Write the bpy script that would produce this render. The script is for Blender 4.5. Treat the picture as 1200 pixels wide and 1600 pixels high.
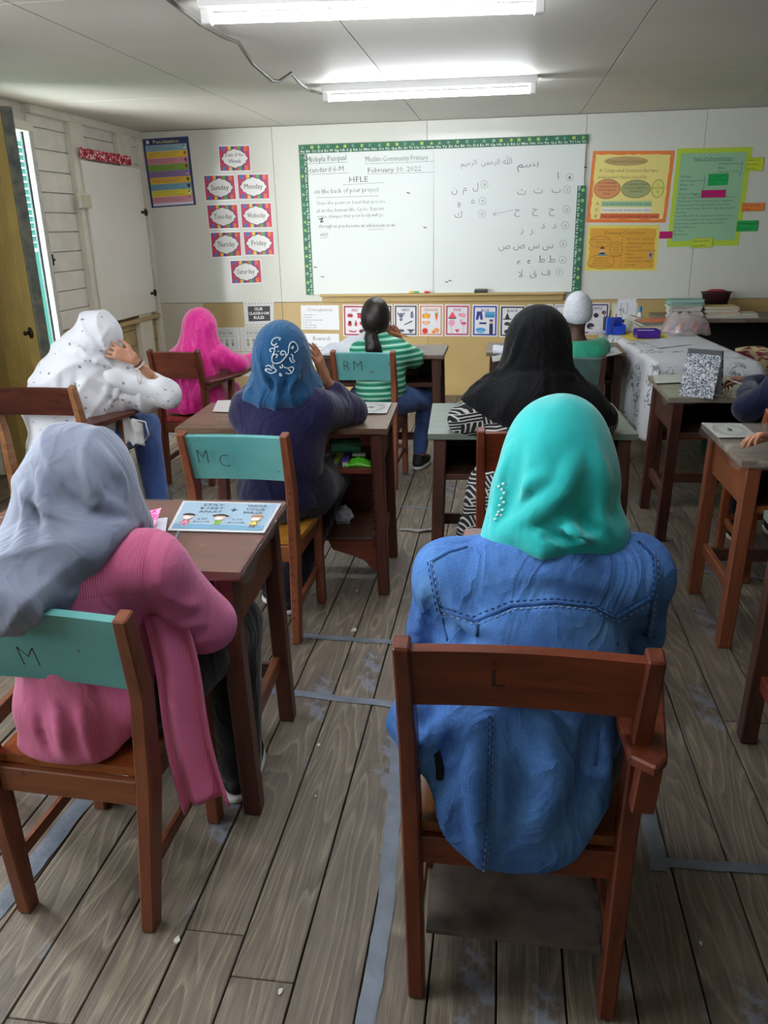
import bpy, bmesh, math, random
import numpy as np
from mathutils import Vector, Matrix, noise
for _o in list(bpy.data.objects): bpy.data.objects.remove(_o)
SC = bpy.context.scene
# ------------------------------------------------------------------ camera
FPX, HCAM = 1246.0, 1.55
_Y = np.array([190, 450, -FPX]); _Y /= np.linalg.norm(_Y)
_Z = -np.array([77, -3450, -FPX]); _Z -= _Y * _Z.dot(_Y); _Z /= np.linalg.norm(_Z)
_X = np.cross(_Y, _Z)
RC = np.array([_X, _Y, _Z])
CAM = np.array([0, 0, HCAM])
cd = bpy.data.cameras.new('camera'); cam = bpy.data.objects.new('camera', cd)
SC.collection.objects.link(cam); SC.camera = cam
cd.sensor_fit = 'VERTICAL'; cd.sensor_height = 34.6; cd.lens = 34.6 * FPX / 1600; cd.clip_start = .05; cd.clip_end = 200
_m = Matrix([list(RC[0]), list(RC[1]), list(RC[2])]).to_4x4(); _m.translation = Vector(CAM)
cam.matrix_world = _m
def _ray(u, v): return RC @ np.array([u - 600, 800 - v, -FPX])
def PZ(u, v, z): d = _ray(u, v); return CAM + d * ((z - HCAM) / d[2])      # a photo pixel to a point at that height
def PY(u, v, y): d = _ray(u, v); return CAM + d * (y / d[1])
def PX(u, v, x): d = _ray(u, v); return CAM + d * (x / d[0])
# ------------------------------------------------------------------ world, lights, exposure
def hexc(h):
    h = h.lstrip('#'); o = []
    for i in (0, 2, 4):
        c = int(h[i:i + 2], 16) / 255
        o.append(c / 12.92 if c <= .04045 else ((c + .055) / 1.055) ** 2.4)
    return (*o, 1)
SC.view_settings.view_transform = 'Standard'; SC.view_settings.look = 'None'
SC.view_settings.gamma = 1; SC.view_settings.use_curve_mapping = False
SC.view_settings.exposure = 0.86
W = bpy.data.worlds.new('sky'); SC.world = W; W.use_nodes = True
W.node_tree.nodes['Background'].inputs[0].default_value = (.80, .90, 1, 1)
W.node_tree.nodes['Background'].inputs[1].default_value = 1.4
d2r_ = math.radians
def area(name, loc, rot, sx, sy, power, col=(1, 1, 1)):
    l = bpy.data.lights.new(name, 'AREA'); l.shape = 'RECTANGLE'; l.size = sx; l.size_y = sy
    l.energy = power; l.color = col
    o = bpy.data.objects.new(name, l); SC.collection.objects.link(o); o.location = loc; o.rotation_euler = rot
    o['label'] = 'daylight coming through a window opening'; o['category'] = 'daylight'; o['kind'] = 'structure'
    return o
PI = math.pi
area('window_daylight', (-3.30, 1.3, 1.5), (0, -PI / 2, 0), 1.2, 3.0, 42, (.93, .97, 1))
area('outdoor_daylight', (-5.1, 3.6, 1.5), (0, -PI / 2, d2r_(42)), 2.2, 2.0, 300, (.97, .99, 1))
# ------------------------------------------------------------------ materials
MATS = {}
def mat(name, col, rough=.6, metal=0., spec=.5, emit=None, es=1., noise_amt=0., nscale=8., bump=0., bscale=60., alpha=1., sheen=0., trans=0., col2=None, stretch=(1, 1, 1), coat=0., detail=4.):
    if name in MATS: return MATS[name]
    m = bpy.data.materials.new(name); m.use_nodes = True; MATS[name] = m
    nt = m.node_tree; b = nt.nodes['Principled BSDF']
    c = hexc(col) if isinstance(col, str) else col
    b.inputs['Base Color'].default_value = c; b.inputs['Roughness'].default_value = rough
    b.inputs['Metallic'].default_value = metal; b.inputs['Specular IOR Level'].default_value = spec
    if sheen: b.inputs['Sheen Weight'].default_value = sheen
    if coat: b.inputs['Coat Weight'].default_value = coat; b.inputs['Coat Roughness'].default_value = .15
    if trans: b.inputs['Transmission Weight'].default_value = trans
    if alpha < 1: b.inputs['Alpha'].default_value = alpha
    if emit: b.inputs['Emission Color'].default_value = hexc(emit) if isinstance(emit, str) else emit; b.inputs['Emission Strength'].default_value = es
    if col2 or noise_amt or bump:
        tc = nt.nodes.new('ShaderNodeTexCoord'); mp = nt.nodes.new('ShaderNodeMapping'); mp.inputs['Scale'].default_value = stretch
        oi = nt.nodes.new('ShaderNodeObjectInfo'); ad = nt.nodes.new('ShaderNodeVectorMath'); ad.operation = 'MULTIPLY_ADD'
        nt.links.new(oi.outputs['Random'], ad.inputs[0]); ad.inputs[1].default_value = (31, 17, 23)
        nt.links.new(tc.outputs['Object'], ad.inputs[2]); nt.links.new(ad.outputs[0], mp.inputs[0])
    if col2 or noise_amt:
        n = nt.nodes.new('ShaderNodeTexNoise'); n.inputs['Scale'].default_value = nscale; n.inputs['Detail'].default_value = detail
        nt.links.new(mp.outputs[0], n.inputs[0])
        r = nt.nodes.new('ShaderNodeValToRGB'); r.color_ramp.elements[0].position = .32; r.color_ramp.elements[1].position = .68
        if col2: c2 = hexc(col2)
        else: c2 = tuple(min(1, x * (1 - noise_amt)) for x in c[:3]) + (1,)
        r.color_ramp.elements[0].color = c2; r.color_ramp.elements[1].color = c
        nt.links.new(n.outputs[0], r.inputs[0]); nt.links.new(r.outputs[0], b.inputs['Base Color'])
    if bump:
        n2 = nt.nodes.new('ShaderNodeTexNoise'); n2.inputs['Scale'].default_value = bscale; n2.inputs['Detail'].default_value = 3
        nt.links.new(mp.outputs[0], n2.inputs[0])
        bp = nt.nodes.new('ShaderNodeBump'); bp.inputs['Strength'].default_value = bump; bp.inputs['Distance'].default_value = .01
        nt.links.new(n2.outputs[0], bp.inputs['Height']); nt.links.new(bp.outputs[0], b.inputs['Normal'])
    return m
class NG:
    "tiny node helper"
    def __init__(s, name, rough=.6):
        s.m = bpy.data.materials.new(name); s.m.use_nodes = True; s.t = s.m.node_tree; s.b = s.t.nodes['Principled BSDF']; s.b.inputs['Roughness'].default_value = rough; MATS[name] = s.m
    def n(s, kind, **kw):
        o = s.t.nodes.new('ShaderNode' + kind)
        for k, v in kw.items():
            if k.startswith('i_'): o.inputs[int(k[2:]) if k[2:].isdigit() else k[2:].replace('_', ' ')].default_value = v
            else: setattr(o, k, v)
        return o
    def l(s, a, b): s.t.links.new(a, b)
    def math(s, op, a, b=None, c=None):
        o = s.t.nodes.new('ShaderNodeMath'); o.operation = op
        for i, x in enumerate((a, b, c)):
            if x is None: continue
            if isinstance(x, (int, float)): o.inputs[i].default_value = x
            else: s.l(x, o.inputs[i])
        return o.outputs[0]
    def mix(s, f, a, b):
        o = s.t.nodes.new('ShaderNodeMix'); o.data_type = 'RGBA'
        for i, x in ((0, f), (6, a), (7, b)):
            if isinstance(x, (int, float, tuple)): o.inputs[i].default_value = x
            elif isinstance(x, str): o.inputs[i].default_value = hexc(x)
            else: s.l(x, o.inputs[i])
        return o.outputs[2]
    def ramp(s, fac, *st):
        r = s.t.nodes.new('ShaderNodeValToRGB'); e = r.color_ramp.elements
        while len(e) < len(st): e.new(.5)
        for i, (p, c) in enumerate(st): e[i].position = p; e[i].color = hexc(c) if isinstance(c, str) else (c, c, c, 1)
        s.l(fac, r.inputs[0]); return r.outputs[0]
    def coords(s, scale=(1, 1, 1), rnd=True, rot=(0, 0, 0)):
        tc = s.n('TexCoord'); mp = s.n('Mapping'); mp.inputs['Scale'].default_value = scale; mp.inputs['Rotation'].default_value = rot
        if rnd:
            oi = s.n('ObjectInfo'); ad = s.n('VectorMath'); ad.operation = 'MULTIPLY_ADD'
            s.l(oi.outputs['Random'], ad.inputs[0]); ad.inputs[1].default_value = (31, 17, 23); s.l(tc.outputs['Object'], ad.inputs[2]); s.l(ad.outputs[0], mp.inputs[0])
        else: s.l(tc.outputs['Object'], mp.inputs[0])
        return mp.outputs[0]
    def noise(s, vec, scale, detail=4, rough=.5, dist=0):
        o = s.n('TexNoise'); o.inputs['Scale'].default_value = scale; o.inputs['Detail'].default_value = detail; o.inputs['Roughness'].default_value = rough; o.inputs['Distortion'].default_value = dist
        s.l(vec, o.inputs[0]); return o.outputs[0]
    def bump(s, h, st=.3, d=.005):
        o = s.n('Bump'); o.inputs['Strength'].default_value = st; o.inputs['Distance'].default_value = d
        s.l(h, o.inputs['Height']); s.l(o.outputs[0], s.b.inputs['Normal'])
    def out(s, c): s.l(c, s.b.inputs['Base Color']); return s.m
def wood(name, c_light, c_dark, axis=2, rough=.45, worn=None, wamt=.55, chips=None, camt=.66, nscale=16):
    g = NG(name, rough)
    sc = [14, 14, 14]; sc[axis] = 1.6
    v = g.coords(tuple(sc)); v0 = g.coords()
    grain = g.noise(v, 2.2, 6, .6, .6)
    col = g.ramp(grain, (.3, c_dark), (.7, c_light))
    if worn:
        w = g.ramp(g.noise(v0, 7, 8, .7), (wamt, 0.), (wamt + .07, 1.)); col = g.mix(w, col, worn)
    if chips:
        w = g.ramp(g.noise(v0, nscale, 8, .75), (camt, 0.), (camt + .02, 1.)); col = g.mix(w, col, chips)
    g.bump(grain, .25, .002)
    rr = g.math('MULTIPLY_ADD', grain, .25, rough - .12); g.l(rr, g.b.inputs['Roughness'])
    return g.out(col)
# ------------------------------------------------------------------ mesh builders
COL = SC.collection
class MB:
    def __init__(s): s.v = []; s.f = []; s.mi = []; s.mats = []
    def m(s, mt):
        if mt not in s.mats: s.mats.append(mt)
        return s.mats.index(mt)
    def add(s, vs, fs, mt=None):
        o = len(s.v); s.v += [tuple(float(c) for c in p) for p in vs]; s.f += [tuple(i + o for i in f) for f in fs]
        s.mi += [s.m(mt) if mt else 0] * len(fs); return s
    def box(s, c, d, rot=None, mt=None):
        R = rot if rot is not None else Matrix.Identity(3)
        vs = [Vector(c) + R @ Vector((x * d[0] / 2, y * d[1] / 2, z * d[2] / 2)) for x in (-1, 1) for y in (-1, 1) for z in (-1, 1)]
        return s.add(vs, [(0, 1, 3, 2), (4, 6, 7, 5), (0, 4, 5, 1), (2, 3, 7, 6), (0, 2, 6, 4), (1, 5, 7, 3)], mt)
    def bx(s, x0, x1, y0, y1, z0, z1, mt=None): return s.box(((x0 + x1) / 2, (y0 + y1) / 2, (z0 + z1) / 2), (x1 - x0, y1 - y0, z1 - z0), None, mt)
    def beam(s, pts, w, d, wdir=(1, 0, 0), mt=None):
        "rectangular bar along a polyline; w across wdir, d the other way"
        wd = Vector(wdir).normalized(); vs = []; n = len(pts)
        P = [Vector(p) for p in pts]
        for i, p in enumerate(P):
            t = (P[min(i + 1, n - 1)] - P[max(i - 1, 0)]).normalized()
            b = t.cross(wd).normalized()
            ww = w[i] if isinstance(w, (list, tuple)) else w; dd = d[i] if isinstance(d, (list, tuple)) else d
            vs += [p + wd * ww / 2 * a + b * dd / 2 * c for a, c in ((-1, -1), (1, -1), (1, 1), (-1, 1))]
        fs = [(0, 1, 2, 3), tuple(range(4 * n - 1, 4 * n - 5, -1))]
        for i in range(n - 1):
            for k in range(4): fs.append((4 * i + k, 4 * i + 4 + k, 4 * i + 4 + (k + 1) % 4, 4 * i + (k + 1) % 4))
        return s.add(vs, fs, mt)
    def tube(s, pts, r, n=8, mt=None, cap=True):
        P = [Vector(p) for p in pts]; m = len(P); vs = []
        for i, p in enumerate(P):
            t = (P[min(i + 1, m - 1)] - P[max(i - 1, 0)]); t = t.normalized() if t.length > 1e-9 else Vector((0, 0, 1))
            a = t.cross(Vector((0, 0, 1)) if abs(t.z) < .9 else Vector((1, 0, 0))).normalized(); b = t.cross(a)
            rr = r[i] if isinstance(r, (list, tuple)) else r
            vs += [p + (a * math.cos(2 * PI * k / n) + b * math.sin(2 * PI * k / n)) * rr for k in range(n)]
        fs = [(i * n + k, i * n + (k + 1) % n, (i + 1) * n + (k + 1) % n, (i + 1) * n + k) for i in range(m - 1) for k in range(n)]
        if cap: fs += [tuple(range(n - 1, -1, -1)), tuple(range((m - 1) * n, m * n))]
        return s.add(vs, fs, mt)
    def prism(s, poly, ax, t0, t1, mt=None):
        "polygon (2D list) extruded along axis ax between t0 and t1"
        def P(a, b, t): return {0: (t, a, b), 1: (a, t, b), 2: (a, b, t)}[ax]
        n = len(poly); vs = [P(a, b, t0) for a, b in poly] + [P(a, b, t1) for a, b in poly]
        fs = [tuple(range(n - 1, -1, -1)), tuple(range(n, 2 * n))] + [(i, (i + 1) % n, n + (i + 1) % n, n + i) for i in range(n)]
        return s.add(vs, fs, mt)
    def lathe(s, prof, c, n=20, mt=None, sx=1, sy=1):
        vs = [(c[0] + r * math.cos(2 * PI * k / n) * sx, c[1] + r * math.sin(2 * PI * k / n) * sy, c[2] + z) for r, z in prof for k in range(n)]
        fs = [(i * n + k, i * n + (k + 1) % n, (i + 1) * n + (k + 1) % n, (i + 1) * n + k) for i in range(len(prof) - 1) for k in range(n)]
        fs += [tuple(range(n - 1, -1, -1)), tuple(range((len(prof) - 1) * n, len(prof) * n))]
        return s.add(vs, fs, mt)
    def grid(s, fn, nu, nv, thick=0., mt=None):
        "sheet from fn(u,v)->point, with thickness along -normal"
        P = np.array([[fn(i / nu, j / nv) for j in range(nv + 1)] for i in range(nu + 1)], float)
        if thick:
            du = np.gradient(P, axis=0); dv = np.gradient(P, axis=1); N = np.cross(du, dv); N /= np.linalg.norm(N, axis=2, keepdims=True) + 1e-12
            Q = P - N * thick
        idx = lambda i, j: i * (nv + 1) + j
        K = (nu + 1) * (nv + 1); vs = [tuple(p) for p in P.reshape(-1, 3)]
        fs = [(idx(i, j), idx(i + 1, j), idx(i + 1, j + 1), idx(i, j + 1)) for i in range(nu) for j in range(nv)]
        if thick:
            vs += [tuple(p) for p in Q.reshape(-1, 3)]
            fs += [tuple(K + k for k in reversed(f)) for f in list(fs)]
            ring = [idx(i, 0) for i in range(nu)] + [idx(nu, j) for j in range(nv)] + [idx(i, nv) for i in range(nu, 0, -1)] + [idx(0, j) for j in range(nv, 0, -1)]
            for a, b in zip(ring, ring[1:] + ring[:1]): fs.append((b, a, a + K, b + K))
        return s.add(vs, fs, mt)
    def build(s, name, mt=None, parent=None, bevel=0., smooth=False, local=False, **tags):
        me = bpy.data.meshes.new(name)
        vs = s.v
        if parent is not None and not local:
            o0 = worldloc(parent); vs = [(x - o0[0], y - o0[1], z - o0[2]) for x, y, z in vs]
        me.from_pydata(vs, [], s.f)
        if s.mats:
            for k in s.mats: me.materials.append(k)
            me.polygons.foreach_set('material_index', s.mi)
        elif mt: me.materials.append(mt)
        bm = bmesh.new(); bm.from_mesh(me)
        bmesh.ops.recalc_face_normals(bm, faces=bm.faces)
        if bevel: bmesh.ops.bevel(bm, geom=[e for e in bm.edges if e.calc_length() > bevel * 2.5], offset=bevel, segments=1, affect='EDGES', profile=.5)
        bm.to_mesh(me); bm.free()
        if smooth: me.polygons.foreach_set('use_smooth', [True] * len(me.polygons))
        o = bpy.data.objects.new(name, me); COL.objects.link(o)
        if parent is not None: o.parent = parent
        for k, t in tags.items(): o[k] = t
        return o
def worldloc(o):
    p = Vector((0, 0, 0))
    while o is not None: p += o.location; o = o.parent
    return p
def thing(name, label, cat, loc, group=None, rot=0):
    o = bpy.data.objects.new(name, None); COL.objects.link(o); o.location = loc; o.rotation_euler.z = rot; o.empty_display_size = .05
    o['label'] = label; o['category'] = cat
    if group: o['group'] = group
    return o
def tagit(o, label, cat, group=None):
    o['label'] = label; o['category'] = cat
    if group: o['group'] = group
    return o
def struct(o): o['kind'] = 'structure'; return o
# ------------------------------------------------------------------ text
_TX = {}
_FONTS = {}
def text_geo(body, thin=0., font=None):
    k = (body, thin, font)
    if k in _TX: return _TX[k]
    cu = bpy.data.curves.new('t', 'FONT'); cu.body = body; cu.size = 1; cu.resolution_u = 1 if len(body) > 6 else 3; cu.offset = -thin
    o = bpy.data.objects.new('t', cu); COL.objects.link(o)
    dg = bpy.context.evaluated_depsgraph_get(); me = o.evaluated_get(dg).to_mesh()
    V = np.array([v.co[:2] for v in me.vertices]).reshape(-1, 2); F = [tuple(p.vertices) for p in me.polygons]
    o.evaluated_get(dg).to_mesh_clear(); bpy.data.objects.remove(o); bpy.data.curves.remove(cu)
    if len(V): mn = V.min(0); mx = V.max(0)
    else: mn = np.zeros(2); mx = np.ones(2)
    _TX[k] = (V, F, mn, mx); return _TX[k]
class Panel:
    "flat print laid on a quad; (s,t) 0..1 from the bottom-left corner; layers stack outward"
    def __init__(s, TL, TR, BR, BL, out=(0, -1, 0)):
        s.c = [np.array(p, float) for p in (TL, TR, BR, BL)]; s.n = np.array(out, float); s.mb = MB(); s.w = np.linalg.norm(s.c[1] - s.c[0]); s.h = np.linalg.norm(s.c[0] - s.c[3])
    def P(s, a, b, k=0):
        TL, TR, BR, BL = s.c
        return (TL * (1 - a) + TR * a) * b + (BL * (1 - a) + BR * a) * (1 - b) + s.n * (.0012 + .0006 * k)
    def poly(s, pts, mt, k=1):
        s.mb.add([s.P(a, b, k) for a, b in pts], [tuple(range(len(pts)))], mt); return s
    def rect(s, a0, b0, a1, b1, mt, k=1): return s.poly([(a0, b0), (a1, b0), (a1, b1), (a0, b1)], mt, k)
    def ell(s, a, b, ra, rb, mt, k=1, n=16, t0=0, t1=2 * PI):
        return s.poly([(a + ra * math.cos(t0 + (t1 - t0) * i / n), b + rb * math.sin(t0 + (t1 - t0) * i / n)) for i in range(n + (1 if t1 - t0 < 6.2 else 0))], mt, k)
    def ring(s, a, b, ra, rb, wd, mt, k=1, n=20):
        vs = []; 
        for i in range(n):
            t = 2 * PI * i / n; vs += [s.P(a + ra * math.cos(t), b + rb * math.sin(t), k), s.P(a + (ra - wd) * math.cos(t), b + (rb - wd * s.w / s.h) * math.sin(t), k)]
        s.mb.add(vs, [(2 * i, 2 * ((i + 1) % n), 2 * ((i + 1) % n) + 1, 2 * i + 1) for i in range(n)], mt); return s
    def line(s, pts, wd, mt, k=2):
        "stroke of world width wd"
        for (a0, b0), (a1, b1) in zip(pts, pts[1:]):
            p, q = s.P(a0, b0, k), s.P(a1, b1, k); d = q - p; L = np.linalg.norm(d)
            if L < 1e-6: continue
            d /= L; t = np.cross(d, s.n) * wd / 2; p = p - d * wd / 3; q = q + d * wd / 3
            s.mb.add([p - t, q - t, q + t, p + t], [(0, 1, 2, 3)], mt)
        return s
    def text(s, body, a, b, h, mt, k=2, align='l', wmax=None, thin=0., slant=0., rot=0., font=None, wfix=None):
        "h = cap height as fraction of panel height; wmax/wfix width as fraction of panel width"
        V, F, mn, mx = text_geo(body, thin)
        if not len(V): return s
        sc = h * s.h / .7; sx = sc
        wd = (mx[0] - mn[0]) * sc
        if wfix: sx = wfix * s.w / (mx[0] - mn[0]); wd = wfix * s.w
        elif wmax and wd > wmax * s.w: sx = sc * wmax * s.w / wd; wd = wmax * s.w
        X = (V[:, 0] - mn[0]) * sx + V[:, 1] * sc * slant; Yv = V[:, 1] * sc
        if align == 'c': X = X - wd / 2
        if align == 'r': X = X - wd
        if rot: X, Yv = X * math.cos(rot) - Yv * math.sin(rot), X * math.sin(rot) + Yv * math.cos(rot)
        s.mb.add([s.P(a + x / s.w, b + y / s.h, k) for x, y in zip(X, Yv)], F, mt); return s
    def sheet(s, name, parent, mt, thick=.001):
        mb = MB(); TL, TR, BR, BL = s.c; n = s.n
        vs = [p + n * .0012 for p in (TL, TR, BR, BL)] + [p for p in (TL, TR, BR, BL)]
        mb.add(vs, [(0, 1, 2, 3), (7, 6, 5, 4), (0, 4, 5, 1), (1, 5, 6, 2), (2, 6, 7, 3), (3, 7, 4, 0)]); return mb.build(name, mt, parent)
    def done(s, name, parent, **kw):
        if s.mb.v: return s.mb.build(name, None, parent, **kw)
# ================================================================== setting
D = 7.675; ZC = 2.418; XL = -3.38; XR = 3.3; YB = -1.6
M_white = mat('white_paint', '#DEDDD0', .45, noise_amt=.10, nscale=2.5)
M_gloss = mat('glossy_white_wallboard', '#DCDED4', .16, noise_amt=.06, nscale=1.5, coat=.3)
M_ceil = mat('ceiling_paint', '#E2E0D8', .6, noise_amt=.09, nscale=1.1)
M_tan = mat('tan_paint', '#BFA56F', .4, noise_amt=.10, nscale=3)
M_dark = mat('dark_gap', '#1A1613', .9)
M_offw = mat('off_white_trim', '#E8E4D6', .5, noise_amt=.12, nscale=9)
random.seed(4)
g = NG('weathered_floor_plank', .55)
v0 = g.coords(); vr = g.coords(rnd=False)
gr = g.noise(g.coords((26, 1.1, 26)), 2.0, 6, .62, .8); fine = g.noise(g.coords((150, 5, 150)), 1.6, 4, .6)
wn = g.noise(g.coords((4.5, .55, 4.5)), 1.5, 2, .5, .3)
rings = g.math('FRACT', g.math('MULTIPLY', wn, 15.))
rings = g.ramp(rings, (.0, 0.), (.55, .25), (.8, 1.), (.95, 0.))
base = g.ramp(gr, (.28, '#51493F'), (.5, '#6C6154'), (.74, '#827663'))
base = g.mix(g.math('MULTIPLY', rings, .6), base, '#A89C84')
base = g.mix(g.math('MULTIPLY', g.ramp(fine, (.40, 1.), (.60, 0.)), .38), base, '#3D352E')
oi = g.n('ObjectInfo'); base = g.mix(g.math('MULTIPLY', oi.outputs['Random'], .35), base, '#6A5F55')
st = g.ramp(g.noise(vr, 2.1, 6, .65), (.54, 0.), (.64, 1.)); base = g.mix(g.math('MULTIPLY', st, .5), base, '#45393A')
pa = g.ramp(g.noise(vr, 1.7, 8, .72), (.585, 0.), (.615, 1.)); base = g.mix(g.math('MULTIPLY', pa, .42), base, '#8594AA')
sc_ = g.ramp(g.noise(vr, 13, 8, .7), (.66, 0.), (.70, 1.)); base = g.mix(g.math('MULTIPLY', sc_, .3), base, '#B9B2A2')
g.bump(g.math('ADD', g.math('MULTIPLY', rings, .35), fine), .5, .002)
g.out(base); M_plank = g.m
fl = struct(MB().bx(XL - .1, XR + .1, YB - .1, D + .1, -.10, -.026).build('floor', M_dark))
x = XL; wid = .1455
joint0 = -.7 - 30 * wid
x = joint0; random.seed(11)
while x < XR:
    xa, xb = max(x, XL) + .0022, min(x + wid, XR) - .0022
    if xb - xa > .02:
        y = YB - random.random() * 2.2
        while y < D:
            L = random.choice([2.4, 3.0, 3.6, 1.8]); ya, yb = max(y, YB), min(y + L, D)
            if yb - ya > .05:
                dz = random.uniform(-.0012, .0012)
                c = ((xa + xb) / 2, (ya + yb) / 2)
                o = MB().bx(xa - c[0], xb - c[0], ya - c[1] + .001, yb - c[1] - .001, -.022, 0).build('plank', M_plank, None, bevel=.0018)
                o.location = (c[0], c[1], dz - .0012); o.parent = fl
            y += L
    x += wid
# ceiling
ce = struct(MB().bx(XL - .1, XR + .1, YB - .1, D + .1, ZC + .03, ZC + .1).build('ceiling', M_dark))
xs = [XL - .05, -1.975, -.76, .6, 1.82, XR + .05]; ys = [YB - .05, .99, 3.43, 5.87, D + .05]
for a, b in zip(xs, xs[1:]):
    for c, d in zip(ys, ys[1:]): MB().bx(a + .003, b - .003, c + .003, d - .003, ZC, ZC + .028).build('ceiling_panel', M_ceil, ce, bevel=.001)
# front wall
wf = struct(MB().bx(XL - .1, XR + .1, D + .03, D + .12, -.1, ZC + .1).build('wall_front', M_dark))
xs = [XL - .02, float(PY(424, 205, D)[0]), float(PY(668, 480, D)[0]), .66, float(PY(1078, 440, D)[0]), XR]
for a, b in zip(xs, xs[1:]):
    MB().bx(a + .0015, b - .0015, D, D + .03, .888, ZC - .004).build('wallboard_panel', M_gloss, wf, bevel=.001)
    MB().bx(a + .0015, b - .0015, D, D + .03, 0, .884).build('wainscot_panel', M_tan, wf, bevel=.001)
struct(MB().bx(XL, XR, D - .016, D, 0, .11).build('baseboard_front', M_tan, bevel=.003))
# left wall with doorway and window openings
def wall_with_holes(name, ax, p0, p1, a0, a1, z0, z1, holes, mt):
    mb = MB(); cuts = sorted({a0, a1, *[h[0] for h in holes], *[h[1] for h in holes]})
    def B(s0, s1, q0, q1):
        if q1 - q0 < 1e-4: return
        if ax == 0: mb.bx(p0, p1, s0, s1, q0, q1)
        else: mb.bx(s0, s1, p0, p1, q0, q1)
    for s0, s1 in zip(cuts, cuts[1:]):
        hs = [h for h in holes if h[0] <= s0 + 1e-6 and h[1] >= s1 - 1e-6]
        if not hs: B(s0, s1, z0, z1)
        else: B(s0, s1, z0, hs[0][2]); B(s0, s1, hs[0][3], z1)
    return struct(mb.build(name, mt))
wl = wall_with_holes('wall_left', 0, XL - .045, XL - .022, YB - .1, D + .1, -.1, ZC + .05, [(4.88, 5.80, 0, 2.236), (-.2, 2.8, .9, 2.1)], M_offw)
zt = [0] + [.121 + .144 * i for i in range(16)]; zt = [0, .121, .265, .409, .553, .697, .841, .985, 1.129, 1.272, 1.418, 1.562, 1.70, 1.841, 1.987, 2.135, 2.279, ZC]
M_board = mat('white_painted_board', '#EDEAE0', .5, noise_amt=.14, nscale=5)
M_tanb = mat('tan_painted_board', '#B9A376', .5, noise_amt=.15, nscale=5)
for z0, z1 in zip(zt, zt[1:]):
    MB().bx(XL - .022, XL, 5.83, D, z0 + .003, z1 - .003).build('board', M_tanb if z1 < .9 else M_board, wl, bevel=.002)
    if z1 <= .9 or z0 > 2.1: segs = [(YB, 4.87)]
    else: segs = [(YB, -.21), (2.81, 4.87)]
    for a, b in segs: MB().bx(XL - .022, XL, a, b, z0 + .003, z1 - .003).build('board', M_tanb if z1 < .9 else M_board, wl, bevel=.002)
# posts and rails of the left wall
def trim(n, mt, *b): return struct(MB().bx(*b).build('trim_%d' % n, mt, bevel=.004))
s1 = (float(PX(97, 180, XL)[1]), float(PX(117, 180, XL)[1])); s2 = (float(PX(173, 198, XL)[1]), float(PX(195, 200, XL)[1]))
trim(1, M_offw, XL, XL + .05, *s1, 0, ZC - .06)
trim(2, M_offw, XL, XL + .05, *s2, 0, ZC - .06)
trim(3, M_offw, XL, XL + .045, 5.83, D, ZC - .06, ZC)
trim(4, M_offw, XL, XL + .05, D - .06, D, 0, ZC - .06)
trim(5, mat('door_jamb_paint', '#D5D6D2', .5, noise_amt=.25, nscale=20), XL - .045, XL + .02, 5.80, 5.86, 0, 2.30)
trim(6, M_offw, XL - .045, XL + .03, 4.80, 5.86, 2.236, 2.30)
trim(7, M_offw, XL - .045, XL + .035, 4.80, 4.885, 0, 2.30)
trim(8, mat('green_door_stop', '#3E5B55', .6, noise_amt=.4, nscale=30), XL - .045, XL - .025, 5.785, 5.80, 0, 2.236)
trim(9, M_tanb, XL, XL + .06, 6.25, D - .06, .76, .80)
trim(10, M_offw, XL - .1, XL + .03, -.28, -.2, .82, 2.18); trim(11, M_offw, XL - .1, XL + .03, 2.8, 2.88, .82, 2.18); trim(12, M_offw, XL - .1, XL + .05, -.3, 2.9, .82, .9)
wr = struct(MB().bx(XR, XR + .1, YB, D, -.1, ZC + .05).build('wall_right', mat('right_wall_paint', '#77725F', .6)))
wb = wall_with_holes('wall_back', 1, YB - .1, YB, XL, XR, -.1, ZC + .05, [], mat('back_wall_paint', '#8A8472', .6))
# white hinged window shutter on the left wall
q = [PX(127, 259, XL + .06), PX(217, 265, XL + .06), PX(241, 486, XL + .06), PX(155, 503, XL + .06)]
y0, y1 = float(q[0][1]) , float(q[1][1]); z1 = 2.09; z0 = .83
sh = thing('window_shutter', 'plain white hinged window shutter closed on the left boarded wall', 'shutter', (XL + .05, (y0 + y1) / 2, z0))
MB().bx(XL + .051, XL + .075, y0, y1, z0, z1).build('shutter_board', mat('shutter_paint', '#EEEDE6', .4, noise_amt=.05, nscale=3), sh, bevel=.003)
M_iron = mat('rusty_iron', '#3A332E', .6, metal=.6, noise_amt=.5, nscale=40)
for zz in (1.72, 1.0):
    hb = MB().bx(XL + .075, XL + .083, y1 - .09, y1 + .04, zz - .012, zz + .012).bx(XL + .075, XL + .085, y1 - .02, y1 + .02, zz - .03, zz + .03)
    hb.tube([(XL + .085, y1, zz - .03), (XL + .085, y1, zz + .03)], .006).build('hinge', M_iron, sh)
# frilly red floral strip above the shutter
fs = thing('floral_strip', 'narrow frilled red and white floral paper strip above the shutter', 'strip', (XL + .08, (y0 + y1) / 2, 2.12))
g = NG('red_floral_paper', .6); vo = g.n('TexVoronoi'); vo.inputs['Scale'].default_value = 38; g.l(g.coords(rnd=False), vo.inputs[0])
M_flo = g.out(g.ramp(vo.outputs['Distance'], (.25, '#F2D9DA'), (.42, '#C92E48'), (.7, '#8E1227')))
ya, yb = float(PX(124, 250, XL + .07)[1]), float(PX(204, 262, XL + .07)[1])
MB().grid(lambda a, b: (XL + .084 + .006 * math.sin(a * 60), ya + (yb - ya) * a, 2.105 + .075 * b + .004 * math.sin(a * 44) * b), 60, 3, .0015).build('frilled_paper', M_flo, fs)
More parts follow.
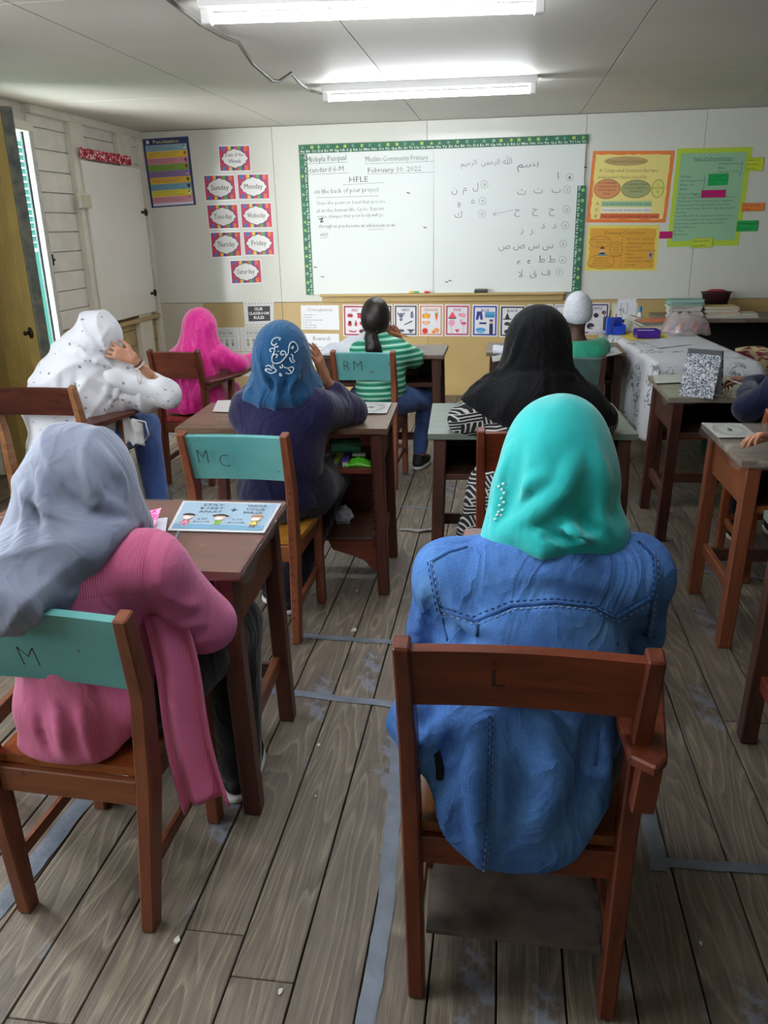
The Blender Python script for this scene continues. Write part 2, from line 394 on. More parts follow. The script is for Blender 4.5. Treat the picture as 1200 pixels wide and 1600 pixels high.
# electrical box, latch
p = PX(112, 314, XL); eb = thing('junction_box', 'small cream electrical junction box on the left wall post', 'junction box', (XL + .05, float(p[1]), float(p[2]) - .05))
MB().bx(XL + .05, XL + .085, p[1] - .01, p[1] + .16, p[2] - .055, p[2] + .055).build('box_body', M_offw, eb, bevel=.006)
MB().bx(XL + .085, XL + .089, p[1] + .0, p[1] + .15, p[2] - .047, p[2] + .047).build('cover_plate', mat('cream_plastic', '#CFC8B0', .35), eb, bevel=.002)
p = PX(81, 406, XL); la = thing('door_latch', 'old pale iron latch plate on the boards beside the doorway', 'latch', (XL, float(p[1]), float(p[2])))
MB().bx(XL, XL + .004, p[1] - .03, p[1] + .03, p[2] - .055, p[2] + .055).build('latch_plate', M_offw, la, bevel=.001)
MB().bx(XL + .004, XL + .014, p[1] - .006, p[1] + .006, p[2] - .04, p[2] + .04).bx(XL + .004, XL + .018, p[1] - .02, p[1] + .02, p[2] - .01, p[2] + .01).build('bolt', M_iron, la, bevel=.001)
# conduit above latch
# ------------------------------------------------------------------ door leaf, hinged at the near jamb, swung inward
hx, hy = -3.345, 4.9; fx, fy = -2.68, 4.42; ang = math.atan2(fy - hy, fx - hx); Ld = math.hypot(fx - hx, fy - hy)
dl = thing('door_1', 'ochre ledged plank door with worn dark green edge, swung open at the left', 'door', (hx, hy, 0), rot=ang); dl['kind'] = 'structure'
del dl['label']; del dl['category']
M_och = mat('ochre_paint', '#B39A55', .5, noise_amt=.28, nscale=3, bump=.15, bscale=9)
M_gre = mat('worn_green_edge', '#36443F', .6, noise_amt=.5, nscale=18, col2='#6B6A5A')
for i in range(6): MB().bx(.004 + i * (Ld - .014) / 6, (i + 1) * (Ld - .014) / 6 - .002, -.014, .012, .012, 2.2).build('door_board', M_och, dl, bevel=.002, local=True)
for zz in (.16, 1.05, 1.95): MB().bx(.02, Ld - .014, .012, .036, zz - .06, zz + .06).build('ledge_board', M_och, dl, bevel=.003, local=True)
for zz in (.42, .66, .90, 1.12, 1.36): MB().bx(.02, Ld - .014, -.0165, -.014, zz, zz + .006).build('batten_line', M_och, dl, local=True)
MB().bx(Ld - .012, Ld + .012, -.02, .04, .01, 2.2).build('edge_strip', M_gre, dl, bevel=.004, local=True)
kb = MB().lathe([(0, 0), (.032, 0), (.034, .004), (.02, .008), (0, .008)], (0, 0, 0), 16); kb2 = MB()
kb2.add([(x + Ld - .10, -.0145 - z, y + 1.0) for x, y, z in kb.v], kb.f); kb2.tube([(Ld - .10, -.02, 1.0), (Ld - .10, -.055, 1.0)], [.008, .014]).build('door_knob', M_iron, dl, local=True, smooth=True)
# outside: neighbouring house with turquoise louvres, pale ground
nb = thing('neighbouring_house', 'turquoise louvred wall of the house seen through the doorway gap', 'building', (-5.6, 8.9, -.6))
M_turq = mat('turquoise_paint', '#3F9C8A', .6, noise_amt=.15, nscale=2)
MB().bx(-5.7, -5.6, 4, 14, -.6, 1.35).build('lower_wall', M_turq, nb)
for i in range(16): MB().beam([(-5.6, 4, 1.42 + i * .075), (-5.6, 14, 1.42 + i * .075)], .012, .07, (1, 0, .9)).build('louvre', M_turq, nb)
MB().bx(-5.72, -5.6, 4, 14, 2.6, 3.4).build('upper_wall', mat('pale_siding', '#E8EDE8', .6), nb)
for yy_ in (4.05, 7.3, 10.6, 13.9): MB().bx(-5.68, -5.56, yy_ - .05, yy_ + .05, 1.35, 2.6).build('post', M_turq, nb)
struct(MB().bx(-12, XL - .15, -10, 20, -.7, -.6).build('ground_outside', mat('pale_ground', '#C9C6B8', .8, noise_amt=.2, nscale=2)))
# ------------------------------------------------------------------ ceiling lights
M_tube = mat('lit_tube', '#FFFFFF', .3, emit='#F4F7FF', es=42.)
M_fix = mat('white_enamel', '#ECECEA', .3)
def fixture(a, b, label, es=None):
    a = Vector(a); b = Vector(b); c = (a + b) / 2; L = (b - a).length; rot = math.atan2(b.y - a.y, b.x - a.x)
    t = thing('fluorescent_light', label, 'ceiling light', (c.x, c.y, ZC), 'fluorescent ceiling lights', rot)
    MB().prism([(-.055, ZC - ZC), (.055, 0), (.035, -.045), (-.035, -.045)], 0, -L / 2, L / 2).build('housing', M_fix, t, bevel=.003, local=True)
    MB().tube([(-L / 2 + .05, 0, -.078), (L / 2 - .05, 0, -.078)], .018, 14).build('tube', M_tube, t, local=True, smooth=True)
    for s in (-1, 1): MB().bx(s * (L / 2 - .025) - .02, s * (L / 2 - .025) + .02, -.022, .022, -.10, -.04).build('lamp_holder', M_fix, t, bevel=.004, local=True)
fixture((-1.20, 5.66, 0), (.17, 5.70, 0), 'fluorescent tube light on the ceiling nearest the whiteboard wall')
fixture((-1.22, 3.50, 0), (.13, 3.64, 0), 'fluorescent tube light at the top edge, nearest the viewer')
fixture((-1.25, 1.15, 0), (.10, 1.20, 0), 'fluorescent tube light on the ceiling behind the viewer')  # added lamp out of view, brightens the backs and tops of the people
w = MB(); pts = []
for u, v_, dz in [(262, -2, .0), (288, 18, .0), (312, 37, .01), (350, 58, .0), (372, 66, .02), (395, 100, .06), (425, 126, .08), (436, 127, .07), (455, 114, .02), (468, 130, .03), (485, 142, .02), (503, 146, .0)]: pts.append(tuple(PZ(u, v_, ZC - .012 - dz)))
tagit(w.tube(pts, .009, 8).build('electric_cable', mat('grey_cable', '#6A675F', .5), smooth=True), 'sagging grey electric cable stapled across the ceiling between the two tube lights', 'cable')
# ================================================================== front wall displays
def wq(*px, d=.0): return [PY(u, v, D - d) for u, v in px]
def K(h, r=.5): return mat('ink_' + h, '#' + h, r)
M_lam = lambda h: mat('laminated_' + h, '#' + h, .18, coat=.5)
# whiteboard
TL, TR, BR, BL = wq((468, 230), (920, 216), (905, 458), (482, 461))
x0, x1 = float((TL[0] + BL[0]) / 2), float((TR[0] + BR[0]) / 2) - .02; zb, ztp = .955, 2.225
wbd = thing('whiteboard', 'large whiteboard with green alphabet border and handwriting on the front wall', 'whiteboard', ((x0 + x1) / 2, D - .02, zb))
xm = float(PY(678, 340, D)[0])
MB().bx(x0, xm - .001, D - .02, D - .001, zb, ztp).build('board_panel', mat('whiteboard_face', '#DDE4E1', .42, spec=.35), wbd)
MB().bx(xm + .001, x1, D - .02, D - .001, zb, ztp).build('board_panel', MATS['whiteboard_face'], wbd)
def P3(u, v): return PY(u, v, D - .0225)
M_ink = K('55595C'); M_ink2 = K('9DB5B2'); M_ink3 = K('7D8284')
class Sheet(Panel):
    "panel addressed directly with photo pixels"
    def __init__(s, d): Panel.__init__(s, (0, 0, 1), (1, 0, 1), (1, 0, 0), (0, 0, 0)); s.d = d
    def P(s, u, v, k=0): return PY(u, v, D - s.d) + s.n * (.0006 * k)
    def wr(s, body, u0, v0, u1, v1, hpx, mt, thin=.02, k=1, slant=0, mir=False):
        V, F, mn, mx = text_geo(body, thin)
        if not len(V): return
        w = mx[0] - mn[0]; L = math.hypot(u1 - u0, v1 - v0); dx, dy = (u1 - u0) / L, (v1 - v0) / L
        vs = []
        for x, y in V:
            a = (x - mn[0]) / w * L + y * slant * hpx; b = y * hpx / .7
            vs.append(s.P(u0 + a * dx + b * dy, v0 + a * dy - b * dx, k))
        s.mb.add(vs, F, mt)
    def ln(s, pts, wd, mt, k=1):
        for p, q in zip(pts, pts[1:]):
            P, Q = s.P(*p, k), s.P(*q, k); d = Q - P; L = np.linalg.norm(d)
            if L < 1e-6: continue
            d /= L; t = np.cross(d, s.n) * wd / 2; P = P - d * wd / 3; Q = Q + d * wd / 3
            s.mb.add([P - t, Q - t, Q + t, P + t], [(0, 1, 2, 3)], mt)
S = Sheet(.0225)
W_ = [("Mickyla Pasqual", 479, 254, 541, 250, 9, M_ink), ("Standard 6-M", 479, 270, 537, 267, 8, M_ink), ("Muslim Community Primary", 571, 253, 669, 250, 9, M_ink3), ("February 10, 2022", 575, 270, 658, 267, 8, M_ink),
      ("HFLE", 546, 285, 575, 284, 9, M_ink), ("on the back of your project", 491, 303, 592, 299, 7.5, M_ink), ("State the point or level that you are", 495, 320, 602, 317, 5.5, M_ink3),
      ("at in the human life Cycle. Explain", 495, 332, 600, 328, 5.5, M_ink3), ("some changes that your body will go", 496, 341, 599, 338, 5.5, M_ink3), ("through as you become an adolescent or an", 498, 356, 617, 354, 5.5, M_ink), ("adult", 500, 369, 513, 368, 5.5, M_ink3)]
for b, u0, v0, u1, v1, h, m_ in W_: S.wr(b, u0, v0, u1, v1, h, m_, thin=.012)
for a, b in (((479, 256), (544, 253)), ((570, 256), (679, 252)), ((478, 273), (545, 270)), ((574, 272), (679, 269)), ((536, 289), (600, 285)), ((494, 309), (592, 306)), ((575, 359), (600, 358)), ((500, 372), (512, 371))): S.ln([a, b], .0025, M_ink3)
S.ln([(678, 240), (676, 455)], .002, K('C4CBC8'))
S.ln([(499, 343), (504, 341), (501, 347), (505, 346)], .008, K('2A2A2A'))
for u, v_ in ((638, 301), (915, 261), (664, 355), (493, 417), (698, 440), (703, 438), (504, 432)): S.ln([(u - 2, v_), (u + 2, v_ + 1)], .008, K('4A4A4A'))
try:
    AR = [("\uFEE2\uFEB4\uFE91", 808, 263, 842, 259, 11, M_ink3), ("\uFDF2", 786, 257, 800, 256, 10, M_ink3), ("\uFEE6\uFEE4\uFEA3\uFEAE\uFEDF\uFE8D", 752, 258, 781, 256, 8, M_ink3), ("\uFEE2\uFEF4\uFEA3\uFEAE\uFEDF\uFE8D", 720, 260, 745, 257, 8, M_ink3)]
    rows = [("\u0627", [(872, 280)], (890, 277)), ("\uFE8F\uFE95\uFE99", [(869, 301), (841, 302), (815, 304)], (886, 296)), ("\u062D", [(862, 332), (836, 332), (808, 333)], (885, 327)), ("\u062F", [(866, 357), (848, 357)], (883, 352)), ("\u0631", [(830, 364), (815, 363)], None),
            ("\u0633", [(856, 388), (834, 388)], (880, 381)), ("\u0635", [(811, 388), (788, 389)], None), ("\u0637", [(862, 410), (846, 410)], (879, 406)), ("\u0639", [(828, 414), (812, 415)], None), ("\u0641", [(853, 430)], (874, 425)), ("\u0642", [(833, 432)], None), ("\u0644\u0627", [(813, 433)], None),
            ("\u0644", [(743, 296)], (757, 288)), ("\u0645", [(726, 299)], None), ("\u0646", [(710, 301)], None), ("\u0647", [(739, 318)], (754, 314)), ("\u0648", [(717, 321)], None), ("\u0643", [(716, 340)], (753, 334))]
    for b, u0, v0, u1, v1, h, m_ in AR: S.wr(b, u0, v0, u1, v1, h, m_, thin=.008)
    n_ = 0
    nums = iter('①②③④⑤⑥⑦⑧⑨⑩'.replace('①', '1').replace('②', '2').replace('③', '3').replace('④', '4').replace('⑤', '5').replace('⑥', '6').replace('⑦', '7').replace('⑧', '8').replace('⑨', '9').replace('⑩', '0'))
    for ch, pos, num in rows:
        for i, (u, v_) in enumerate(pos):
            c = ch[min(i, len(ch) - 1)] if ch != "\u0644\u0627" else "\uFEFB"
            V, F, mn, mx = text_geo(c, .008)
            if len(V): w = (mx[0] - mn[0]) * 15; S.wr(c, u - w / 2, v_, u + w / 2, v_, 10.5, M_ink3 if u < 870 else M_ink, thin=.008)
        if num:
            u, v_ = num; S.ln([(u + 5.5 * math.cos(t * PI / 6), v_ + 6 * math.sin(t * PI / 6)) for t in range(13)], .0025, M_ink3); S.wr(next(nums), u - 1.6, v_ + 3, u + 1.8, v_ + 3, 5, M_ink3, thin=.01)
except Exception as e: print('arabic', e)
S.ln([(802, 328), (770, 335), (775, 331)], .003, M_ink3); S.ln([(770, 335), (776, 337)], .003, M_ink3)
S.done('handwriting', wbd, kind='stuff')
# green alphabet border strips
M_bor = mat('green_border_paper', '#2E6E52', .5, noise_amt=.2, nscale=6)
alpha = "AaBbCcDdEeFfGgHhIiJjKkLlMmNnOoPpQqRrSsTtUuVvWwXxYyZz"
def border(p0, p1, wdt, n_rep, start=0, flip=False):
    "strip from p0 to p1 (world, along), wdt to the right of the direction seen from the room"
    p0 = np.array(p0, float); p1 = np.array(p1, float); d = (p1 - p0); L = np.linalg.norm(d); d /= L
    side = np.array([d[2], 0, -d[0]])      # clockwise: to the right of travel
    TLp, TRp, BRp, BLp = p0, p1, p1 + side * wdt, p0 + side * wdt
    pn = Panel(TLp, TRp, BRp, BLp)
    st = pn.sheet('border_strip', wbd, M_bor)
    letters = ''.join(alpha[(2 * i) % 52] + alpha[(2 * i + 1) % 52] + ' ' for i in range(start, start + int(L / .052)))
    if flip: pn.text(letters, .004, .07, .26, K('DDEBDD'), 1, wfix=.992, thin=-.012)
    else: pn.text(letters, .004, .12, .26, K('DDEBDD'), 1, wfix=.992, thin=-.012)
    random.seed(start + 3); n = int(L / .075)
    for i in range(n):
        a = (i + .5) / n + random.uniform(-.1, .1) / n; ra = .016 / L; b = .68; c = K(random.choice(['8FBF6A', '5FA07E', '79B391', 'A9C35A', '4E9374']))
        k = random.random()
        if k < .35: pn.ell(a, b, ra, .2, c, 1, 8)
        elif k < .6: pn.poly([(a - ra, b - .16), (a + ra, b - .16), (a, b + .2)], c)
        elif k < .8: pn.rect(a - ra * .8, b - .17, a + ra * .8, b + .17, c)
        else: pn.poly([(a - ra, b - .1), (a - ra * .2, b), (a - ra, b + .1), (a, b + .2), (a + ra, b), (a, b - .2)], c)
    pn.done('border_letters', st)
yb_ = D - .0215
bw = .072
border((x0 - .01, yb_, ztp + .03), (x1 + .015, yb_, ztp + .03), bw, 4)
border((x0 - .01, yb_, zb + .0), (x0 - .01, yb_, ztp - .045), bw, 2, 3)
zr = float(PY(913, 290, D)[2])
border((x1 + .02, yb_, zr), (x1 + .02, yb_, zb + .0), bw, 2, 1)
# ledge
lz = .96
led = thing('whiteboard_ledge', 'tan wooden ledge shelf running under the whiteboard', 'ledge', (-.58, D - .04, .9))
lx0, lx1 = float(PY(500, 460, D - .06)[0]), float(PY(883, 460, D - .06)[0])
MB().bx(lx0, lx1, D - .085, D, lz - .02, lz).build('ledge_top', M_tan, led, bevel=.004)
MB().bx(lx0 + .01, lx1 - .01, D - .03, D, .885, lz - .02).build('ledge_rail', M_tan, led, bevel=.004)
p = PY(751, 455, D - .05); er = thing('board_eraser', 'grey felt board eraser lying on the whiteboard ledge', 'eraser', (p[0], D - .05, lz))
MB().bx(p[0] - .058, p[0] + .058, D - .075, D - .03, lz, lz + .022).build('felt_pad', K('3E3E3C', .9), er, bevel=.003); MB().bx(p[0] - .056, p[0] + .056, D - .073, D - .032, lz + .022, lz + .036).build('handle_block', K('77756D'), er, bevel=.004)
for i, (u, c, nm) in enumerate([(643, 'E8B93C', 'yellow'), (650, '5AAE6C', 'green'), (660, 'E9E6E0', 'white'), (667, 'D33B3B', 'red')]):
    p = PY(u, 456, D - .05); t = thing('whiteboard_marker', '%s whiteboard marker lying on the ledge under the whiteboard' % nm, 'marker', (p[0], D - .05, lz), 'markers on the whiteboard ledge')
    MB().tube([(p[0] - .022, D - .05, lz + .0105), (p[0] + .012, D - .05, lz + .0105)], .01, 10).build('barrel', K(c), t, smooth=False); MB().tube([(p[0] + .012, D - .05, lz + .0105), (p[0] + .028, D - .05, lz + .0105)], .0085, 10).build('cap', K('C8403E' if i == 3 else c), t)
# ------------------------------------------------------------------ posters
def poster(name, label, cat, quad, col, group=None, d=0., glossy=True):
    c = wq(*quad, d=d); t = thing(name, label, cat, ((c[2][0] + c[3][0]) / 2, D - d, min(c[2][2], c[3][2])), group)
    p = Panel(*c); p.sheet('sheet', t, M_lam(col) if glossy else K(col, .6)); return t, p
t, p = poster('punctuation_poster', 'tall punctuation poster with coloured stripes and a dark blue border', 'poster', [(222, 217.5), (294, 213), (306.5, 320), (237, 325)], '26336E')
p.text('Punctuation', .23, .925, .05, K('F4E38A'), 1, wfix=.55); p.rect(.08, .925, .14, .975, K('E8ECF2'))
for i, c in enumerate(['8FB4C9', 'E9C63A', 'D68C9E', '7FA83A', '8C6FA8', 'E8B62F', '6FA3BF', 'E3D43C', 'D98FA3']):
    b1 = .905 - i * .094; p.rect(.05, b1 - .094, .95, b1, K(c))
    for j in range(3): p.line([(.1, b1 - .025 - j * .022), (.1 + .5 + .2 * ((i * 7 + j * 3) % 4) / 4, b1 - .025 - j * .022)], .0025, K('5B5A60'))
    p.ell(.89, b1 - .045, .035, .03, K(['D9E3EA', 'E58A2E', '7A4E8C', 'B8404A', 'D9A7C7', '3E8C4C', '2F2B33', 'EFEFD0', 'E7B7C4'][i]), 2, 8); p.ell(.885, b1 - .035, .018, .018, K('3A2A2A'), 3, 6)
p.rect(.05, .02, .95, .058, K('D8DCE6'))
p.done('poster_print', t)
days = [('Days of the|Week', [(342, 229), (389, 228), (391.5, 266), (345, 267)]), ('Sunday', [(318.7, 275), (365, 274), (369, 311), (322.7, 313)]), ('Monday', [(370.7, 273), (418.7, 272.5), (421, 310), (374, 310.7)]),
        ('Tuesday', [(323.5, 321), (370, 320), (373.3, 356), (327.5, 357)]), ('Wednesday', [(376, 318.7), (422.7, 317.6), (425.3, 354.7), (379, 355.5)]), ('Thursday', [(329.3, 364), (374.7, 362.7), (377.3, 399), (332.5, 402)]),
        ('Friday', [(380.3, 362.7), (426.7, 362), (428.5, 397.3), (384, 398)]), ('Saturday', [(360, 408), (406, 406.7), (408.8, 440.8), (363.2, 442.7)])]
rb = ['D8365E', 'E8742E', 'F0C93C', '58A84C', '3E7CC2', '3A4C9E', '7A3F92', 'C8326A']
for nm, qd in days:
    t, p = poster('weekday_card', 'rainbow bordered card reading %s' % nm.replace('|', ' '), 'card', [(qd[0][0] - 1.5, qd[0][1] - 2), (qd[1][0] + 1.5, qd[1][1] - 2), (qd[2][0] + 1.5, qd[2][1] + 2), (qd[3][0] - 1.5, qd[3][1] + 2)], 'E9ECEA', 'rainbow weekday cards left of the whiteboard')
    p.rect(.03, .05, .97, .95, K('CC3460'))
    for i in range(8):
        for s, b0 in ((1, .95), (-1, .05)):
            a0 = .10 + i * .10; bb = b0 - s * (.16 + .05 * math.sin(i * 1.3)); p.poly([(a0, b0), (a0 + .1, b0), (a0 + .1, bb), (a0, bb)], K(rb[(i * 3 + 4) % 8]), 2)
    out = []
    for i in range(48):
        th = 2 * PI * i / 48; r = 1 + .09 * math.cos(4 * th) * 1.2 + .05 * math.cos(12 * th); sq = 1 / max(abs(math.cos(th)), abs(math.sin(th))) ** .55
        out.append((.5 + .385 * r * sq * math.cos(th) * .93, .5 + .33 * r * sq * math.sin(th) * .93))
    p.poly([(.5 + (a - .5) * 1.06, .5 + (b - .5) * 1.07) for a, b in out], K('3E3A48'), 3); p.poly(out, K('F0F0EE'), 4)
    ls = nm.split('|')
    for i, l in enumerate(ls): p.text(l, .5, .42 + (.15 if len(ls) == 2 else 0) - i * .24, .15 if len(ls) == 2 else .19, K('2A2A30'), 5, 'c', wmax=.56, thin=.0)
    p.done('card_print', t)
# lower display
def lines(p, x0, x1, y0, dy, n, h, col='55555A', k=1, seed=1, strs=None):
    random.seed(seed)
    for i in range(n): p.line([(x0, y0 - i * dy), (x0 + (x1 - x0) * random.uniform(.6, 1), y0 - i * dy)], h, K(col), k)
t, p = poster('blank_chart', 'blank cream chart paper fixed low beside the left corner', 'chart', [(248, 474.5), (317, 473.5), (322, 560), (258, 562)], 'C9C3B2', glossy=False)
t, p = poster('rules_poster', 'black and white poster reading our classroom rules', 'poster', [(380, 471.5), (427.5, 471), (428, 509.5), (383, 511)], 'DADBD8')
p.rect(.14, .22, .88, .82, K('26262A')); 
for i, l in enumerate(['OUR', 'CLASSROOM', 'RULES']): p.text(l, .5, .65 - i * .17, .115, K('F2F2F0'), 2, 'c', wmax=.68, thin=-.02)
for i in range(9): p.ell(.08 + i * .105, .92, .018, .02, K('4A4A4E'), 1, 6); p.ell(.08 + i * .105, .08, .018, .02, K('4A4A4E'), 1, 6)
p.done('poster_print', t)
for j, (ttl, sub, qd) in enumerate([('RULE ONE', 'Follow directions quickly', [(331.5, 512), (373.5, 511.5), (376.5, 549), (336, 549)]), ('RULE TWO', 'Raise your hand for', [(374.5, 511.5), (416, 511), (418, 548.5), (377.5, 549)]), ('RULE THREE', 'Raise your hand to leave', [(336, 550.5), (377, 550), (380, 588), (341, 589)]), ('RULE FOUR', 'Make smart choices', [(378, 550), (419, 549.5), (421, 587), (381, 588)])]):
    t, p = poster('rule_sheet', 'laminated white sheet reading %s, under the classroom rules poster' % ttl.lower(), 'sheet', qd, 'D4D6D4', 'laminated rule sheets')
    p.ring(.5, .5, .47, .45, .02, K('8C8C90'), 1, 4) if 0 else None
    for (a0, b0), (a1, b1) in (((.12, .14), (.88, .14)), ((.88, .14), (.88, .86)), ((.88, .86), (.12, .86)), ((.12, .86), (.12, .14))): p.line([(a0, b0), (a1, b1)], .002, K('6A6A6E'))
    for i in range(12): p.ell(.08 + i * .076, .93, .012, .015, K('606066'), 1, 5); p.ell(.08 + i * .076, .07, .012, .015, K('606066'), 1, 5)
    p.text(ttl, .5, .72, .09, K('3A3A3E'), 2, 'c', wmax=.5, thin=-.01); p.text(sub, .5, .62, .05, K('55555A'), 2, 'c', wmax=.7)
    for i, c in enumerate(['9FA86A', '8C8C92', 'B0B0A8']): p.ell(.28 + i * .22, .45, .06, .08, K(c if j == 1 else 'A9A9AC'), 2, 10); p.rect(.24 + i * .22, .22, .32 + i * .22, .36, K('8A8470' if j == 1 else '77777C'), 2)
    p.done('sheet_print', t)
t, p = poster('consequences_sheet', 'white printed sheet headed Consequences', 'sheet', [(469.8, 477), (529, 477), (530.5, 515.5), (471, 514.5)], 'E6E8EA', glossy=False)
p.text('Consequences', .5, .76, .15, K('33333A'), 1, 'c', wmax=.66, thin=.01, slant=.2)
for i, l in enumerate(['1. Non-verbal cue', '2. Verbal cue', '3. Conference with student', '4. Time out', '5. Phone call home', '6. Referral to office']): p.text(l, .04, .585 - i * .105, .055, K('45454A'), 1)
p.done('sheet_print', t)
t, p = poster('rewards_sheet', 'white printed sheet headed Rewards, below the consequences sheet', 'sheet', [(475, 521), (529.5, 521.5), (532, 571), (477, 570.5)], 'E6E8EA', glossy=False)
p.text('Rewards', .5, .79, .13, K('33333A'), 1, 'c', wmax=.5, thin=.01, slant=.2)
for i, l in enumerate(['Extra recess', 'Be the line leader', 'Have the teacher read', 'Sit with a friend', 'Free homework pass', 'Treat', 'Positive note home']): p.text(l, .06, .65 - i * .09, .05, K('45454A'), 1)
p.done('sheet_print', t)
# colour posters
def apple(p, a, b, c): p.ell(a - .05, b, .07, .06, K(c), 2, 10); p.ell(a + .05, b, .07, .06, K(c), 2, 10); p.rect(a - .01, b + .05, a + .01, b + .09, K('4A3A2A'), 2)
def kit(p, t_, c, dark):
    a1, a2, b1, b2, b3 = .3, .7, .66, .42, .17
    if t_ == 'RED':
        apple(p, a1, b1, c); p.rect(a2 - .1, b1 - .08, a2 + .1, b1 + .05, K(c), 2); p.rect(a2 - .12, b1 + .05, a2 + .12, b1 + .08, K(dark), 2)
        p.ell(a1 - .02, b2 + .03, .07, .05, K(dark), 2, 8); p.ell(a1 - .02, b2 - .04, .09, .06, K(c), 2, 8); p.rect(.48, b2 - .09, .58, b2 + .03, K(c), 2); p.rect(.51, b2 + .03, .55, b2 + .09, K(dark), 2); apple(p, .8, b2, c)
        p.poly([(.2, b3 + .04), (.3, b3 - .03), (.5, b3 - .04), (.6, b3 + .04), (.45, b3)], K(c), 2); apple(p, .78, b3, dark)
    elif t_ == 'GREY':
        p.ell(a1, b1, .11, .075, K('77788A'), 2); p.ell(a1 - .12, b1 + .05, .05, .035, K('8C8CA0'), 2, 8); p.ell(a1 + .12, b1 + .05, .05, .035, K('8C8CA0'), 2, 8); p.ell(a1, b1 - .02, .03, .03, K('2E2E38'), 3, 6); p.ell(a1, b1 - .13, .07, .06, K('77788A'), 2, 8)
        p.rect(a2, b1 - .08, a2 + .13, b1 + .06, K(c), 2); p.rect(a2 + .02, b1 + .06, a2 + .1, b1 + .12, K(dark), 2); p.poly([(.42, b2 - .05), (.46, b2 - .07), (.8, b2 + .05), (.76, b2 + .08)], K(dark), 2)
        p.ell(a1, b3, .15, .05, K(c), 2); p.ell(a1, b3 + .02, .13, .03, K(dark), 3); p.poly([(.53, b3 + .05), (.9, b3 + .05), (.75, b3 - .03), (.82, b3 - .06), (.62, b3 - .06), (.68, b3 - .03)], K(dark), 2)
    elif t_ == 'ORANGE':
        for dx in (-.09, .09, 0): p.ell(a1 + dx, b1 - .02, .085, .08, K('D99A2E' if dx else 'E8B040'), 2 + (dx == 0), 12)
        p.rect(a1 - .015, b1 + .05, a1 + .015, b1 + .1, K('5A6B2E'), 2); p.poly([(.66, b1 + .03), (.8, b1 + .03), (.73, b1 - .2)], K('E0622E'), 2); p.poly([(.64, b1 + .1), (.7, b1 + .03), (.76, b1 + .03), (.84, b1 + .1), (.73, b1 + .07)], K('4E9A5A'), 2)
        p.ell(a1, b2 + .05, .16, .11, K('D9772E'), 2, 12, PI, 2 * PI); p.ell(a1, b2 + .04, .13, .085, K('F0B98A'), 3, 12, PI, 2 * PI); p.ell(a1 - .04, b3, .12, .09, K('DB3B2B'), 2, 16); p.ell(a2 + .04, b3 + .02, .12, .075, K('E79A5A'), 2); p.ell(a2 - .08, b3 - .03, .1, .06, K('F0B27A'), 3); p.ell(a2 - .08, b3 - .03, .035, .025, K('9A4A2A'), 4, 8)
    elif t_ == 'PINK':
        p.poly([(a1, b1 + .12), (a1 - .17, b1 - .08), (a1 + .17, b1 - .08)], K('E2506E'), 2); p.poly([(a1 - .17, b1 - .08), (a1 + .17, b1 - .08), (a1 + .13, b1 - .115), (a1 - .13, b1 - .115)], K('3A4A3A'), 2)
        p.ell(a2 + .02, b1, .13, .07, K('EBA3B8'), 2); p.ell(a2 - .1, b1 + .02, .06, .05, K('E38FA8'), 3, 8); p.rect(a2 + .06, b1 - .1, a2 + .1, b1 - .03, K('EBA3B8'), 2)
        p.ell(a1 - .03, b2, .13, .1, K('E88AB4'), 2); p.ring(a1 - .03, b2, .09, .065, .02, K('F5C4DA'), 3); p.rect(a1 - .04, b3 - .09, a1 - .02, b2 - .1, K('B9A08C'), 2)
        p.poly([(.5, b3 - .06), (.41, b3 + .02), (.45, b3 + .06), (.5, b3 + .035), (.55, b3 + .06), (.59, b3 + .02)], K('D93A6A'), 2)
        p.ell(.76, b2 - .01, .11, .05, K('E0547E'), 2); p.line([(.66, b2), (.62, b2 + .06), (.66, b2 + .11), (.7, b2 + .08)], .006, K('E0547E')); p.line([(.76, b2 - .05), (.75, b3 - .08)], .003, K('E0547E'))
    elif t_ == 'BLUE':
        p.poly([(.18, b1 + .13), (.38, b1 + .13), (.42, b1 - .13), (.32, b1 - .13), (.29, b1 + .03), (.24, b1 - .13), (.14, b1 - .13)], K('33408C'), 2); p.rect(.5, b1 - .06, .88, b1 + .12, K('4F9CC9'), 2); p.rect(.5, b1 - .06, .88, b1 + .02, K('3A86B8'), 3)
        p.rect(.28, b2 - .03, .56, b2 + .03, K('26306E'), 2); p.ell(.34, b3 + .04, .2, .07, K('4A9AD0'), 2); p.ell(.34, b3 - .02, .14, .05, K('6FB4DE'), 3)
        p.rect(.68, b3 - .1, .82, b2 - .01, K('232B5C'), 2); p.ell(.75, b2 + .04, .06, .045, K('C89070'), 2, 10); p.rect(.68, b2 + .07, .82, b2 + .12, K('26306E'), 3)
    elif t_ == 'PURPLE':
        p.ell(a1 + .2, b1 - .05, .1, .075, K('2E2838'), 2); p.ell(a2 + .1, b1 + .04, .09, .06, K('4A4A50'), 2); p.ell(a1 - .05, b1, .08, .06, K('2E2838'), 2); p.ell(a1, b3 + .1, .15, .1, K('3A3048'), 2)
    else:
        p.poly([(a1, b1 + .12), (a1 - .1, b1 - .08), (a1 + .1, b1 - .08)], K(c), 2); p.rect(a1 - .17, b1 - .11, a1 + .17, b1 - .08, K(c), 2); p.ell(a2, b1, .1, .08, K(c), 2); p.ell(a1, b2, .12, .06, K(dark), 2); p.rect(a2 - .08, b2 - .06, a2 + .08, b2 + .06, K(c), 2); p.ell(a1, b3, .11, .07, K(c), 2); p.ell(a2, b3, .12, .06, K(dark), 2)
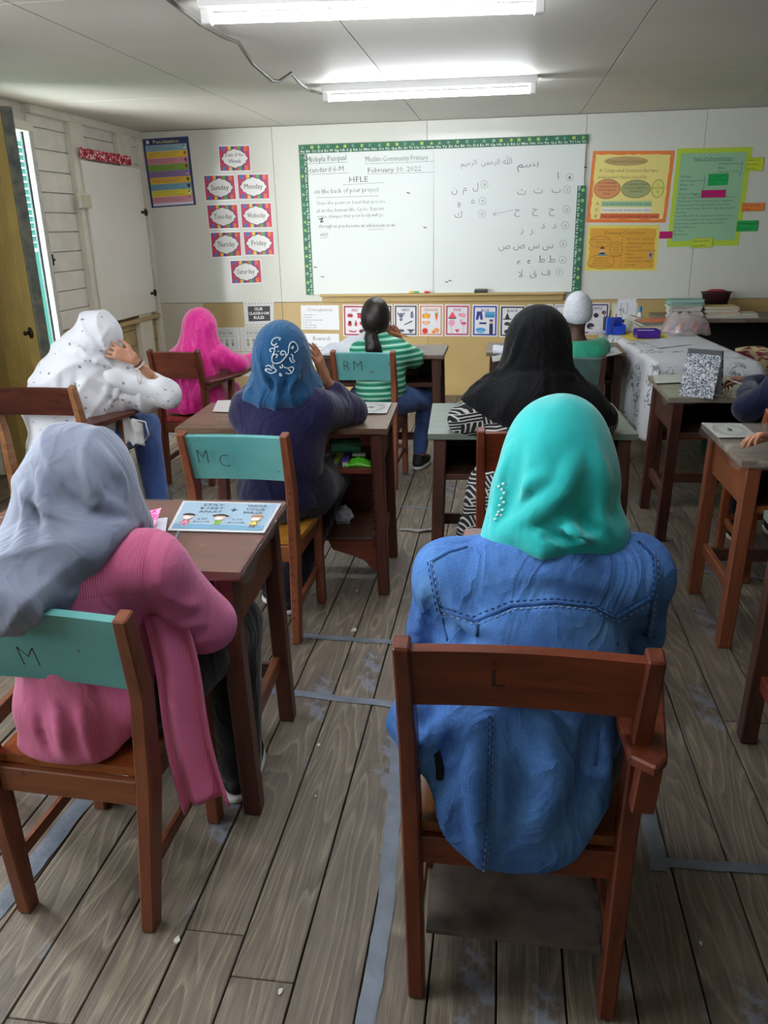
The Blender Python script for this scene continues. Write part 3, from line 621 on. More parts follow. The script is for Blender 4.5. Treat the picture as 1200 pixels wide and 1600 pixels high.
cps = [('RED', 535.5, 573.5, 'A82A4A', 'C23A50', '6A2438', 476), ('BROWN', 576, 613, '3E3A40', 'B0705A', '6A4A3A', 475.5), ('GREY', 615.5, 652.5, '4A4A56', '77788A', '4E4E5E', 475.5), ('ORANGE', 654.7, 692.3, 'D98F76', 'D9772E', 'A04A20', 475.5), ('PINK', 695.7, 734.3, 'B83A66', 'E2506E', '8A2A4A', 475.5), ('BLUE', 738.3, 778.3, '2E3A9A', '4F9CC9', '26306E', 476),
       ('BLACK', 781.5, 821, '2A2A2E', '26262A', '3A3A3E', 477), ('WHITE', 824, 864, '3E3E44', 'C9C9CC', 'A0A0A4', 475.5), ('GOLD', 867, 906, 'A8A0BE', 'C9B26A', 'A08A4A', 475.5), ('PURPLE', 912.5, 952.5, '4A3A78', '4A3A78', '2E2838', 473)]
for nm, u0, u1, bc, c, dk, v0 in cps:
    s = (u0 - 600) * .00008
    t, p = poster('colour_poster', 'colour name poster reading %s below the whiteboard' % nm if nm not in ('BROWN', 'WHITE', 'GOLD') else {'BROWN': 'dark bordered colour poster half hidden behind the ponytailed girl', 'WHITE': 'dark bordered colour poster mostly hidden behind the black hijab', 'GOLD': 'pale lilac bordered colour poster just left of the white cap'}[nm], 'poster', [(u0, v0), (u1, v0 + .2), (u1 - .02 * (u1 - 640) * .5, v0 + 50), (u0 - .02 * (u0 - 640) * .5, v0 + 49.5)], 'E4E5E8', 'colour name posters')
    for (a0, b0), (a1, b1) in (((.07, .06), (.93, .06)), ((.93, .06), (.93, .94)), ((.93, .94), (.07, .94)), ((.07, .94), (.07, .06))): p.line([(a0, b0), (a1, b1)], .013, K(bc), 1)
    if nm not in ('WHITE', 'GOLD', 'BROWN'): p.text(nm, .5, .79, .08, K(bc if nm != 'ORANGE' else 'C8705A'), 2, 'c', wmax=.6, thin=-.01)
    kit(p, nm, c, dk); p.done('poster_print', t)
for i, (u0, u1, lb) in enumerate([(956, 976, 'cream bordered sheet on the tan wall right of the purple poster'), (978, 997, 'pale green bordered sheet partly behind the standing white card')]):
    t, p = poster('wall_sheet', lb, 'sheet', [(u0, 473.5), (u1, 473.3), (u1 - 2, 520), (u0 - 2, 520)], ['CFC9B4', 'D2D6BE'][i], glossy=False); p.rect(.12, .08, .88, .92, K('D6DAD2')); p.done('sheet_print', t)
# big right-hand charts
def wob(n, a0, b0, a1, b1, amp, seed):
    random.seed(seed); pts = []
    for (x0_, y0_), (x1_, y1_) in (((a0, b0), (a1, b0)), ((a1, b0), (a1, b1)), ((a1, b1), (a0, b1)), ((a0, b1), (a0, b0))):
        for i in range(n): pts.append((x0_ + (x1_ - x0_) * i / n + random.uniform(-amp, amp), y0_ + (y1_ - y0_) * i / n + random.uniform(-amp, amp)))
    return pts
t, p = poster('compound_sentences_chart', 'yellow handwritten chart on compound sentences with an orange border', 'chart', [(926.7, 236), (1054.7, 235.3), (1040, 348), (916, 347.8)], 'F08A4A')
p.poly(wob(16, .045, .05, .955, .95, .008, 2), K('EFE08A'))
p.ell(.42, .86, .27, .065, K('C4A86E'), 2, 24); p.text('Compound Sentences', .42, .835, .05, K('5A4A3A'), 3, 'c', wmax=.47, thin=.01)
p.text('A Compound Sentence has two', .1, .71, .05, K('5A4A30'), 2, wmax=.72, thin=.01); p.text('independent clauses joined by:', .1, .62, .05, K('5A4A30'), 2, wmax=.6, thin=.01)
p.ell(.22, .475, .165, .135, K('E39A66'), 2, 20); p.ring(.22, .475, .168, .138, .006, K('6A4A30'), 3, 24); p.ell(.58, .475, .18, .125, K('A8B07A'), 2, 20); p.ring(.58, .475, .183, .128, .006, K('5A5A40'), 3, 24); p.ell(.85, .48, .075, .125, K('E4E07A'), 2, 16); p.ring(.85, .48, .078, .128, .006, K('6A6A40'), 3, 20)
for i, l in enumerate(['a coordinating', 'conjunction: for', 'and nor but or', 'yet so']): p.text(l, .22, .55 - i * .05, .03, K('6A3A28'), 4, 'c', wmax=.24)
for i, l in enumerate(['a conjunctive adverb', '(however, therefore,', 'therefore)']): p.text(l, .58, .53 - i * .05, .03, K('4A5238'), 4, 'c', wmax=.28)
for i, l in enumerate(['a', 'semicolon', '(;)']): p.text(l, .85, .53 - i * .05, .03, K('5A5A2A'), 4, 'c', wmax=.12)
for i, (l, s, c) in enumerate([('A', 'Tom reads novels, but Jack reads comics', '9CCBA0'), ('C', 'Tom reads novels; his friend reads comics', 'F0ECE2'), ('B', 'Tom reads novels; however, Jack reads comics', 'DE6A42')]):
    b = .26 - i * .088; p.text(l, .1, b - .01, .045, K('5A4A30'), 2); p.rect(.17, b - .03, .80 + (.11 if i == 2 else 0), b + .045, K(c), 2); p.text(s, .185, b - .008, .032, K('4A4038'), 3, wmax=.6 + (.1 if i == 2 else 0))
p.done('chart_print', t)
t, p = poster('drawing_conclusion_chart', 'amber handwritten chart titled Drawing Conclusion with a yellow edge', 'chart', [(918.7, 352), (1031.5, 351.5), (1024.8, 422.8), (913.9, 423.3)], 'E9DC6E')
p.poly(wob(14, .04, .05, .955, .93, .01, 5), K('DFA53C')); p.text('Drawing Conclusion', .25, .8, .075, K('6A4A1E'), 2, wmax=.58, thin=.01)
p.ring(.19, .64, .155, .13, .005, K('6A4420'), 2, 24); p.ring(.42, .47, .09, .17, .005, K('6A4420'), 2, 24); p.ring(.22, .2, .19, .16, .005, K('6A4420'), 2, 24)
for i, l in enumerate(['Drawing conclusions', 'is reading between', 'the lines']): p.text(l, .19, .68 - i * .065, .035, K('7A5426'), 2, 'c', wmax=.25)
for i, l in enumerate(['I use', 'evidence', 'what I', 'read to', 'determine']): p.text(l, .42, .56 - i * .06, .035, K('7A5426'), 2, 'c', wmax=.13)
for i, l in enumerate(['Drawing is when', 'inferring because', 'authors don\'t tell us', 'everything I need to know']): p.text(l, .22, .27 - i * .055, .035, K('7A5426'), 2, 'c', wmax=.32)
p.ell(.225, .5, .03, .04, K('7A3A2A'), 2, 8); p.ell(.225, .43, .045, .06, K('D9B48A'), 3, 8); p.poly([(.16, .34), (.27, .34), (.28, .4), (.2, .41)], K('4A8AB0'), 3)
for i in range(12): p.line([(.50, .84 - i * .07), (.498, .815 - i * .07)], .004, K('A04A20'))
p.text('When I draw conclusions I', .55, .68, .045, K('6A4A1E'), 2, wmax=.38, thin=.01)
for i, l in enumerate(['- Think about what I know', '  about the topic.', '- Think about what the author has', '  written.', '- Combine them.', '- Keep reading to confirm or', '  reconsider.']): p.text(l, .55, .585 - i * .078, .04, K('6A4A1E'), 2, wmax=.42)
p.rect(.88, .27, .93, .42, K('A9AAB4'), 2); p.ell(.905, .35, .018, .05, K('55556A'), 3, 8); p.done('chart_print', t)
t, p = poster('formal_letter_chart', 'green handwritten chart on parts of a formal letter with a lime border', 'chart', [(1058.5, 232), (1176.5, 229.5), (1154, 383.5), (1041.5, 386)], 'BCD94A')
p.rect(.06, .06, .93, .95, K('98C6A0')); p.text('Parts of a Formal Letter', .5, .88, .03, K('2E4A48'), 2, 'c', wmax=.52, thin=.0); p.line([(.24, .872), (.76, .872)], .003, K('2E4A48'))
for i, l in enumerate(['84 Mead Pen Road', 'Belize', 'February 7, 2022']): p.text(l, .58, .83 - i * .04, .022, K('4A6A66'), 2, wmax=.3)
for i, l in enumerate(['Manager', '87th Shopping Center', 'Belize City', 'Belize', 'Dear Sir/Madam,']): p.text(l, .09, .71 - i * .042 - (.01 if i == 4 else 0), .024, K('3E5A58'), 2, wmax=.34)
for i, l in enumerate(['I bought a pair of headphones from your shop on', '22nd January. They were made by a company in', 'China and started being allowed to use them', 'for my other classes. After two days they stopped', 'working.', 'I paid $60.00 for the headphones, however, I do', 'not need the money back. I am only asking for a', 'replacement. I await your prompt response.', 'Respectfully yours,', 'T. Usher', 'Khadi Usher']): p.text(l, .08, .50 - i * .038, .021, K('3E5A58'), 2, wmax=(.82 if len(l) > 30 else .3))
p.line([(.395, .73), (.42, .7), (.41, .66), (.43, .655), (.41, .64), (.42, .61), (.39, .57)], .003, K('2E4A8A')); p.line([(.33, .55), (.31, .54), (.32, .51)], .003, K('2E4A8A')); p.line([(.88, .86), (.9, .84), (.88, .8), (.9, .79), (.88, .77), (.89, .73), (.86, .72)], .003, K('2E4A8A'))
p.done('chart_print', t)
tags_ = [('1CB45C', ['To whom and', 'where the letter', 'is going'], [(1107.5, 272), (1138, 271), (1136, 289), (1105.5, 290.3)], 'bright green sticky label pasted inside the formal letter chart'), ('C41E72', ['Greeting'], [(1096.5, 297.5), (1134, 296.5), (1133, 308.3), (1095, 309)], 'magenta sticky label pasted inside the formal letter chart'),
         ('CFE03C', ['Address of', 'the writer', 'and date'], [(1166.5, 246.5), (1194, 246), (1191.5, 267), (1164, 267)], 'lime sticky label at the top right edge of the formal letter chart'), ('EE8A44', ['State the Reason', 'politely'], [(1159.5, 317.5), (1195.5, 317.2), (1193.5, 329.5), (1158, 330.5)], 'orange sticky label at the right edge of the formal letter chart'),
         ('22B45A', ['Politely suggest', 'a solution'], [(1152.5, 345), (1185, 344.2), (1183, 361), (1150, 361.7)], 'bright green sticky label overhanging the right edge of the formal letter chart'), ('C41E72', ['Closing'], [(1031, 361.8), (1051, 361.5), (1050, 372.3), (1029.8, 372.8)], 'magenta sticky label at the lower left of the formal letter chart'),
         ('C9DC4A', ['Sign and print', 'your name'], [(1081, 372.5), (1114, 371.3), (1112.5, 386.5), (1079.5, 388)], 'yellow green sticky label under the formal letter chart')]
for c, ls, qd, lb in tags_:
    t, p = poster('sticky_label', lb, 'label', qd, c, 'sticky labels around the formal letter chart', d=.0035)
    for i, l in enumerate(ls): p.text(l, .08, 1 - (i + .8) / (len(ls) + .15), .55 / (len(ls) + .6), K('333A3A'), 1, wmax=.84)
    for e in (((0, 0), (1, 0)), ((1, 0), (1, 1)), ((1, 1), (0, 1)), ((0, 1), (0, 0))): p.line(e, .0015, K('4A4A40'), 1)
    p.done('label_print', t)
S = Sheet(.001)
S.ln([(1156, 214), (1158, 210), (1163, 209), (1166, 205)], .004, K('6A6A64'))
# ================================================================== furniture
WB = wood('red_brown_chair_wood', '#7A3B22', '#4A1F12', 2, .38, worn='#7A3A20', wamt=.62)
WBX = wood('red_brown_board_wood', '#803A1A', '#552410', 0, .36, worn='#7A3A1E', wamt=.62)
WO = wood('orange_brown_wood', '#8E5034', '#6A3822', 2, .45, chips='#5A3020', camt=.66)
WOX = wood('orange_brown_board', '#945630', '#6E3C22', 0, .45, chips='#5E3422', camt=.66)
WD = wood('dark_brown_wood', '#5C3728', '#33201A', 2, .5, chips='#8A7A6A', camt=.74)
WDX = wood('dark_brown_board', '#5E3A2A', '#38231B', 0, .5)
WM = wood('maroon_brown_wood', '#6A382C', '#42221A', 2, .42, chips='#2E1A14', camt=.68)
WMX = wood('maroon_brown_board', '#7E3C28', '#54261A', 0, .42, chips='#9A8A78', camt=.75)
WS = wood('honey_seat_wood', '#9A6230', '#74441E', 1, .35)
WT = wood('scratched_desk_top', '#7A4630', '#5A301E', 0, .4, chips='#B0A08C', camt=.64, nscale=12)
WG = wood('grey_worn_desk_top', '#8A8378', '#5E5348', 0, .4, worn='#6E5A48', wamt=.5, chips='#B3AC9E', camt=.66)
WP = wood('plastic_wrapped_top', '#94877A', '#6A5A4C', 0, .16, worn='#B0A898', wamt=.56)
WA = wood('pale_arm_wood', '#A8764E', '#7A4C2E', 1, .35)
M_teal = NG('chipped_teal_paint', .5)
_v = M_teal.coords(); _c = M_teal.mix(M_teal.ramp(M_teal.noise(_v, 5, 4), (.3, 0.), (.7, 1.)), '#539C9C', '#6DB3AF')
_c = M_teal.mix(M_teal.ramp(M_teal.noise(_v, 24, 6, .7), (.655, 0.), (.67, 1.)), _c, '#6A3A26'); M_teal.bump(M_teal.noise(_v, 40, 4), .15, .002); M_teal = M_teal.out(_c)
M_film = mat('clear_plastic_film', '#E8EAEA', .08, trans=.0, alpha=.04, spec=.8)
M_pen = K('1E2422', .6); K_ = K
def chair(label, x, y, rot, wt=.45, wb=.41, H=.87, hb=.125, post=WB, back=WBX, seat=WS, name='school_chair', text=None, tablet=None, dep=.37, shelf=False, sh=.43, hbtop=.012, group='wooden classroom chairs', postback=None, lean=.045, tcol=None):
    t = thing(name, label, 'chair', (x, y, 0), group, rot)
    zt = H; w2, w1 = wt / 2 - .018, wb / 2 - .018
    for s in (-1, 1):
        xs = w1 + (w2 - w1) * .5
        MB().beam([(s * w1, 0, 0), (s * xs, .022, sh - .03), (s * (xs + (w2 - xs) * .55), .012, .64), (s * w2, -lean, zt)], [.034, .036, .034, .03], [.042, .062, .052, .04], (1, 0, 0)).build('rear_post', post, t, bevel=.004, local=True)
        MB().beam([(s * (w1 + .01), dep, 0), (s * (w1 + .01), dep - .005, sh - .02)], .036, .042, (1, 0, 0)).build('front_leg', post, t, bevel=.004, local=True)
        MB().beam([(s * (w1 + .002), .02, .155), (s * (w1 + .002), dep - .02, .165)], .018, .032, (1, 0, 0)).build('side_stretcher', post, t, bevel=.003, local=True)
        MB().beam([(s * (w1 + .004), .02, sh - .055), (s * (w1 + .004), dep - .02, sh - .055)], .022, .062, (1, 0, 0)).build('seat_rail', post, t, bevel=.003, local=True)
    MB().bx(-w1 - .01, w1 + .01, .008, .03, sh - .09, sh - .024).build('rear_apron', back if back is not M_teal else WOX, t, bevel=.003, local=True)
    MB().bx(-w1 - .01, w1 + .01, dep - .03, dep - .008, sh - .085, sh - .024).build('front_apron', WDX, t, bevel=.003, local=True)
    MB().bx(-w1 - .01, w1 + .01, dep - .02, dep, .17, .20).build('front_stretcher', post, t, bevel=.003, local=True)
    sm = MB(); n = 8
    sm.grid(lambda a, b: ((a - .5) * (wb - .0 + .03 * b), .025 + (dep + .015) * b - .0, sh + .001 - .008 * math.sin(PI * a) * math.sin(PI * b)), n, n, .022).build('seat', seat, t, local=True)
    # back board, slightly bowed, between the posts
    zb_ = zt - hbtop - hb; f = lambda z: -lean * (z - .64) / (zt - .64) + .012 * (zt - z) / (zt - .64)
    wtop = w2 - .012
    bb = MB().grid(lambda a, b: ((a - .5) * 2 * (wtop - .004 * (1 - b)), f(zb_ + hb * b) + .012 * math.sin(PI * a) + .013, zb_ + hb * b), 10, 2, -.02)
    bb = bb.build('backrest', back, t, local=True)
    if text:
        yb = f(zb_ + hb / 2) + .0
        for body, a, zz, h, wd in text:
            pn = Panel((-w2, f(zt) - .012 + .004, zb_ + hb), (w2, f(zt) - .012 + .004, zb_ + hb), (w2, f(zb_) - .012 + .004, zb_), (-w2, f(zb_) - .012 + .004, zb_))
            pn.text(body, a, zz, h, tcol or M_pen, 6, wfix=wd, thin=.024)
            o = pn.mb.build('scrawled_letters', None, bb, local=True)
    if tablet:
        s, mt = tablet; big = s == 2; s = 1
        MB().beam([(s * (w1 + .05), .30, sh - .05), (s * (w1 + .055), .33, .66)], .03, .05, (1, 0, 0)).build('arm_post', post, t, bevel=.004, local=True)
        MB().beam([(s * (w2 + .01), .0, .635), (s * (w2 + .015), .40, .635)], .04, .03, (1, 0, 0)).build('arm_bearer', post, t, bevel=.004, local=True)
        pl = [(s * (w2 - .03), -.0), (s * (w2 + .05), -.0), (s * (w2 + .10), .12), (s * (w2 + .14), .28), (s * (w2 + .13), .60), (s * (w2 - .22), .62), (s * (w2 - .25), .42), (s * (w2 - .12), .30), (s * (w2 - .03), .18)]
        if big: MB().beam([(.215, -.045, .56), (.222, -.045, .656)], .04, .035, (1, 0, 0)).build('arm_block', post, t, bevel=.003, local=True)
        if big: pl = [(.185, -.055), (.225, -.085), (.250, -.05), (.268, .08), (.305, .30), (.32, .60), (.31, .95), (.28, 1.0), (-.13, 1.035), (-.155, 1.02), (-.16, .86), (-.12, .62), (.05, .48), (.16, .30)]
        MB().prism(pl, 2, .655, .677).build('writing_arm', mt, t, bevel=.004, local=True)
    if shelf:
        mb = MB().grid(lambda a, b: ((a - .5) * (wb - .075), .01 + .3 * b, .165 - .006 * a), 12, 3, .01); mb.build('under_shelf', mat('worn_grey_board', '#6E615A', .6, noise_amt=.35, nscale=14, col2='#4A3F3A'), t, local=True)
    if postback: pass
    return t
def desk(label, x, y, rot, w=.86, d=.52, h=.745, leg=WM, top=WT, apron=WMX, lean=0, name='school_desk', film=False, locker=False, cubby=True, anchor='R', legdx=.05, poster_=None, group='wooden classroom desks', open_side='near', shelf_col=WDX, rail=True):
    "x, y = near right (or near left) corner of the top"
    t = thing(name, label, 'desk', (x, y, 0), group, rot)
    X0 = -w if anchor == 'R' else 0; X1 = X0 + w
    o = legdx
    for lx in (X0 + o, X1 - o):
        for ly in (.04, d - .05):
            dx = .012 if lx < (X0 + X1) / 2 else -.012
            MB().beam([(lx - dx * 1.5, ly, 0), (lx + dx * 0, ly, h - .025)], [.05, .052], [.05, .055], (1, 0, 0)).build('leg', leg, t, bevel=.004, local=True)
        MB().beam([(lx - .0, .06, h - .11), (lx - .0, d - .07, h - .11)], .022, .17, (1, 0, 0)).build('side_panel', apron, t, bevel=.003, local=True)
        if rail: MB().beam([(lx, .05, .22), (lx, d - .06, .22)], .024, .05, (1, 0, 0)).build('side_stretcher', apron, t, bevel=.003, local=True)
    MB().bx(X0 + o, X1 - o, d - .075, d - .06, h - .20, h - .026).build('front_panel', apron, t, bevel=.003, local=True)
    MB().bx(X0 + o + .02, X1 - o - .02, .06, d - .07, h - .20, h - .19).build('book_shelf', shelf_col, t, bevel=.002, local=True)
    MB().bx(X0 + o + .02, X1 - o - .02, .03, .055, h - .205, h - .18).build('shelf_edge', apron, t, bevel=.003, local=True)
    if rail: MB().bx(X0 + o, X1 - o, d - .07, d - .045, .16, .215).build('foot_rail', shelf_col, t, bevel=.003, local=True)
    MB().grid(lambda a, b: (X0 + w * a, d * b, h + .001 * math.sin(9 * a) * math.cos(5 * b)), 12, 8, .024).build('desk_top', top, t, local=True)
    if film:
        random.seed(int(abs(x) * 100)); n = 26
        def ff(a, b):
            aa = a * 1.06 - .03; dz = 0
            e = max(0, .03 - min(aa + .03, 1.03 - aa)) / .03; e2 = max(0, (.05 - b) / .05)
            return (X0 + w * max(-.006, min(1.006, aa)), -.004 + (d + .008) * b, h + .0025 + .0016 * math.sin(31 * a + 7 * b) * math.cos(23 * b) - .035 * max(0, abs(aa - .5) - .506) * 30 * .3)
        MB().grid(ff, n, 14, .0004).build('plastic_cover', M_film, t, local=True)
        for sx in (X0 - .004, X1 + .004):
            MB().grid(lambda a, b: (sx + .006 * math.sin(14 * a) * b * (1 if sx > X0 else -1), d * a, h - .0 - b * (.035 + .012 * math.sin(9 * a))), 20, 3, .0005).build('plastic_edge', M_film, t, local=True)
        MB().grid(lambda a, b: (X0 + w * a, -.004 - .004 * math.sin(20 * a) * b, h - b * (.022 + .008 * math.sin(17 * a))), 30, 3, .0005).build('plastic_edge', M_film, t, local=True)
    if locker:
        xi = X1 - o - .24
        MB().bx(xi, xi + .018, .07, d - .08, .26, h - .205).build('locker_side', apron, t, bevel=.002, local=True)
        MB().bx(xi, X1 - o, d - .10, d - .085, .26, h - .205).build('locker_back', apron, t, bevel=.002, local=True)
        MB().bx(xi, X1 - o - .01, .05, d - .08, .245, .26).build('locker_floor', shelf_col, t, bevel=.002, local=True)
        pl = [(xi + .01, .245), (X1 - o, .245), (X1 - o, .09), (X1 - o - .03, .105), (X1 - o - .07, .15), (X1 - o - .13, .175), (xi + .03, .20)]
        MB().prism(pl, 1, .055, .073).build('curved_bracket', apron, t, bevel=.002, local=True)
    return t
d2r = math.radians
# --- chairs
CF = chair('brown wooden chair with one writing arm under the denim shirt, nearest at right', .055, 1.262, d2r(0), .462, .43, .872, .128, WB, WBX, WS, 'writing_arm_chair', shelf=True, tablet=(2, WB))
chair('turquoise backed chair with worn orange frame under the pink cardigan, nearest at left', -.945, 1.36, d2r(-3), .50, .36, .85, .185, WO, M_teal, wood('orange_seat_wood', '#A8602E', '#84441E', 1, .3), text=[('J', .115, .52, .2, .04), ('M', .44, .25, .30, .085)])
chair('turquoise backed chair lettered MC behind the navy clad girl', -.952, 2.735, d2r(-1), .425, .40, .862, .172, WO, M_teal, wood('yellow_seat_wood', '#C08A3A', '#94601E', 1, .25), text=[('M', .13, .36, .34, .10), ('C', .34, .30, .30, .10)])
chair('turquoise backed chair lettered RM behind the girl in the green striped shirt', -.81, 4.71, d2r(-2), .395, .38, .865, .165, WO, M_teal, WO, text=[('R', .17, .35, .38, .10), ('M', .34, .35, .38, .14)])
chair('brown wooden chair with writing arm behind the pink veiled girl', -1.975, 4.70, d2r(-3), .345, .34, .87, .165, WB, wood('mid_brown_back_board', '#8A4A32', '#653020', 0, .4), wood('red_seat_wood', '#B8484A', '#8A2E2E', 1, .35), 'writing_arm_chair', tablet=(1, WM))
chair('dark brown wooden chair with writing arm at the left edge behind the white veiled girl', -2.235, 3.56, d2r(0), .47, .45, .868, .135, WA, wood('dark_knotty_back_board', '#5A2A1E', '#33140F', 0, .35), WS, 'writing_arm_chair', tablet=(1, WM))
chair('brown wooden chair behind the woman in the black hijab', .13, 2.83, d2r(2), .43, .40, .868, .15, WB, WBX, wood('rose_seat_wood', '#8E5248', '#6E3A34', 1, .4))
chair('grey painted chair behind the boy in the white cap', .44, 4.95, d2r(-2), .36, .36, .80, .16, WD, mat('greyish_teal_paint', '#55716C', .55, noise_amt=.3, nscale=14), WD)
chair('chair with faded teal backrest behind the navy sleeved child at the right edge', 1.30, 3.50, d2r(2), .42, .40, .80, .16, wood('light_orange_post', '#A8603A', '#804020', 2, .4), M_teal, WO)
# --- desks
POS = (-.625, 1.735)
DK1 = desk('scratched brown desk with a blue poster taped on it, in front of the grey hijab', *POS, d2r(2.5), .86, .54, .752, WM, WT, WOX, film=True)
DK2 = desk('brown desk with a side locker in front of the navy clad girl', -.458, 3.175, d2r(2.5), .905, .52, .765, WM, wood('navy_desk_top', '#826A58', '#5C4638', 0, .3, chips='#A09684', camt=.62, nscale=9), WMX, locker=True)
DK3 = desk('dark grey topped desk in front of the girl in the green striped shirt', -.355, 4.93, d2r(0), .78, .46, .80, WD, WG, WDX)
DK4 = desk('long grey green topped desk in front of the woman in the black hijab', -.29, 3.16, d2r(3), .84, .60, .75, WD, wood('grey_green_desk_top', '#7A857C', '#5E6A62', 0, .45, worn='#A08462', wamt=.60), WDX, anchor='L')
DK5 = desk('dark desk with a marbled notebook standing on it', .80, 3.94, d2r(0), .86, .60, .75, wood('dark_reddish_leg', '#5E3026', '#341C17', 2, .5, chips='#A09A90', camt=.755), wood('pale_wrapped_top', '#A39C84', '#857C66', 0, .2), WDX, anchor='L', film=True)
DK6 = desk('orange brown desk with a plastic wrapped worn top at the right edge', .845, 2.84, d2r(1), .86, .57, .752, WO, WP, WOX, anchor='L', film=True)
DK7 = desk('dark desk cut off at the lower right edge', .76, 1.80, d2r(-1), .86, .52, .75, WD, wood('green_grey_top', '#6E7A70', '#525C54', 0, .4), WMX, anchor='L')
DK8 = desk('small desk in front of the boy in the white cap', -.10, 5.02 + .22, d2r(0), .88, .46, .77, WD, WG, WDX, anchor='L')
# hand lettering on a chair post, a desk leg and the nearest backrest
MCc = [o for o in bpy.data.objects if o.name.startswith('school_chair') and 'MC' in o.get('label', '')][0]
posts = [c for c in MCc.children if c.name.startswith('rear_post')]
pn = Panel((.178, -.012, .70), (.205, -.012, .70), (.198, -.034, .10), (.172, -.034, .10))
for i, ch_ in enumerate('CHELSIATAHAVINER'): pn.text(ch_, .5, .93 - i * .06, .026, K_('3A1A12'), 3, 'c', thin=.0)
pn.mb.build('carved_letters', None, posts[1], local=True, kind='stuff')
pn = Panel((-.085, .005, .60), (-.085, .005, .66), (-.03, .005, .66), (-.03, .005, .60))
lg = [c for c in DK2.children if c.name.startswith('leg')]
pn = Panel((-.078, .0105, .62), (-.022, .0105, .62), (-.022, .0095, .22), (-.078, .0095, .22))
for i, ch_ in enumerate('KERMAWNVW'): pn.text(ch_, .42, .06 + i * .10, .06, K_('2A120C'), 3, 'c', rot=PI / 2, thin=.0)
pn.mb.build('painted_letters', None, lg[-2], local=True, kind='stuff')
bk = [c for c in CF.children if c.name.startswith('backrest')][0]
pn = Panel((-.2, -.046, .86), (.2, -.046, .86), (.2, -.020, .735), (-.2, -.020, .735)); pn.text('L', .36, .42, .30, K_('33160E'), 6, thin=-.01); pn.mb.build('faded_letter', None, bk, local=True)
# ================================================================== tables with things at the front right, papers, floor litter
def flat_sheet(name, label, cat, quad, z, mt, group=None, th=.0012, curl=0.):
    c = [PZ(u, v, z) if len((u, v)) == 2 else None for u, v in quad]
    t = thing(name, label, cat, ((c[3][0] + c[2][0]) / 2, (c[3][1] + c[2][1]) / 2, z), group)
    p = Panel(*c, out=(0, 0, 1))
    p.sheet('sheet', t, mt); return t, p
# poster taped on the near desk
zt = .757
t, p = flat_sheet('desk_poster', 'laminated light blue poster about masks and distance taped on the near left desk', 'poster', [(286, 783), (440, 787), (413, 833), (262, 829)], zt, mat('poster_white', '#E4EAEE', .12, coat=.6))
p.rect(.03, .06, .965, .95, K('A9C6DC', .25)); p.rect(.03, .06, .965, .20, K('7FAFD0', .25), 2)
for l, a, b in (('STAY', .30, .82), ('6 FEET', .27, .70), ('APART', .26, .58)): p.text(l, .34, b, .08, K('4E5A66'), 3, 'c', wmax=.24, thin=.0)
for l, b in (('WEAR', .82), ('YOUR', .70), ('MASK', .58)): p.text(l, .78, b, .08, K('4E5A66'), 3, 'c', wmax=.2)
p.rect(.535, .69, .60, .715, K('33404A'), 3); p.rect(.56, .64, .575, .76, K('33404A'), 4)
for a, hair, top_, bot in ((.14, '3A2E38', 'D98AA0', 'D98AA0'), (.47, '4A3A34', '7DBE4A', '8A9A9A'), (.84, 'A8744A', 'E2D25A', '7A5A3E')):
    p.ell(a, .42, .055, .09, K('E8C2A8'), 3, 14); p.ell(a, .475, .065, .07, K(hair), 4, 14, 0, PI); p.ell(a, .385, .04, .045, K('F2F2F4'), 5, 10); p.rect(a - .035, .22, a + .035, .33, K(top_), 3); p.rect(a - .03, .13, a - .008, .22, K(bot), 3); p.rect(a + .008, .13, a + .03, .22, K(bot), 3); p.line([(a - .07, .26), (a - .02, .31)], .005, K('E8C2A8'), 3); p.line([(a + .07, .26), (a + .02, .31)], .005, K('E8C2A8'), 3)
    if a == .47: p.ell(a - .065, .48, .02, .03, K(hair), 4, 8); p.ell(a + .065, .48, .02, .03, K(hair), 4, 8)
for a in (.30, .655): p.text('6 FT', a, .34, .065, K('5A6A78'), 3, 'c', wmax=.1); p.line([(a - .08, .28), (a + .08, .28)], .002, K('3E4A56'), 3); p.line([(a - .065, .30), (a - .08, .28), (a - .065, .26)], .002, K('3E4A56'), 3); p.line([(a + .065, .30), (a + .08, .28), (a + .065, .26)], .002, K('3E4A56'), 3)
p.done('poster_print', t)
# pink patterned paper, pen, white paper under the chin
g = NG('pink_speckled_paper', .6); vo = g.noise(g.coords((1, 1, 1), False), 120, 2); M_pinkp = g.out(g.ramp(vo, (.42, '#EC1E8C'), (.58, '#F7A8D0')))
a_ = PZ(208, 822, .80); 
t = thing('pink_card', 'folded hot pink speckled card standing beside the grey hijab on the near desk', 'card', tuple(PZ(225, 830, zt)))
P0, P1, P2, P3_ = PZ(203, 806, .78), PZ(252, 794, .80), PZ(238, 832, .77), PZ(204, 822, .762)
mb = MB(); mb.add([P0, P1, P2, P3_], [(0, 1, 2, 3)]); mb.add([p_ + np.array([0, .0015, .001]) for p_ in (P0, P1, P2, P3_)], [(3, 2, 1, 0)]); mb.build('card_front', M_pinkp, t)
Q = [PZ(212, 822, .768) - np.array([0, .003, -.002]), PZ(236, 812, .782) - np.array([0, .003, -.002]), PZ(232, 828, .768) - np.array([0, .003, -.002])]
mb = MB(); mb.add(Q, [(0, 1, 2)]); mb.build('white_inset', K('F0EEF2'), t)
t, p = flat_sheet('paper_slip', 'small white folded paper beside the pink card', 'paper', [(232, 812), (262, 809), (258, 836), (236, 840)], zt + .004, K('DDE2EE', .6)); 
t = thing('pen', 'silver grey pen lying on the near left desk below the poster', 'pen', tuple(PZ(275, 840, zt)))
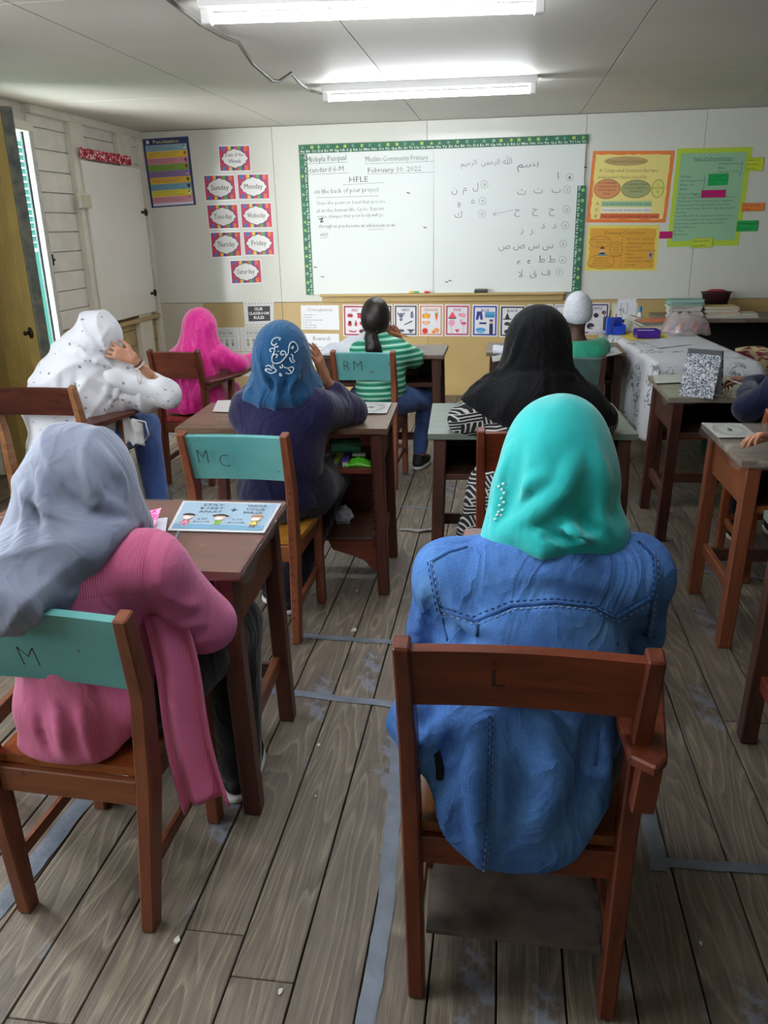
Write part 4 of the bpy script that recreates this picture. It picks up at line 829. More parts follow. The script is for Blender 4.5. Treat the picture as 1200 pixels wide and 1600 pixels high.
a, b = PZ(270, 853, zt + .006), PZ(279, 832, zt + .006); MB().tube([a, b], .0045, 8).build('barrel', mat('silver_plastic', '#9AA0A8', .25, metal=.6), t, smooth=True); MB().tube([a, a + (a - b) * .18], [.0045, .001], 8).build('tip', K('33363A'), t)
# papers with feet print on the navy desk, corners
zt2 = .770
def round_print(p, mt, ray=24):
    p.ring(.5, .5, .40, .40, .015, mt, 2, 28); p.ring(.5, .5, .30, .30, .01, mt, 2, 28)
    for i in range(ray): th = 2 * PI * i / ray; p.line([(.5 + .33 * math.cos(th), .5 + .33 * math.sin(th)), (.5 + .37 * math.cos(th), .5 + .37 * math.sin(th))], .004, mt)
M_pr = K('5A5C60')
t, p = flat_sheet('printed_sheet', 'white sheet with a round footprint drawing on the navy clad girl\'s desk', 'paper', [(545, 628), (612, 629), (604, 646), (536, 645)], zt2, mat('laminate_white', '#DADCDA', .2, coat=.4)); round_print(p, M_pr)
p.ell(.42, .5, .07, .1, M_pr, 3, 10); p.ell(.58, .5, .07, .1, M_pr, 3, 10); p.done('sheet_print', t)
t, p = flat_sheet('printed_sheet', 'pale sheet at the far left corner of the navy clad girl\'s desk', 'paper', [(340, 626), (372, 625), (366, 644), (332, 643)], zt2, MATS['laminate_white']); p.done('sheet_print', t)
# ---- marbled notebook and print on desk 5
t, p = flat_sheet('printed_sheet', 'white sheet with a faint round print on the desk with the marbled notebook', 'paper', [(1020, 586), (1073, 585), (1074, 597), (1024, 599)], .757, MATS['laminate_white']); round_print(p, K('A0A2A4')); p.done('sheet_print', t)
t, p = flat_sheet('printed_sheet', 'white laminated sheet with a round print on the orange brown desk at the right edge', 'paper', [(1096, 661), (1158, 662), (1186, 683), (1122, 684)], .758, MATS['laminate_white']); round_print(p, K('8A8C8E')); p.ell(.5, .5, .05, .1, K('55585C'), 3, 8); p.done('sheet_print', t)
nb_ = thing('marbled_notebook', 'black and white marbled composition notebook standing open like a tent on a desk', 'notebook', (.955, 3.99, .753))
g = NG('marbled_cover', .45); n_ = g.noise(g.coords(rnd=False), 95, 3, .7, 1.5); M_marb = g.out(g.ramp(n_, (.48, '#22344E'), (.53, '#D9DDE2')))
nb_.rotation_euler.z = d2r(-34)
L, Hh, q_ = .165, .215, .06
def nbp(y, z): return (y, z)
sp0 = (0, Hh)
for s, nm in ((-1, 'front_cover'), (1, 'back_cover')):
    mb = MB(); y0 = s * q_
    mb.add([(-L / 2, y0 + s * .003, 0), (L / 2, y0 + s * .003, 0), (L / 2, s * .005, Hh), (-L / 2, s * .005, Hh), (-L / 2, y0 - s * .0, 0), (L / 2, y0 - s * .0, 0), (L / 2, s * .002, Hh), (-L / 2, s * .002, Hh)], [(0, 1, 2, 3), (7, 6, 5, 4), (0, 4, 5, 1), (1, 5, 6, 2), (2, 6, 7, 3), (3, 7, 4, 0)]); mb.build(nm, M_marb, nb_, local=True)
    MB().grid(lambda a, b: ((a - .5) * (L - .008), y0 * (1 - b) * .97 - s * (.002 + .013 * math.sin(PI * b ** .8)), .004 + (Hh - .01) * b), 4, 8, .006 * s).build('pages', K('C9CAD2', .7), nb_, local=True)
MB().bx(-L / 2, L / 2, -.010, .007, Hh - .028, Hh + .003).build('spine_tape', K('55575C'), nb_, bevel=.002, local=True)
# ---- teacher's table with cloth
TX0, TX1, TY0, TY1, TZ = .885, 1.455, 4.80, 6.40, .775
tr = d2r(4.5)
tt = thing('teacher_table', 'long dark wooden table under the floral cloth at the front right', 'table', (.893, 4.80, 0), rot=tr)
tw, tl = .57, 1.65
for lx in (.05, tw - .05):
    for ly in (.06, tl - .06): MB().beam([(lx, ly, 0), (lx, ly, TZ - .03)], .055, .055).build('leg', WD, tt, bevel=.004, local=True)
MB().bx(0, tw, 0, tl, TZ - .03, TZ - .005).build('table_top', WDX, tt, bevel=.003, local=True)
MB().bx(.05, tw - .05, .04, .06, TZ - .14, TZ - .03).bx(.04, .06, .06, tl - .06, TZ - .14, TZ - .03).build('apron', WDX, tt, bevel=.003, local=True)
MB().bx(.05, tw - .05, .07, .10, .30, .36).build('stretcher', WMX, tt, bevel=.003, local=True)
g = NG('floral_tablecloth', .75); vv = g.coords(rnd=False)
vo = g.n('TexVoronoi'); vo.inputs['Scale'].default_value = 5.2; g.l(vv, vo.inputs[0])
n1 = g.noise(vv, 30, 1, .4, 1.2); near = g.ramp(vo.outputs['Distance'], (.40, 1.), (.50, 0.)); leaf = g.ramp(n1, (.53, 0.), (.555, 1.))
pt = g.math('MULTIPLY', near, leaf); g.bump(g.noise(vv, 9, 3), .35, .02)
M_cloth = g.out(g.mix(g.math('MULTIPLY', pt, .8), '#D3D5DA', '#5C5F63'))
clo = MB()
def clothdrop(a):   # hem height on the long left side as a function of distance along it (0 near .. 1 far)
    return .33 + .12 * a + .02 * math.sin(9 * a)
nu, nv = 60, 40
def cfun(a, b):
    # a across: 0..0.42 left drop, .42...42+.5 top, rest right drop ; b along 0..  near drop then top
    S = a * (.46 + tw + .18) - .46; T = b * (.13 + tl + .02) - .13
    x, y, z = S, T, TZ + .002
    dropx = 0
    if S < 0:
        dropx = -S; x = -.012 - .018 * (1 + math.sin(T * 17)) * min(1, dropx / .2) - .03 * dropx; z = TZ - dropx * (1 - .15 * max(0, T) / tl)
    elif S > tw:
        dropx = S - tw; x = tw + .01 + .012 * (1 + math.sin(T * 15)) * min(1, dropx / .1); z = TZ - dropx
    if T < 0:
        dy = -T; y = -.012 - .010 * (1 + math.sin(S * 14)) * min(1, dy / .08); z2 = TZ - dy * (1 - .25 * min(1, max(0, S) / tw))
        if dropx == 0: z = z2
        else: z = min(z, z2); y = -.012 - .03 * (1 - min(1, dropx / .4)) * min(1, dy / .1); x += .02
    return (x, y, z)
tc_ = thing('tablecloth', 'white floral tablecloth hanging over the front right table', 'tablecloth', (.893, 4.80, TZ), rot=tr)
cb = MB().grid(cfun, nu, nv, .0015); cb.v = [(x, y, z - TZ) for x, y, z in cb.v]; cb.build('cloth', M_cloth, tc_, smooth=True, local=True)
TT = TZ + .006
def onT(u, v): return PZ(u, v, TT)
def book(name, label, cat, c, w, d, h, rot, col, pages='DAD8D0', group=None, parent=None):
    t = thing(name, label, cat, (c[0], c[1], c[2]), group, rot)
    MB().bx(-w / 2, w / 2, -d / 2, d / 2, h - .002, h).bx(-w / 2, w / 2, -d / 2, d / 2, 0, .002).build('cover', K(col, .5), t, local=True)
    MB().bx(-w / 2 + .003, w / 2 - .003, -d / 2 + .003, d / 2 - .003, .002, h - .002).build('pages', K(pages, .8), t, local=True)
    return t
# purple box
p = onT(1010, 527); t = thing('purple_box', 'open shiny purple cardboard box on the floral tablecloth', 'box', (p[0], p[1], TT), rot=d2r(5))
M_pur = mat('shiny_purple', '#4A1C9E', .25)
w, d, h = .155, .13, .055
MB().bx(-w / 2, w / 2, -d / 2, d / 2, 0, .003).build('box_floor', M_pur, t, local=True)
MB().bx(-w / 2, w / 2, -d / 2, -d / 2 + .003, 0, h).bx(-w / 2, w / 2, d / 2 - .003, d / 2, 0, h).bx(-w / 2, -w / 2 + .003, -d / 2, d / 2, 0, h).bx(w / 2 - .003, w / 2, -d / 2, d / 2, 0, h).build('box_walls', M_pur, t, local=True)
MB().bx(-w / 2 + .01, w / 2 - .02, -d / 2 + .01, d / 2 - .01, .02, .045).build('paper_filling', K('E4DDE0', .7), t, local=True)
# blue basket and things behind
p = onT(965, 522); t = thing('blue_pencil_rack', 'bright blue plastic pencil rack on the floral tablecloth', 'rack', (p[0], p[1], TT), rot=d2r(5))
M_blu = mat('blue_plastic', '#1E4FD0', .35)
MB().bx(-.045, -.04, -.04, .1, 0, .11).bx(.04, .045, -.04, .1, 0, .07).bx(-.045, .045, .095, .1, 0, .11).bx(-.045, .045, -.04, -.035, 0, .06).bx(-.045, .045, -.04, .1, 0, .004).build('rack_body', M_blu, t, bevel=.001, local=True)
MB().bx(-.09, -.05, -.04, .0, 0, .12).build('upright_holder', M_blu, t, bevel=.006, local=True)
for i, (x_, y_, hh) in enumerate([(-.08, -.02, .15), (-.065, -.02, .165), (-.02, .03, .14)]): MB().tube([(x_, y_, .02), (x_ + .01, y_ + .01, hh)], .004, 6).build('pencil', K(['3A3A3A', 'C9A23C', 'B04030'][i]), t, local=True)
p = onT(948, 517); t = thing('black_pen_cup', 'black mesh pen cup at the left of the blue pencil rack', 'cup', (p[0], p[1], TT))
MB().lathe([(.03, 0), (.032, .10), (.030, .10), (.028, .004), (.0, .004)], (0, 0, 0), 16).build('cup_wall', K('2E2E30'), t, local=True); MB().tube([(.0, 0, .01), (.02, 0, .15)], .004, 6).build('pen', K('3E5A3A'), t, local=True); MB().tube([(-.01, 0, .01), (-.025, 0.01, .14)], .004, 6).build('pen', K('8A6A3A'), t, local=True)
p = onT(976, 512); t = thing('stapler', 'black stapler with pale base standing on the blue rack', 'stapler', (p[0], p[1] + .02, TT + .0))
MB().bx(-.02, .02, -.05, .05, .08, .09).build('stapler_base', K('55555A', .3), t, bevel=.003); 
t.children[0].location = (0, 0, 0); bpy.data.objects.remove(t.children[0]); MB().bx(-.05, .05, -.018, .018, 0, .012).build('stapler_base', K('55555A', .3), t, bevel=.003, local=True); MB().bx(-.05, .045, -.013, .013, .035, .06).bx(.03, .045, -.013, .013, .01, .04).build('stapler_arm', K('26262A', .3), t, bevel=.004, local=True)
p = onT(975, 508); cz = TT
t = thing('standing_card', 'white card with bracket drawing standing upright behind the blue rack', 'card', (p[0] + .01, p[1] - .04, cz))
pn = Panel((-.075, .02, .20), (.065, .02, .205), (.065, 0, .0), (-.075, 0, .0)); pn.sheet('card', t, K('E4E6EC', .5)).parent = t
t.children[0].location = tuple(-np.array(worldloc(t)) * 0)
bpy.data.objects.remove(t.children[0])
def lsheet(pn, name, t, mt):
    mb = MB(); n = pn.n; TLp, TRp, BRp, BLp = pn.c; mb.add([q + n * .0012 for q in (TLp, TRp, BRp, BLp)] + [TLp, TRp, BRp, BLp], [(0, 1, 2, 3), (7, 6, 5, 4), (0, 4, 5, 1), (1, 5, 6, 2), (2, 6, 7, 3), (3, 7, 4, 0)]); return mb.build(name, mt, t, local=True)
lsheet(pn, 'card_sheet', t, K('E4E6EC', .5))
kk = K('3A3A44'); pn.line([(.28, .82), (.2, .82), (.2, .4), (.3, .4)], .003, kk); pn.line([(.45, .82), (.55, .82), (.55, .45), (.48, .45)], .003, kk); pn.text('L', .3, .5, .16, kk, 2); pn.text('A', .1, .55, .12, kk, 2); pn.done('card_drawing', t, local=True)
p = onT(1005, 512)
t = thing('correction_bottle', 'white glue bottle with a blue cap behind the purple box', 'bottle', (p[0] - .02, p[1] + .08, TT)); MB().lathe([(0, 0), (.018, 0), (.02, .01), (.02, .09), (.012, .105), (.012, .11), (0, .11)], (0, 0, 0), 16).build('bottle_body', K('E6E8EC', .3), t, local=True, smooth=True); MB().lathe([(.013, .11), (.013, .15), (0, .152)], (0, 0, 0), 12).build('blue_cap', K('2A8FD8', .3), t, local=True)
p = onT(1012, 515); t = thing('tape_roll', 'red and white sticky tape roll in front of the glue bottle', 'tape', (p[0], p[1] + .03, TT + .0))
MB().lathe([(.035, 0), (.035, .02), (.022, .02), (.022, 0)], (0, 0, .05), 20).build('tape_ring', K('D0304A', .3), t, local=True); MB().lathe([(.03, 0), (.03, .05), (0, .05)], (0, 0, 0), 16).build('stand', K('E9E4DC', .5), t, local=True)
t, p = flat_sheet('yellow_paper', 'bright yellow paper under the purple box on the tablecloth', 'paper', [(958, 520), (1030, 518), (1048, 528), (985, 532)], TT - .002, K('D9C43A', .6)); p.done('x', t) if p.mb.v else None
t, p = flat_sheet('white_paper', 'large blank white paper lying on the floral tablecloth', 'paper', [(1002, 533), (1048, 527), (1080, 538), (1030, 544)], TT, K('D2D4DC', .6))
p = onT(940, 522); random.seed(3)
for i in range(3): 
    q = onT(938 + i * 3, 519 - i * 3); book('loose_papers', 'loose white papers, sheet %s of the pile beside the black pen cup' % ['lowest', 'middle', 'topmost'][i], 'paper', (q[0], q[1], TT + i * .0035), .18, .12, .003, .3 * i, 'D6D8DE', group='loose papers beside the pen cup')
# zip bag of markers
p = onT(1072, 523); t = thing('marker_bag', 'clear plastic bag of red and blue markers on the tablecloth', 'bag', (p[0], p[1] + .03, TT))
MB().grid(lambda a, b: ((a - .5) * (.34 - .16 * b), -.03 + .06 * math.sin(PI * a) * -1 * (1 - b) + .03 * b, .002 + .15 * math.sin(b * PI / 2) + .008 * math.sin(a * 19 + b * 7)), 22, 12, .0008).build('bag_front', mat('bag_film', '#E6D8DA', .12, alpha=.30), t, local=True, smooth=True)
MB().grid(lambda a, b: ((a - .5) * (.34 - .16 * b), .07 - .03 * b, .002 + .15 * math.sin(b * PI / 2) + .008 * math.sin(a * 17)), 22, 12, .0008).build('bag_back', MATS['bag_film'], t, local=True, smooth=True)
for i in range(14):
    c = ['C8323C', '2E4AB0', '1E2A6E', 'D8503A', 'B82A3A'][i % 5]; x_ = -.13 + .02 * i; MB().tube([(x_, .0, .012 + .012 * (i % 3)), (x_ + .03, .03, .055 + .014 * (i % 3))], .008, 7).build('marker', K(c), t, local=True)
# ---- back shelf table
BS = thing('side_table', 'grey topped side table loaded with papers in the front right corner', 'table', (1.9, 7.3, 0))
bz = .775
MB().bx(1.30, 2.75, 7.05, 7.62, bz - .03, bz).build('table_top', WG, BS, bevel=.004)
MB().bx(1.34, 2.70, 7.10, 7.58, .45, .47).build('lower_shelf', WDX, BS, bevel=.003)
for lx in (1.36, 2.68):
    for ly in (7.1, 7.56): MB().beam([(lx, ly, 0), (lx, ly, bz - .03)], .05, .05).build('leg', WD, BS, bevel=.003)
MB().bx(1.34, 2.70, 7.56, 7.58, .1, bz - .03).build('back_board', K('14110F', .8), BS)
def pile(n, u, v, y, w, d, h0, cols, label, group, z0=None, th=.012, dz=0):
    q = PY(u, v, y); z = bz if z0 is None else z0
    for i in range(n):
        t = book('exercise_book', label % ('lowest' if i == 0 else 'topmost' if i == n - 1 else ['second', 'third', 'fourth', 'fifth', 'sixth', 'seventh', 'eighth', 'ninth'][i - 1] + ' from the bottom'), 'book', (q[0] + random.uniform(-.01, .01), y + .1 + random.uniform(-.01, .01), z), w, d, th, random.uniform(-.12, .12), cols[i % len(cols)], group=group); z += th + .0006
    return z, q
random.seed(8)
z_, q_ = pile(8, 1072, 490, 7.12, .26, .2, 0, ['DCDAD4'], 'white exercise book in the tall pile on the side table, %s', 'white exercise books in the tall pile', th=.012)
z_, _ = pile(5, 1072, 490, 7.12, .27, .2, 0, ['5FB0A6', '74BDB2'], 'teal exercise book on top of the white pile, %s', 'teal exercise books', z0=z_, th=.009)
pile(6, 1128, 490, 7.12, .27, .2, 0, ['C9C4B8', 'DCD8CC', 'D8923A', 'E2DCD0', 'C8A86A', 'C9B36E'], 'folder in the mixed pile right of the teal books, %s', 'folders in the mixed pile', th=.015)
pile(2, 1158, 490, 7.12, .28, .2, 0, ['B9B59C', 'C4C0A6'], 'beige paper bundle at the far right of the side table, %s', 'beige paper bundles', th=.018)
q = PY(1118, 478, 7.48); t = thing('dark_tray', 'dark maroon plastic tray behind the piles of books', 'tray', (q[0], 7.5, bz + .0))
MB().lathe([(.0, .0), (.09, 0), (.12, .17), (.135, .18), (.13, .185), (.11, .17), (.08, .01), (0, .01)], (0, 0, 0), 20, sy=.6).build('tray_body', K('3A2024', .4), t, local=True, smooth=True)
MB().lathe([(.0, .17), (.09, .19), (.05, .205), (0, .207)], (0, 0, 0), 14, sy=.6).build('red_lid', K('A82A3E', .5), t, local=True)
q = PY(1080, 497, 7.06); t = thing('black_hole_punch', 'long black stapler lying in front of the teal books', 'stapler', (q[0], 7.1, bz), rot=d2r(-20))
MB().beam([(-.10, -.02, .045), (0, -.02, .04), (.10, -.02, .012)], .03, [.02, .035, .018], (0, 1, 0)).build('stapler_body', K('1C1C1E', .3), t, bevel=.004, local=True)
# second low bookcase left of it with papers
q0 = onT(1035, 505)
for i, (c, lb) in enumerate([('DAD8D2', 'white paper bundle at the far end of the tablecloth, lowest'), ('D2D0C8', 'white paper bundle at the far end of the tablecloth, second from the bottom'), ('8A8A80', 'grey folder at the far end of the tablecloth'), ('4E7A80', 'teal grey folder under the orange book'), ('D8643A', 'orange book on top of the folders at the far end of the tablecloth')]):
    book('paper_bundle' if i < 4 else 'orange_book', lb, 'paper' if i < 2 else 'book', (1.16 - .01 * i, 6.28, TT + [0, .022, .044, .056, .066][i]), .36 - .03 * i, .2, [.02, .02, .01, .008, .008][i], .06 * i, c)
for i, (a, b, c) in enumerate([((.90, 6.15), (1.02, 6.1), 'D8D6CE'), ((.93, 6.2), (1.05, 6.16), 'B8956A')]):
    t = thing('ruler', ['pale ruler leaning over the things behind the blue cap', 'brown ruler leaning over the things behind the blue cap'][i], 'ruler', (a[0], a[1], TT)); MB().beam([(a[0], a[1], TT + .10 + .02 * i), (b[0], b[1], TT + .05 + .03 * i)], .02, .003, (0, 1, .3)).build('blade', K(c), t); MB().bx(a[0] - .015, a[0] + .015, a[1], a[1] + .03, TT, TT + .1 + .02 * i).build('support_block', K('E2E2E0'), t)
# chair with bags at far right
ch = chair('reddish chair with teal edged post beside the side table at the right edge', 1.84, 5.82, d2r(75), .40, .38, .98, .2, wood('teal_edge_post', '#4A8A84', '#3A6A66', 2, .5), wood('red_maroon_board', '#8E4030', '#6A2A22', 0, .4), WM)
g = NG('maroon_leaf_fabric', .8); n_ = g.noise(g.coords((1, 1, 3), False), 9, 1, .3, 2); M_leaf = g.out(g.ramp(n_, (.47, '#7A2A3E'), (.5, '#B8A87E')))
p = (1.60, 5.3); t = thing('leaf_print_bag', 'beige cloth bag with maroon leaf print at the right edge', 'bag', (p[0], 5.3, .56))
MB().grid(lambda a, b: (p[0] - .12 + .30 * a, 5.3 + .02 * math.sin(a * 9), .56 + .22 * b + .015 * math.sin(a * 5) * b), 18, 8, .05).build('bag_body', M_leaf, t, smooth=True)
# stool under bag
st_ = thing('bag_stool', 'low dark wooden stool under the leaf print bag', 'stool', (p[0] + .03, 5.3, 0)); MB().bx(p[0] - .12, p[0] + .2, 5.18, 5.42, .53, .558).build('stool_top', WDX, st_, bevel=.004)
for a_, b_ in ((-.10, 5.2), (.18, 5.2), (-.10, 5.4), (.18, 5.4)): MB().beam([(p[0] + a_, b_, 0), (p[0] + a_, b_, .531)], .04, .04).build('leg', WD, st_, bevel=.003)
# ---- things in the navy girl's desk
def blob_roll(a, b, r, c, name, label, cat, grp=None):
    t = thing(name, label, cat, ((a[0] + b[0]) / 2, (a[1] + b[1]) / 2, (a[2] + b[2]) / 2 - r), grp); MB().tube([a, b], r, 12).build('roll', K(c, .35), t, smooth=False); 
    MB().tube([tuple(np.array(a) + (np.array(a) - np.array(b)) * .02), tuple(np.array(a) + (np.array(a) - np.array(b)) * .021)], r * .6, 10).build('core', K('1E2A22'), t); return t
y_ = 3.26
sz_ = .575
A, B = PY(515, 692, y_), PY(548, 700, y_)
blob_roll((A[0], y_, sz_ + .09), (A[0] + .12, y_ + .05, sz_ + .085), .032, '1F6E4A', 'green_roll', 'dark green rolled book in the open desk of the navy clad girl', 'roll')
q = PY(493, 690, y_); blob_roll((q[0] - .03, y_ + .02, sz_ + .09), (q[0] + .03, y_ + .03, sz_ + .09), .026, 'D8702A', 'orange_cup', 'orange plastic cup in the open desk of the navy clad girl', 'cup')
q = PY(560, 712, y_); t = thing('green_packet', 'bright green snack packet in the open desk', 'packet', (q[0], y_, sz_))
MB().grid(lambda a, b: (q[0] - .06 + .12 * a, y_ - .03 + .08 * b, sz_ + .012 + .03 * math.sin(PI * a) * math.sin(PI * b) + .003 * math.sin(30 * a)), 12, 8, .01).build('packet_skin', mat('green_foil', '#58C82A', .25), t, smooth=True); MB().box((q[0] + .0, y_ + .02, sz_ + .05), (.06, .03, .012)).build('silver_flap', mat('foil', '#C9D0D4', .2, metal=.7), t, bevel=.003)
for i, (u, c, nm) in enumerate([(495, '8A3A2A', 'red brown'), (520, 'B8C84A', 'lime'), (538, '6A4AA8', 'purple')]):
    q = PY(u, 715, y_); book('school_book', '%s edged book lying in the open desk of the navy clad girl' % nm, 'book', (q[0], y_ + .05, sz_ + .001 + (0, .002, .001)[i] * 1), [.05, .05, .03][i], .16, [.03, .022, .03][i], .1 * i - .1, c)
# crumpled paper in locker, white cloth on far desk, crumpled plastic
def crumple(name, label, cat, c, r, col, seed, sz=(1, 1, 1), rough=.7, mt=None, group=None):
    t = thing(name, label, cat, (c[0], c[1], c[2] - r * sz[2]), group); bm = bmesh.new(); bmesh.ops.create_icosphere(bm, subdivisions=4, radius=1)
    mb = MB(); vs = []
    for v in bm.verts:
        n = v.co.normalized(); k = 1 + .32 * noise.noise(n * 2.2 + Vector((seed, 0, 0))) + .16 * abs(noise.noise(n * 5 + Vector((0, seed, 0)))) ; vs.append((c[0] + n.x * r * k * sz[0], c[1] + n.y * r * k * sz[1], c[2] + n.z * r * k * sz[2]))
    mb.add(vs, [tuple(v.index for v in f.verts) for f in bm.faces]); bm.free(); mb.build('crumpled_body', mt or K(col, rough), t, smooth=True); return t
q = PY(537, 822, 3.40); crumple('crumpled_tissue', 'crumpled white tissue in the side locker of the navy clad girl\'s desk', 'tissue', (q[0], 3.40, .262 + .035), .042, 'C9CED6', 1.3, (1, .8, 1))
M_wcl = mat('white_bag_cloth', '#DDE2EC', .8, noise_amt=.08, nscale=12)
t = thing('white_cloth_bag', 'soft white cloth bag heaped on the desk behind the RM chair', 'bag', (-.95, 5.05, .802))
def bagf(a, b):
    x = -1.13 + .42 * a; e = math.sin(PI * min(1, max(0, b))) ; prof = (.03 + .12 * max(0, min(1, a * 1.25)) ** 1.1) * (1 - max(0, a - .8) * 2)
    return (x + .01 * math.sin(b * 9), 4.90 + .28 * b, .804 + prof * e ** .6 + .008 * math.sin(22 * a + 9 * b) * e)
MB().grid(bagf, 34, 16, .004).build('bag_cloth', M_wcl, t, smooth=True)
t = thing('folded_cloth', 'white folded cloth on the desk left of the black hijab', 'cloth', (.02, 5.5, .772)); q = PZ(775, 546, .775)
MB().grid(lambda a, b: (q[0] - .02 + .22 * a, q[1] - .12 + .2 * b, .772 + .028 * (1 - abs(2 * b - 1) ** 4) + .003 * math.sin(17 * a)), 12, 8, .02).build('cloth_folds', M_wcl, t, smooth=True)
q = PZ(952, 553, .78); t, p = flat_sheet('loose_paper', 'loose white papers on the desk right of the boy in the white cap', 'paper', [(925, 546), (962, 543), (972, 552), (945, 558)], .776, K('CFD0D6', .6))
t, p = flat_sheet('loose_paper', 'crumpled grey paper at the left of the boy\'s desk', 'paper', [(768, 557), (795, 552), (797, 560), (770, 566)], .774, K('A8A8A0', .6))
# white face mask hanging on the white girl's arm chair
# ---- floor tapes, scraps
M_tape = mat('blue_grey_tape', '#75808F', .5, noise_amt=.35, nscale=14, bump=.4, bscale=20)
def tape(label, pts, w, seed=0):
    "ribbon on the floor through photo pixels"
    P = [PZ(u, v, .0) for u, v in pts]; fine_ = []
    for a, b in zip(P, P[1:]):
        n = max(2, int(np.linalg.norm(b - a) / .03)); fine_ += [a + (b - a) * i / n for i in range(n)]
    fine_.append(P[-1]); random.seed(seed); mb = MB(); vs = []; m = len(fine_)
    for i, p in enumerate(fine_):
        d = fine_[min(i + 1, m - 1)] - fine_[max(i - 1, 0)]; d /= np.linalg.norm(d); s = np.array([-d[1], d[0], 0]); j = random.uniform(-.0025, .0025)
        for k, o in enumerate((-.5, -.2, .2, .5)): vs.append(p + s * (o * w + (j if abs(o) == .5 else 0)) + np.array([0, 0, .0016 + (.0022 * abs(math.sin(i * .9 + seed + k)) if 0 < k < 3 else 0)]))
    mb.add(vs, [(4 * i + k, 4 * i + 4 + k, 4 * i + 5 + k, 4 * i + 1 + k) for i in range(m - 1) for k in range(3)])
    mb.add([v - np.array([0, 0, .0008]) if hasattr(v, '__len__') else v for v in map(np.array, [vs[0], vs[3], vs[-1], vs[-4]])], [(0, 1, 2, 3)]) if 0 else None
    o = mb.build('floor_tape', M_tape, smooth=True); tagit(o, label, 'tape', 'blue grey tapes on the floor'); return o
tape('blue grey tape crossing from the MC chair leg, upper of the two', [(455, 992), (520, 997), (620, 1004)], .034, 1)
tape('blue grey tape crossing left of the nearest brown chair, lower of the two', [(380, 1078), (470, 1084), (540, 1093), (640, 1104)], .036, 2)
tape('long torn blue grey tape running toward the viewer beside the nearest right chair', [(626, 1090), (616, 1250), (604, 1400), (570, 1610)], .042, 3)
tape('blue grey tape strip under the nearest left chair', [(150, 1232), (100, 1290), (20, 1395), (-60, 1480)], .055, 4)
tape('dark blue grey tape strip along the floor right of the nearest brown chair', [(1006, 1220), (1016, 1290), (1030, 1362)], .04, 5)
tape('dark blue grey tape strip crossing to the lower right edge', [(1030, 1348), (1100, 1352), (1240, 1362)], .034, 6)
tape('pale worn tape strip crossing the floor behind the RM chair', [(590, 791), (640, 792), (690, 796)], .03, 7)
tape('pale worn tape strip crossing the floor right of the turquoise hijab', [(955, 778), (1010, 782), (1130, 783)], .022, 8)
tape('pale worn tape strip on the floor below the orange brown desk', [(1040, 888), (1120, 896), (1200, 905)], .022, 9)
q = PZ(655, 830, 0); t = thing('crumpled_tape', 'crumpled grey piece of tape lying on the floor left of the grey green desk', 'tape', (q[0], q[1], 0))
MB().grid(lambda a, b: (q[0] - .11 + .2 * a, q[1] - .015 + .035 * b + .01 * math.sin(9 * a), .003 + .014 * abs(math.sin(6 * a + 2 * b)) * a), 20, 4, .002).build('tape_body', mat('pale_tape', '#8C8A84', .6), t, smooth=True)
M_scr = K('CFCDC0', .7); random.seed(5)
scr = [(553, 985, 'scrap of white paper on the floor between the two tape crossings', .012), (277, 1470, 'small white scrap on the floor below the left chair', .008), (498, 1165, 'tiny pale crumb on the floor below the tape crossings', .005), (558, 923, 'tiny white scrap beside the locker desk', .006), (493, 1245, 'tiny crumb near the torn tape', .004), (438, 1550, 'white speck near the bottom edge', .006), (1095, 1475, 'white speck on the dark floor at right', .004)]
for u, v_, lb, r in scr:
    q = PZ(u, v_, 0); mb = MB(); n = 7; pl = [(q[0] + r * random.uniform(.6, 1.2) * math.cos(2 * PI * i / n), q[1] + 1.4 * r * random.uniform(.6, 1.2) * math.sin(2 * PI * i / n)) for i in range(n)]
    tagit(mb.prism(pl, 2, .0002, .003).build('paper_scrap', M_scr), lb, 'scrap', 'paper scraps on the floor')
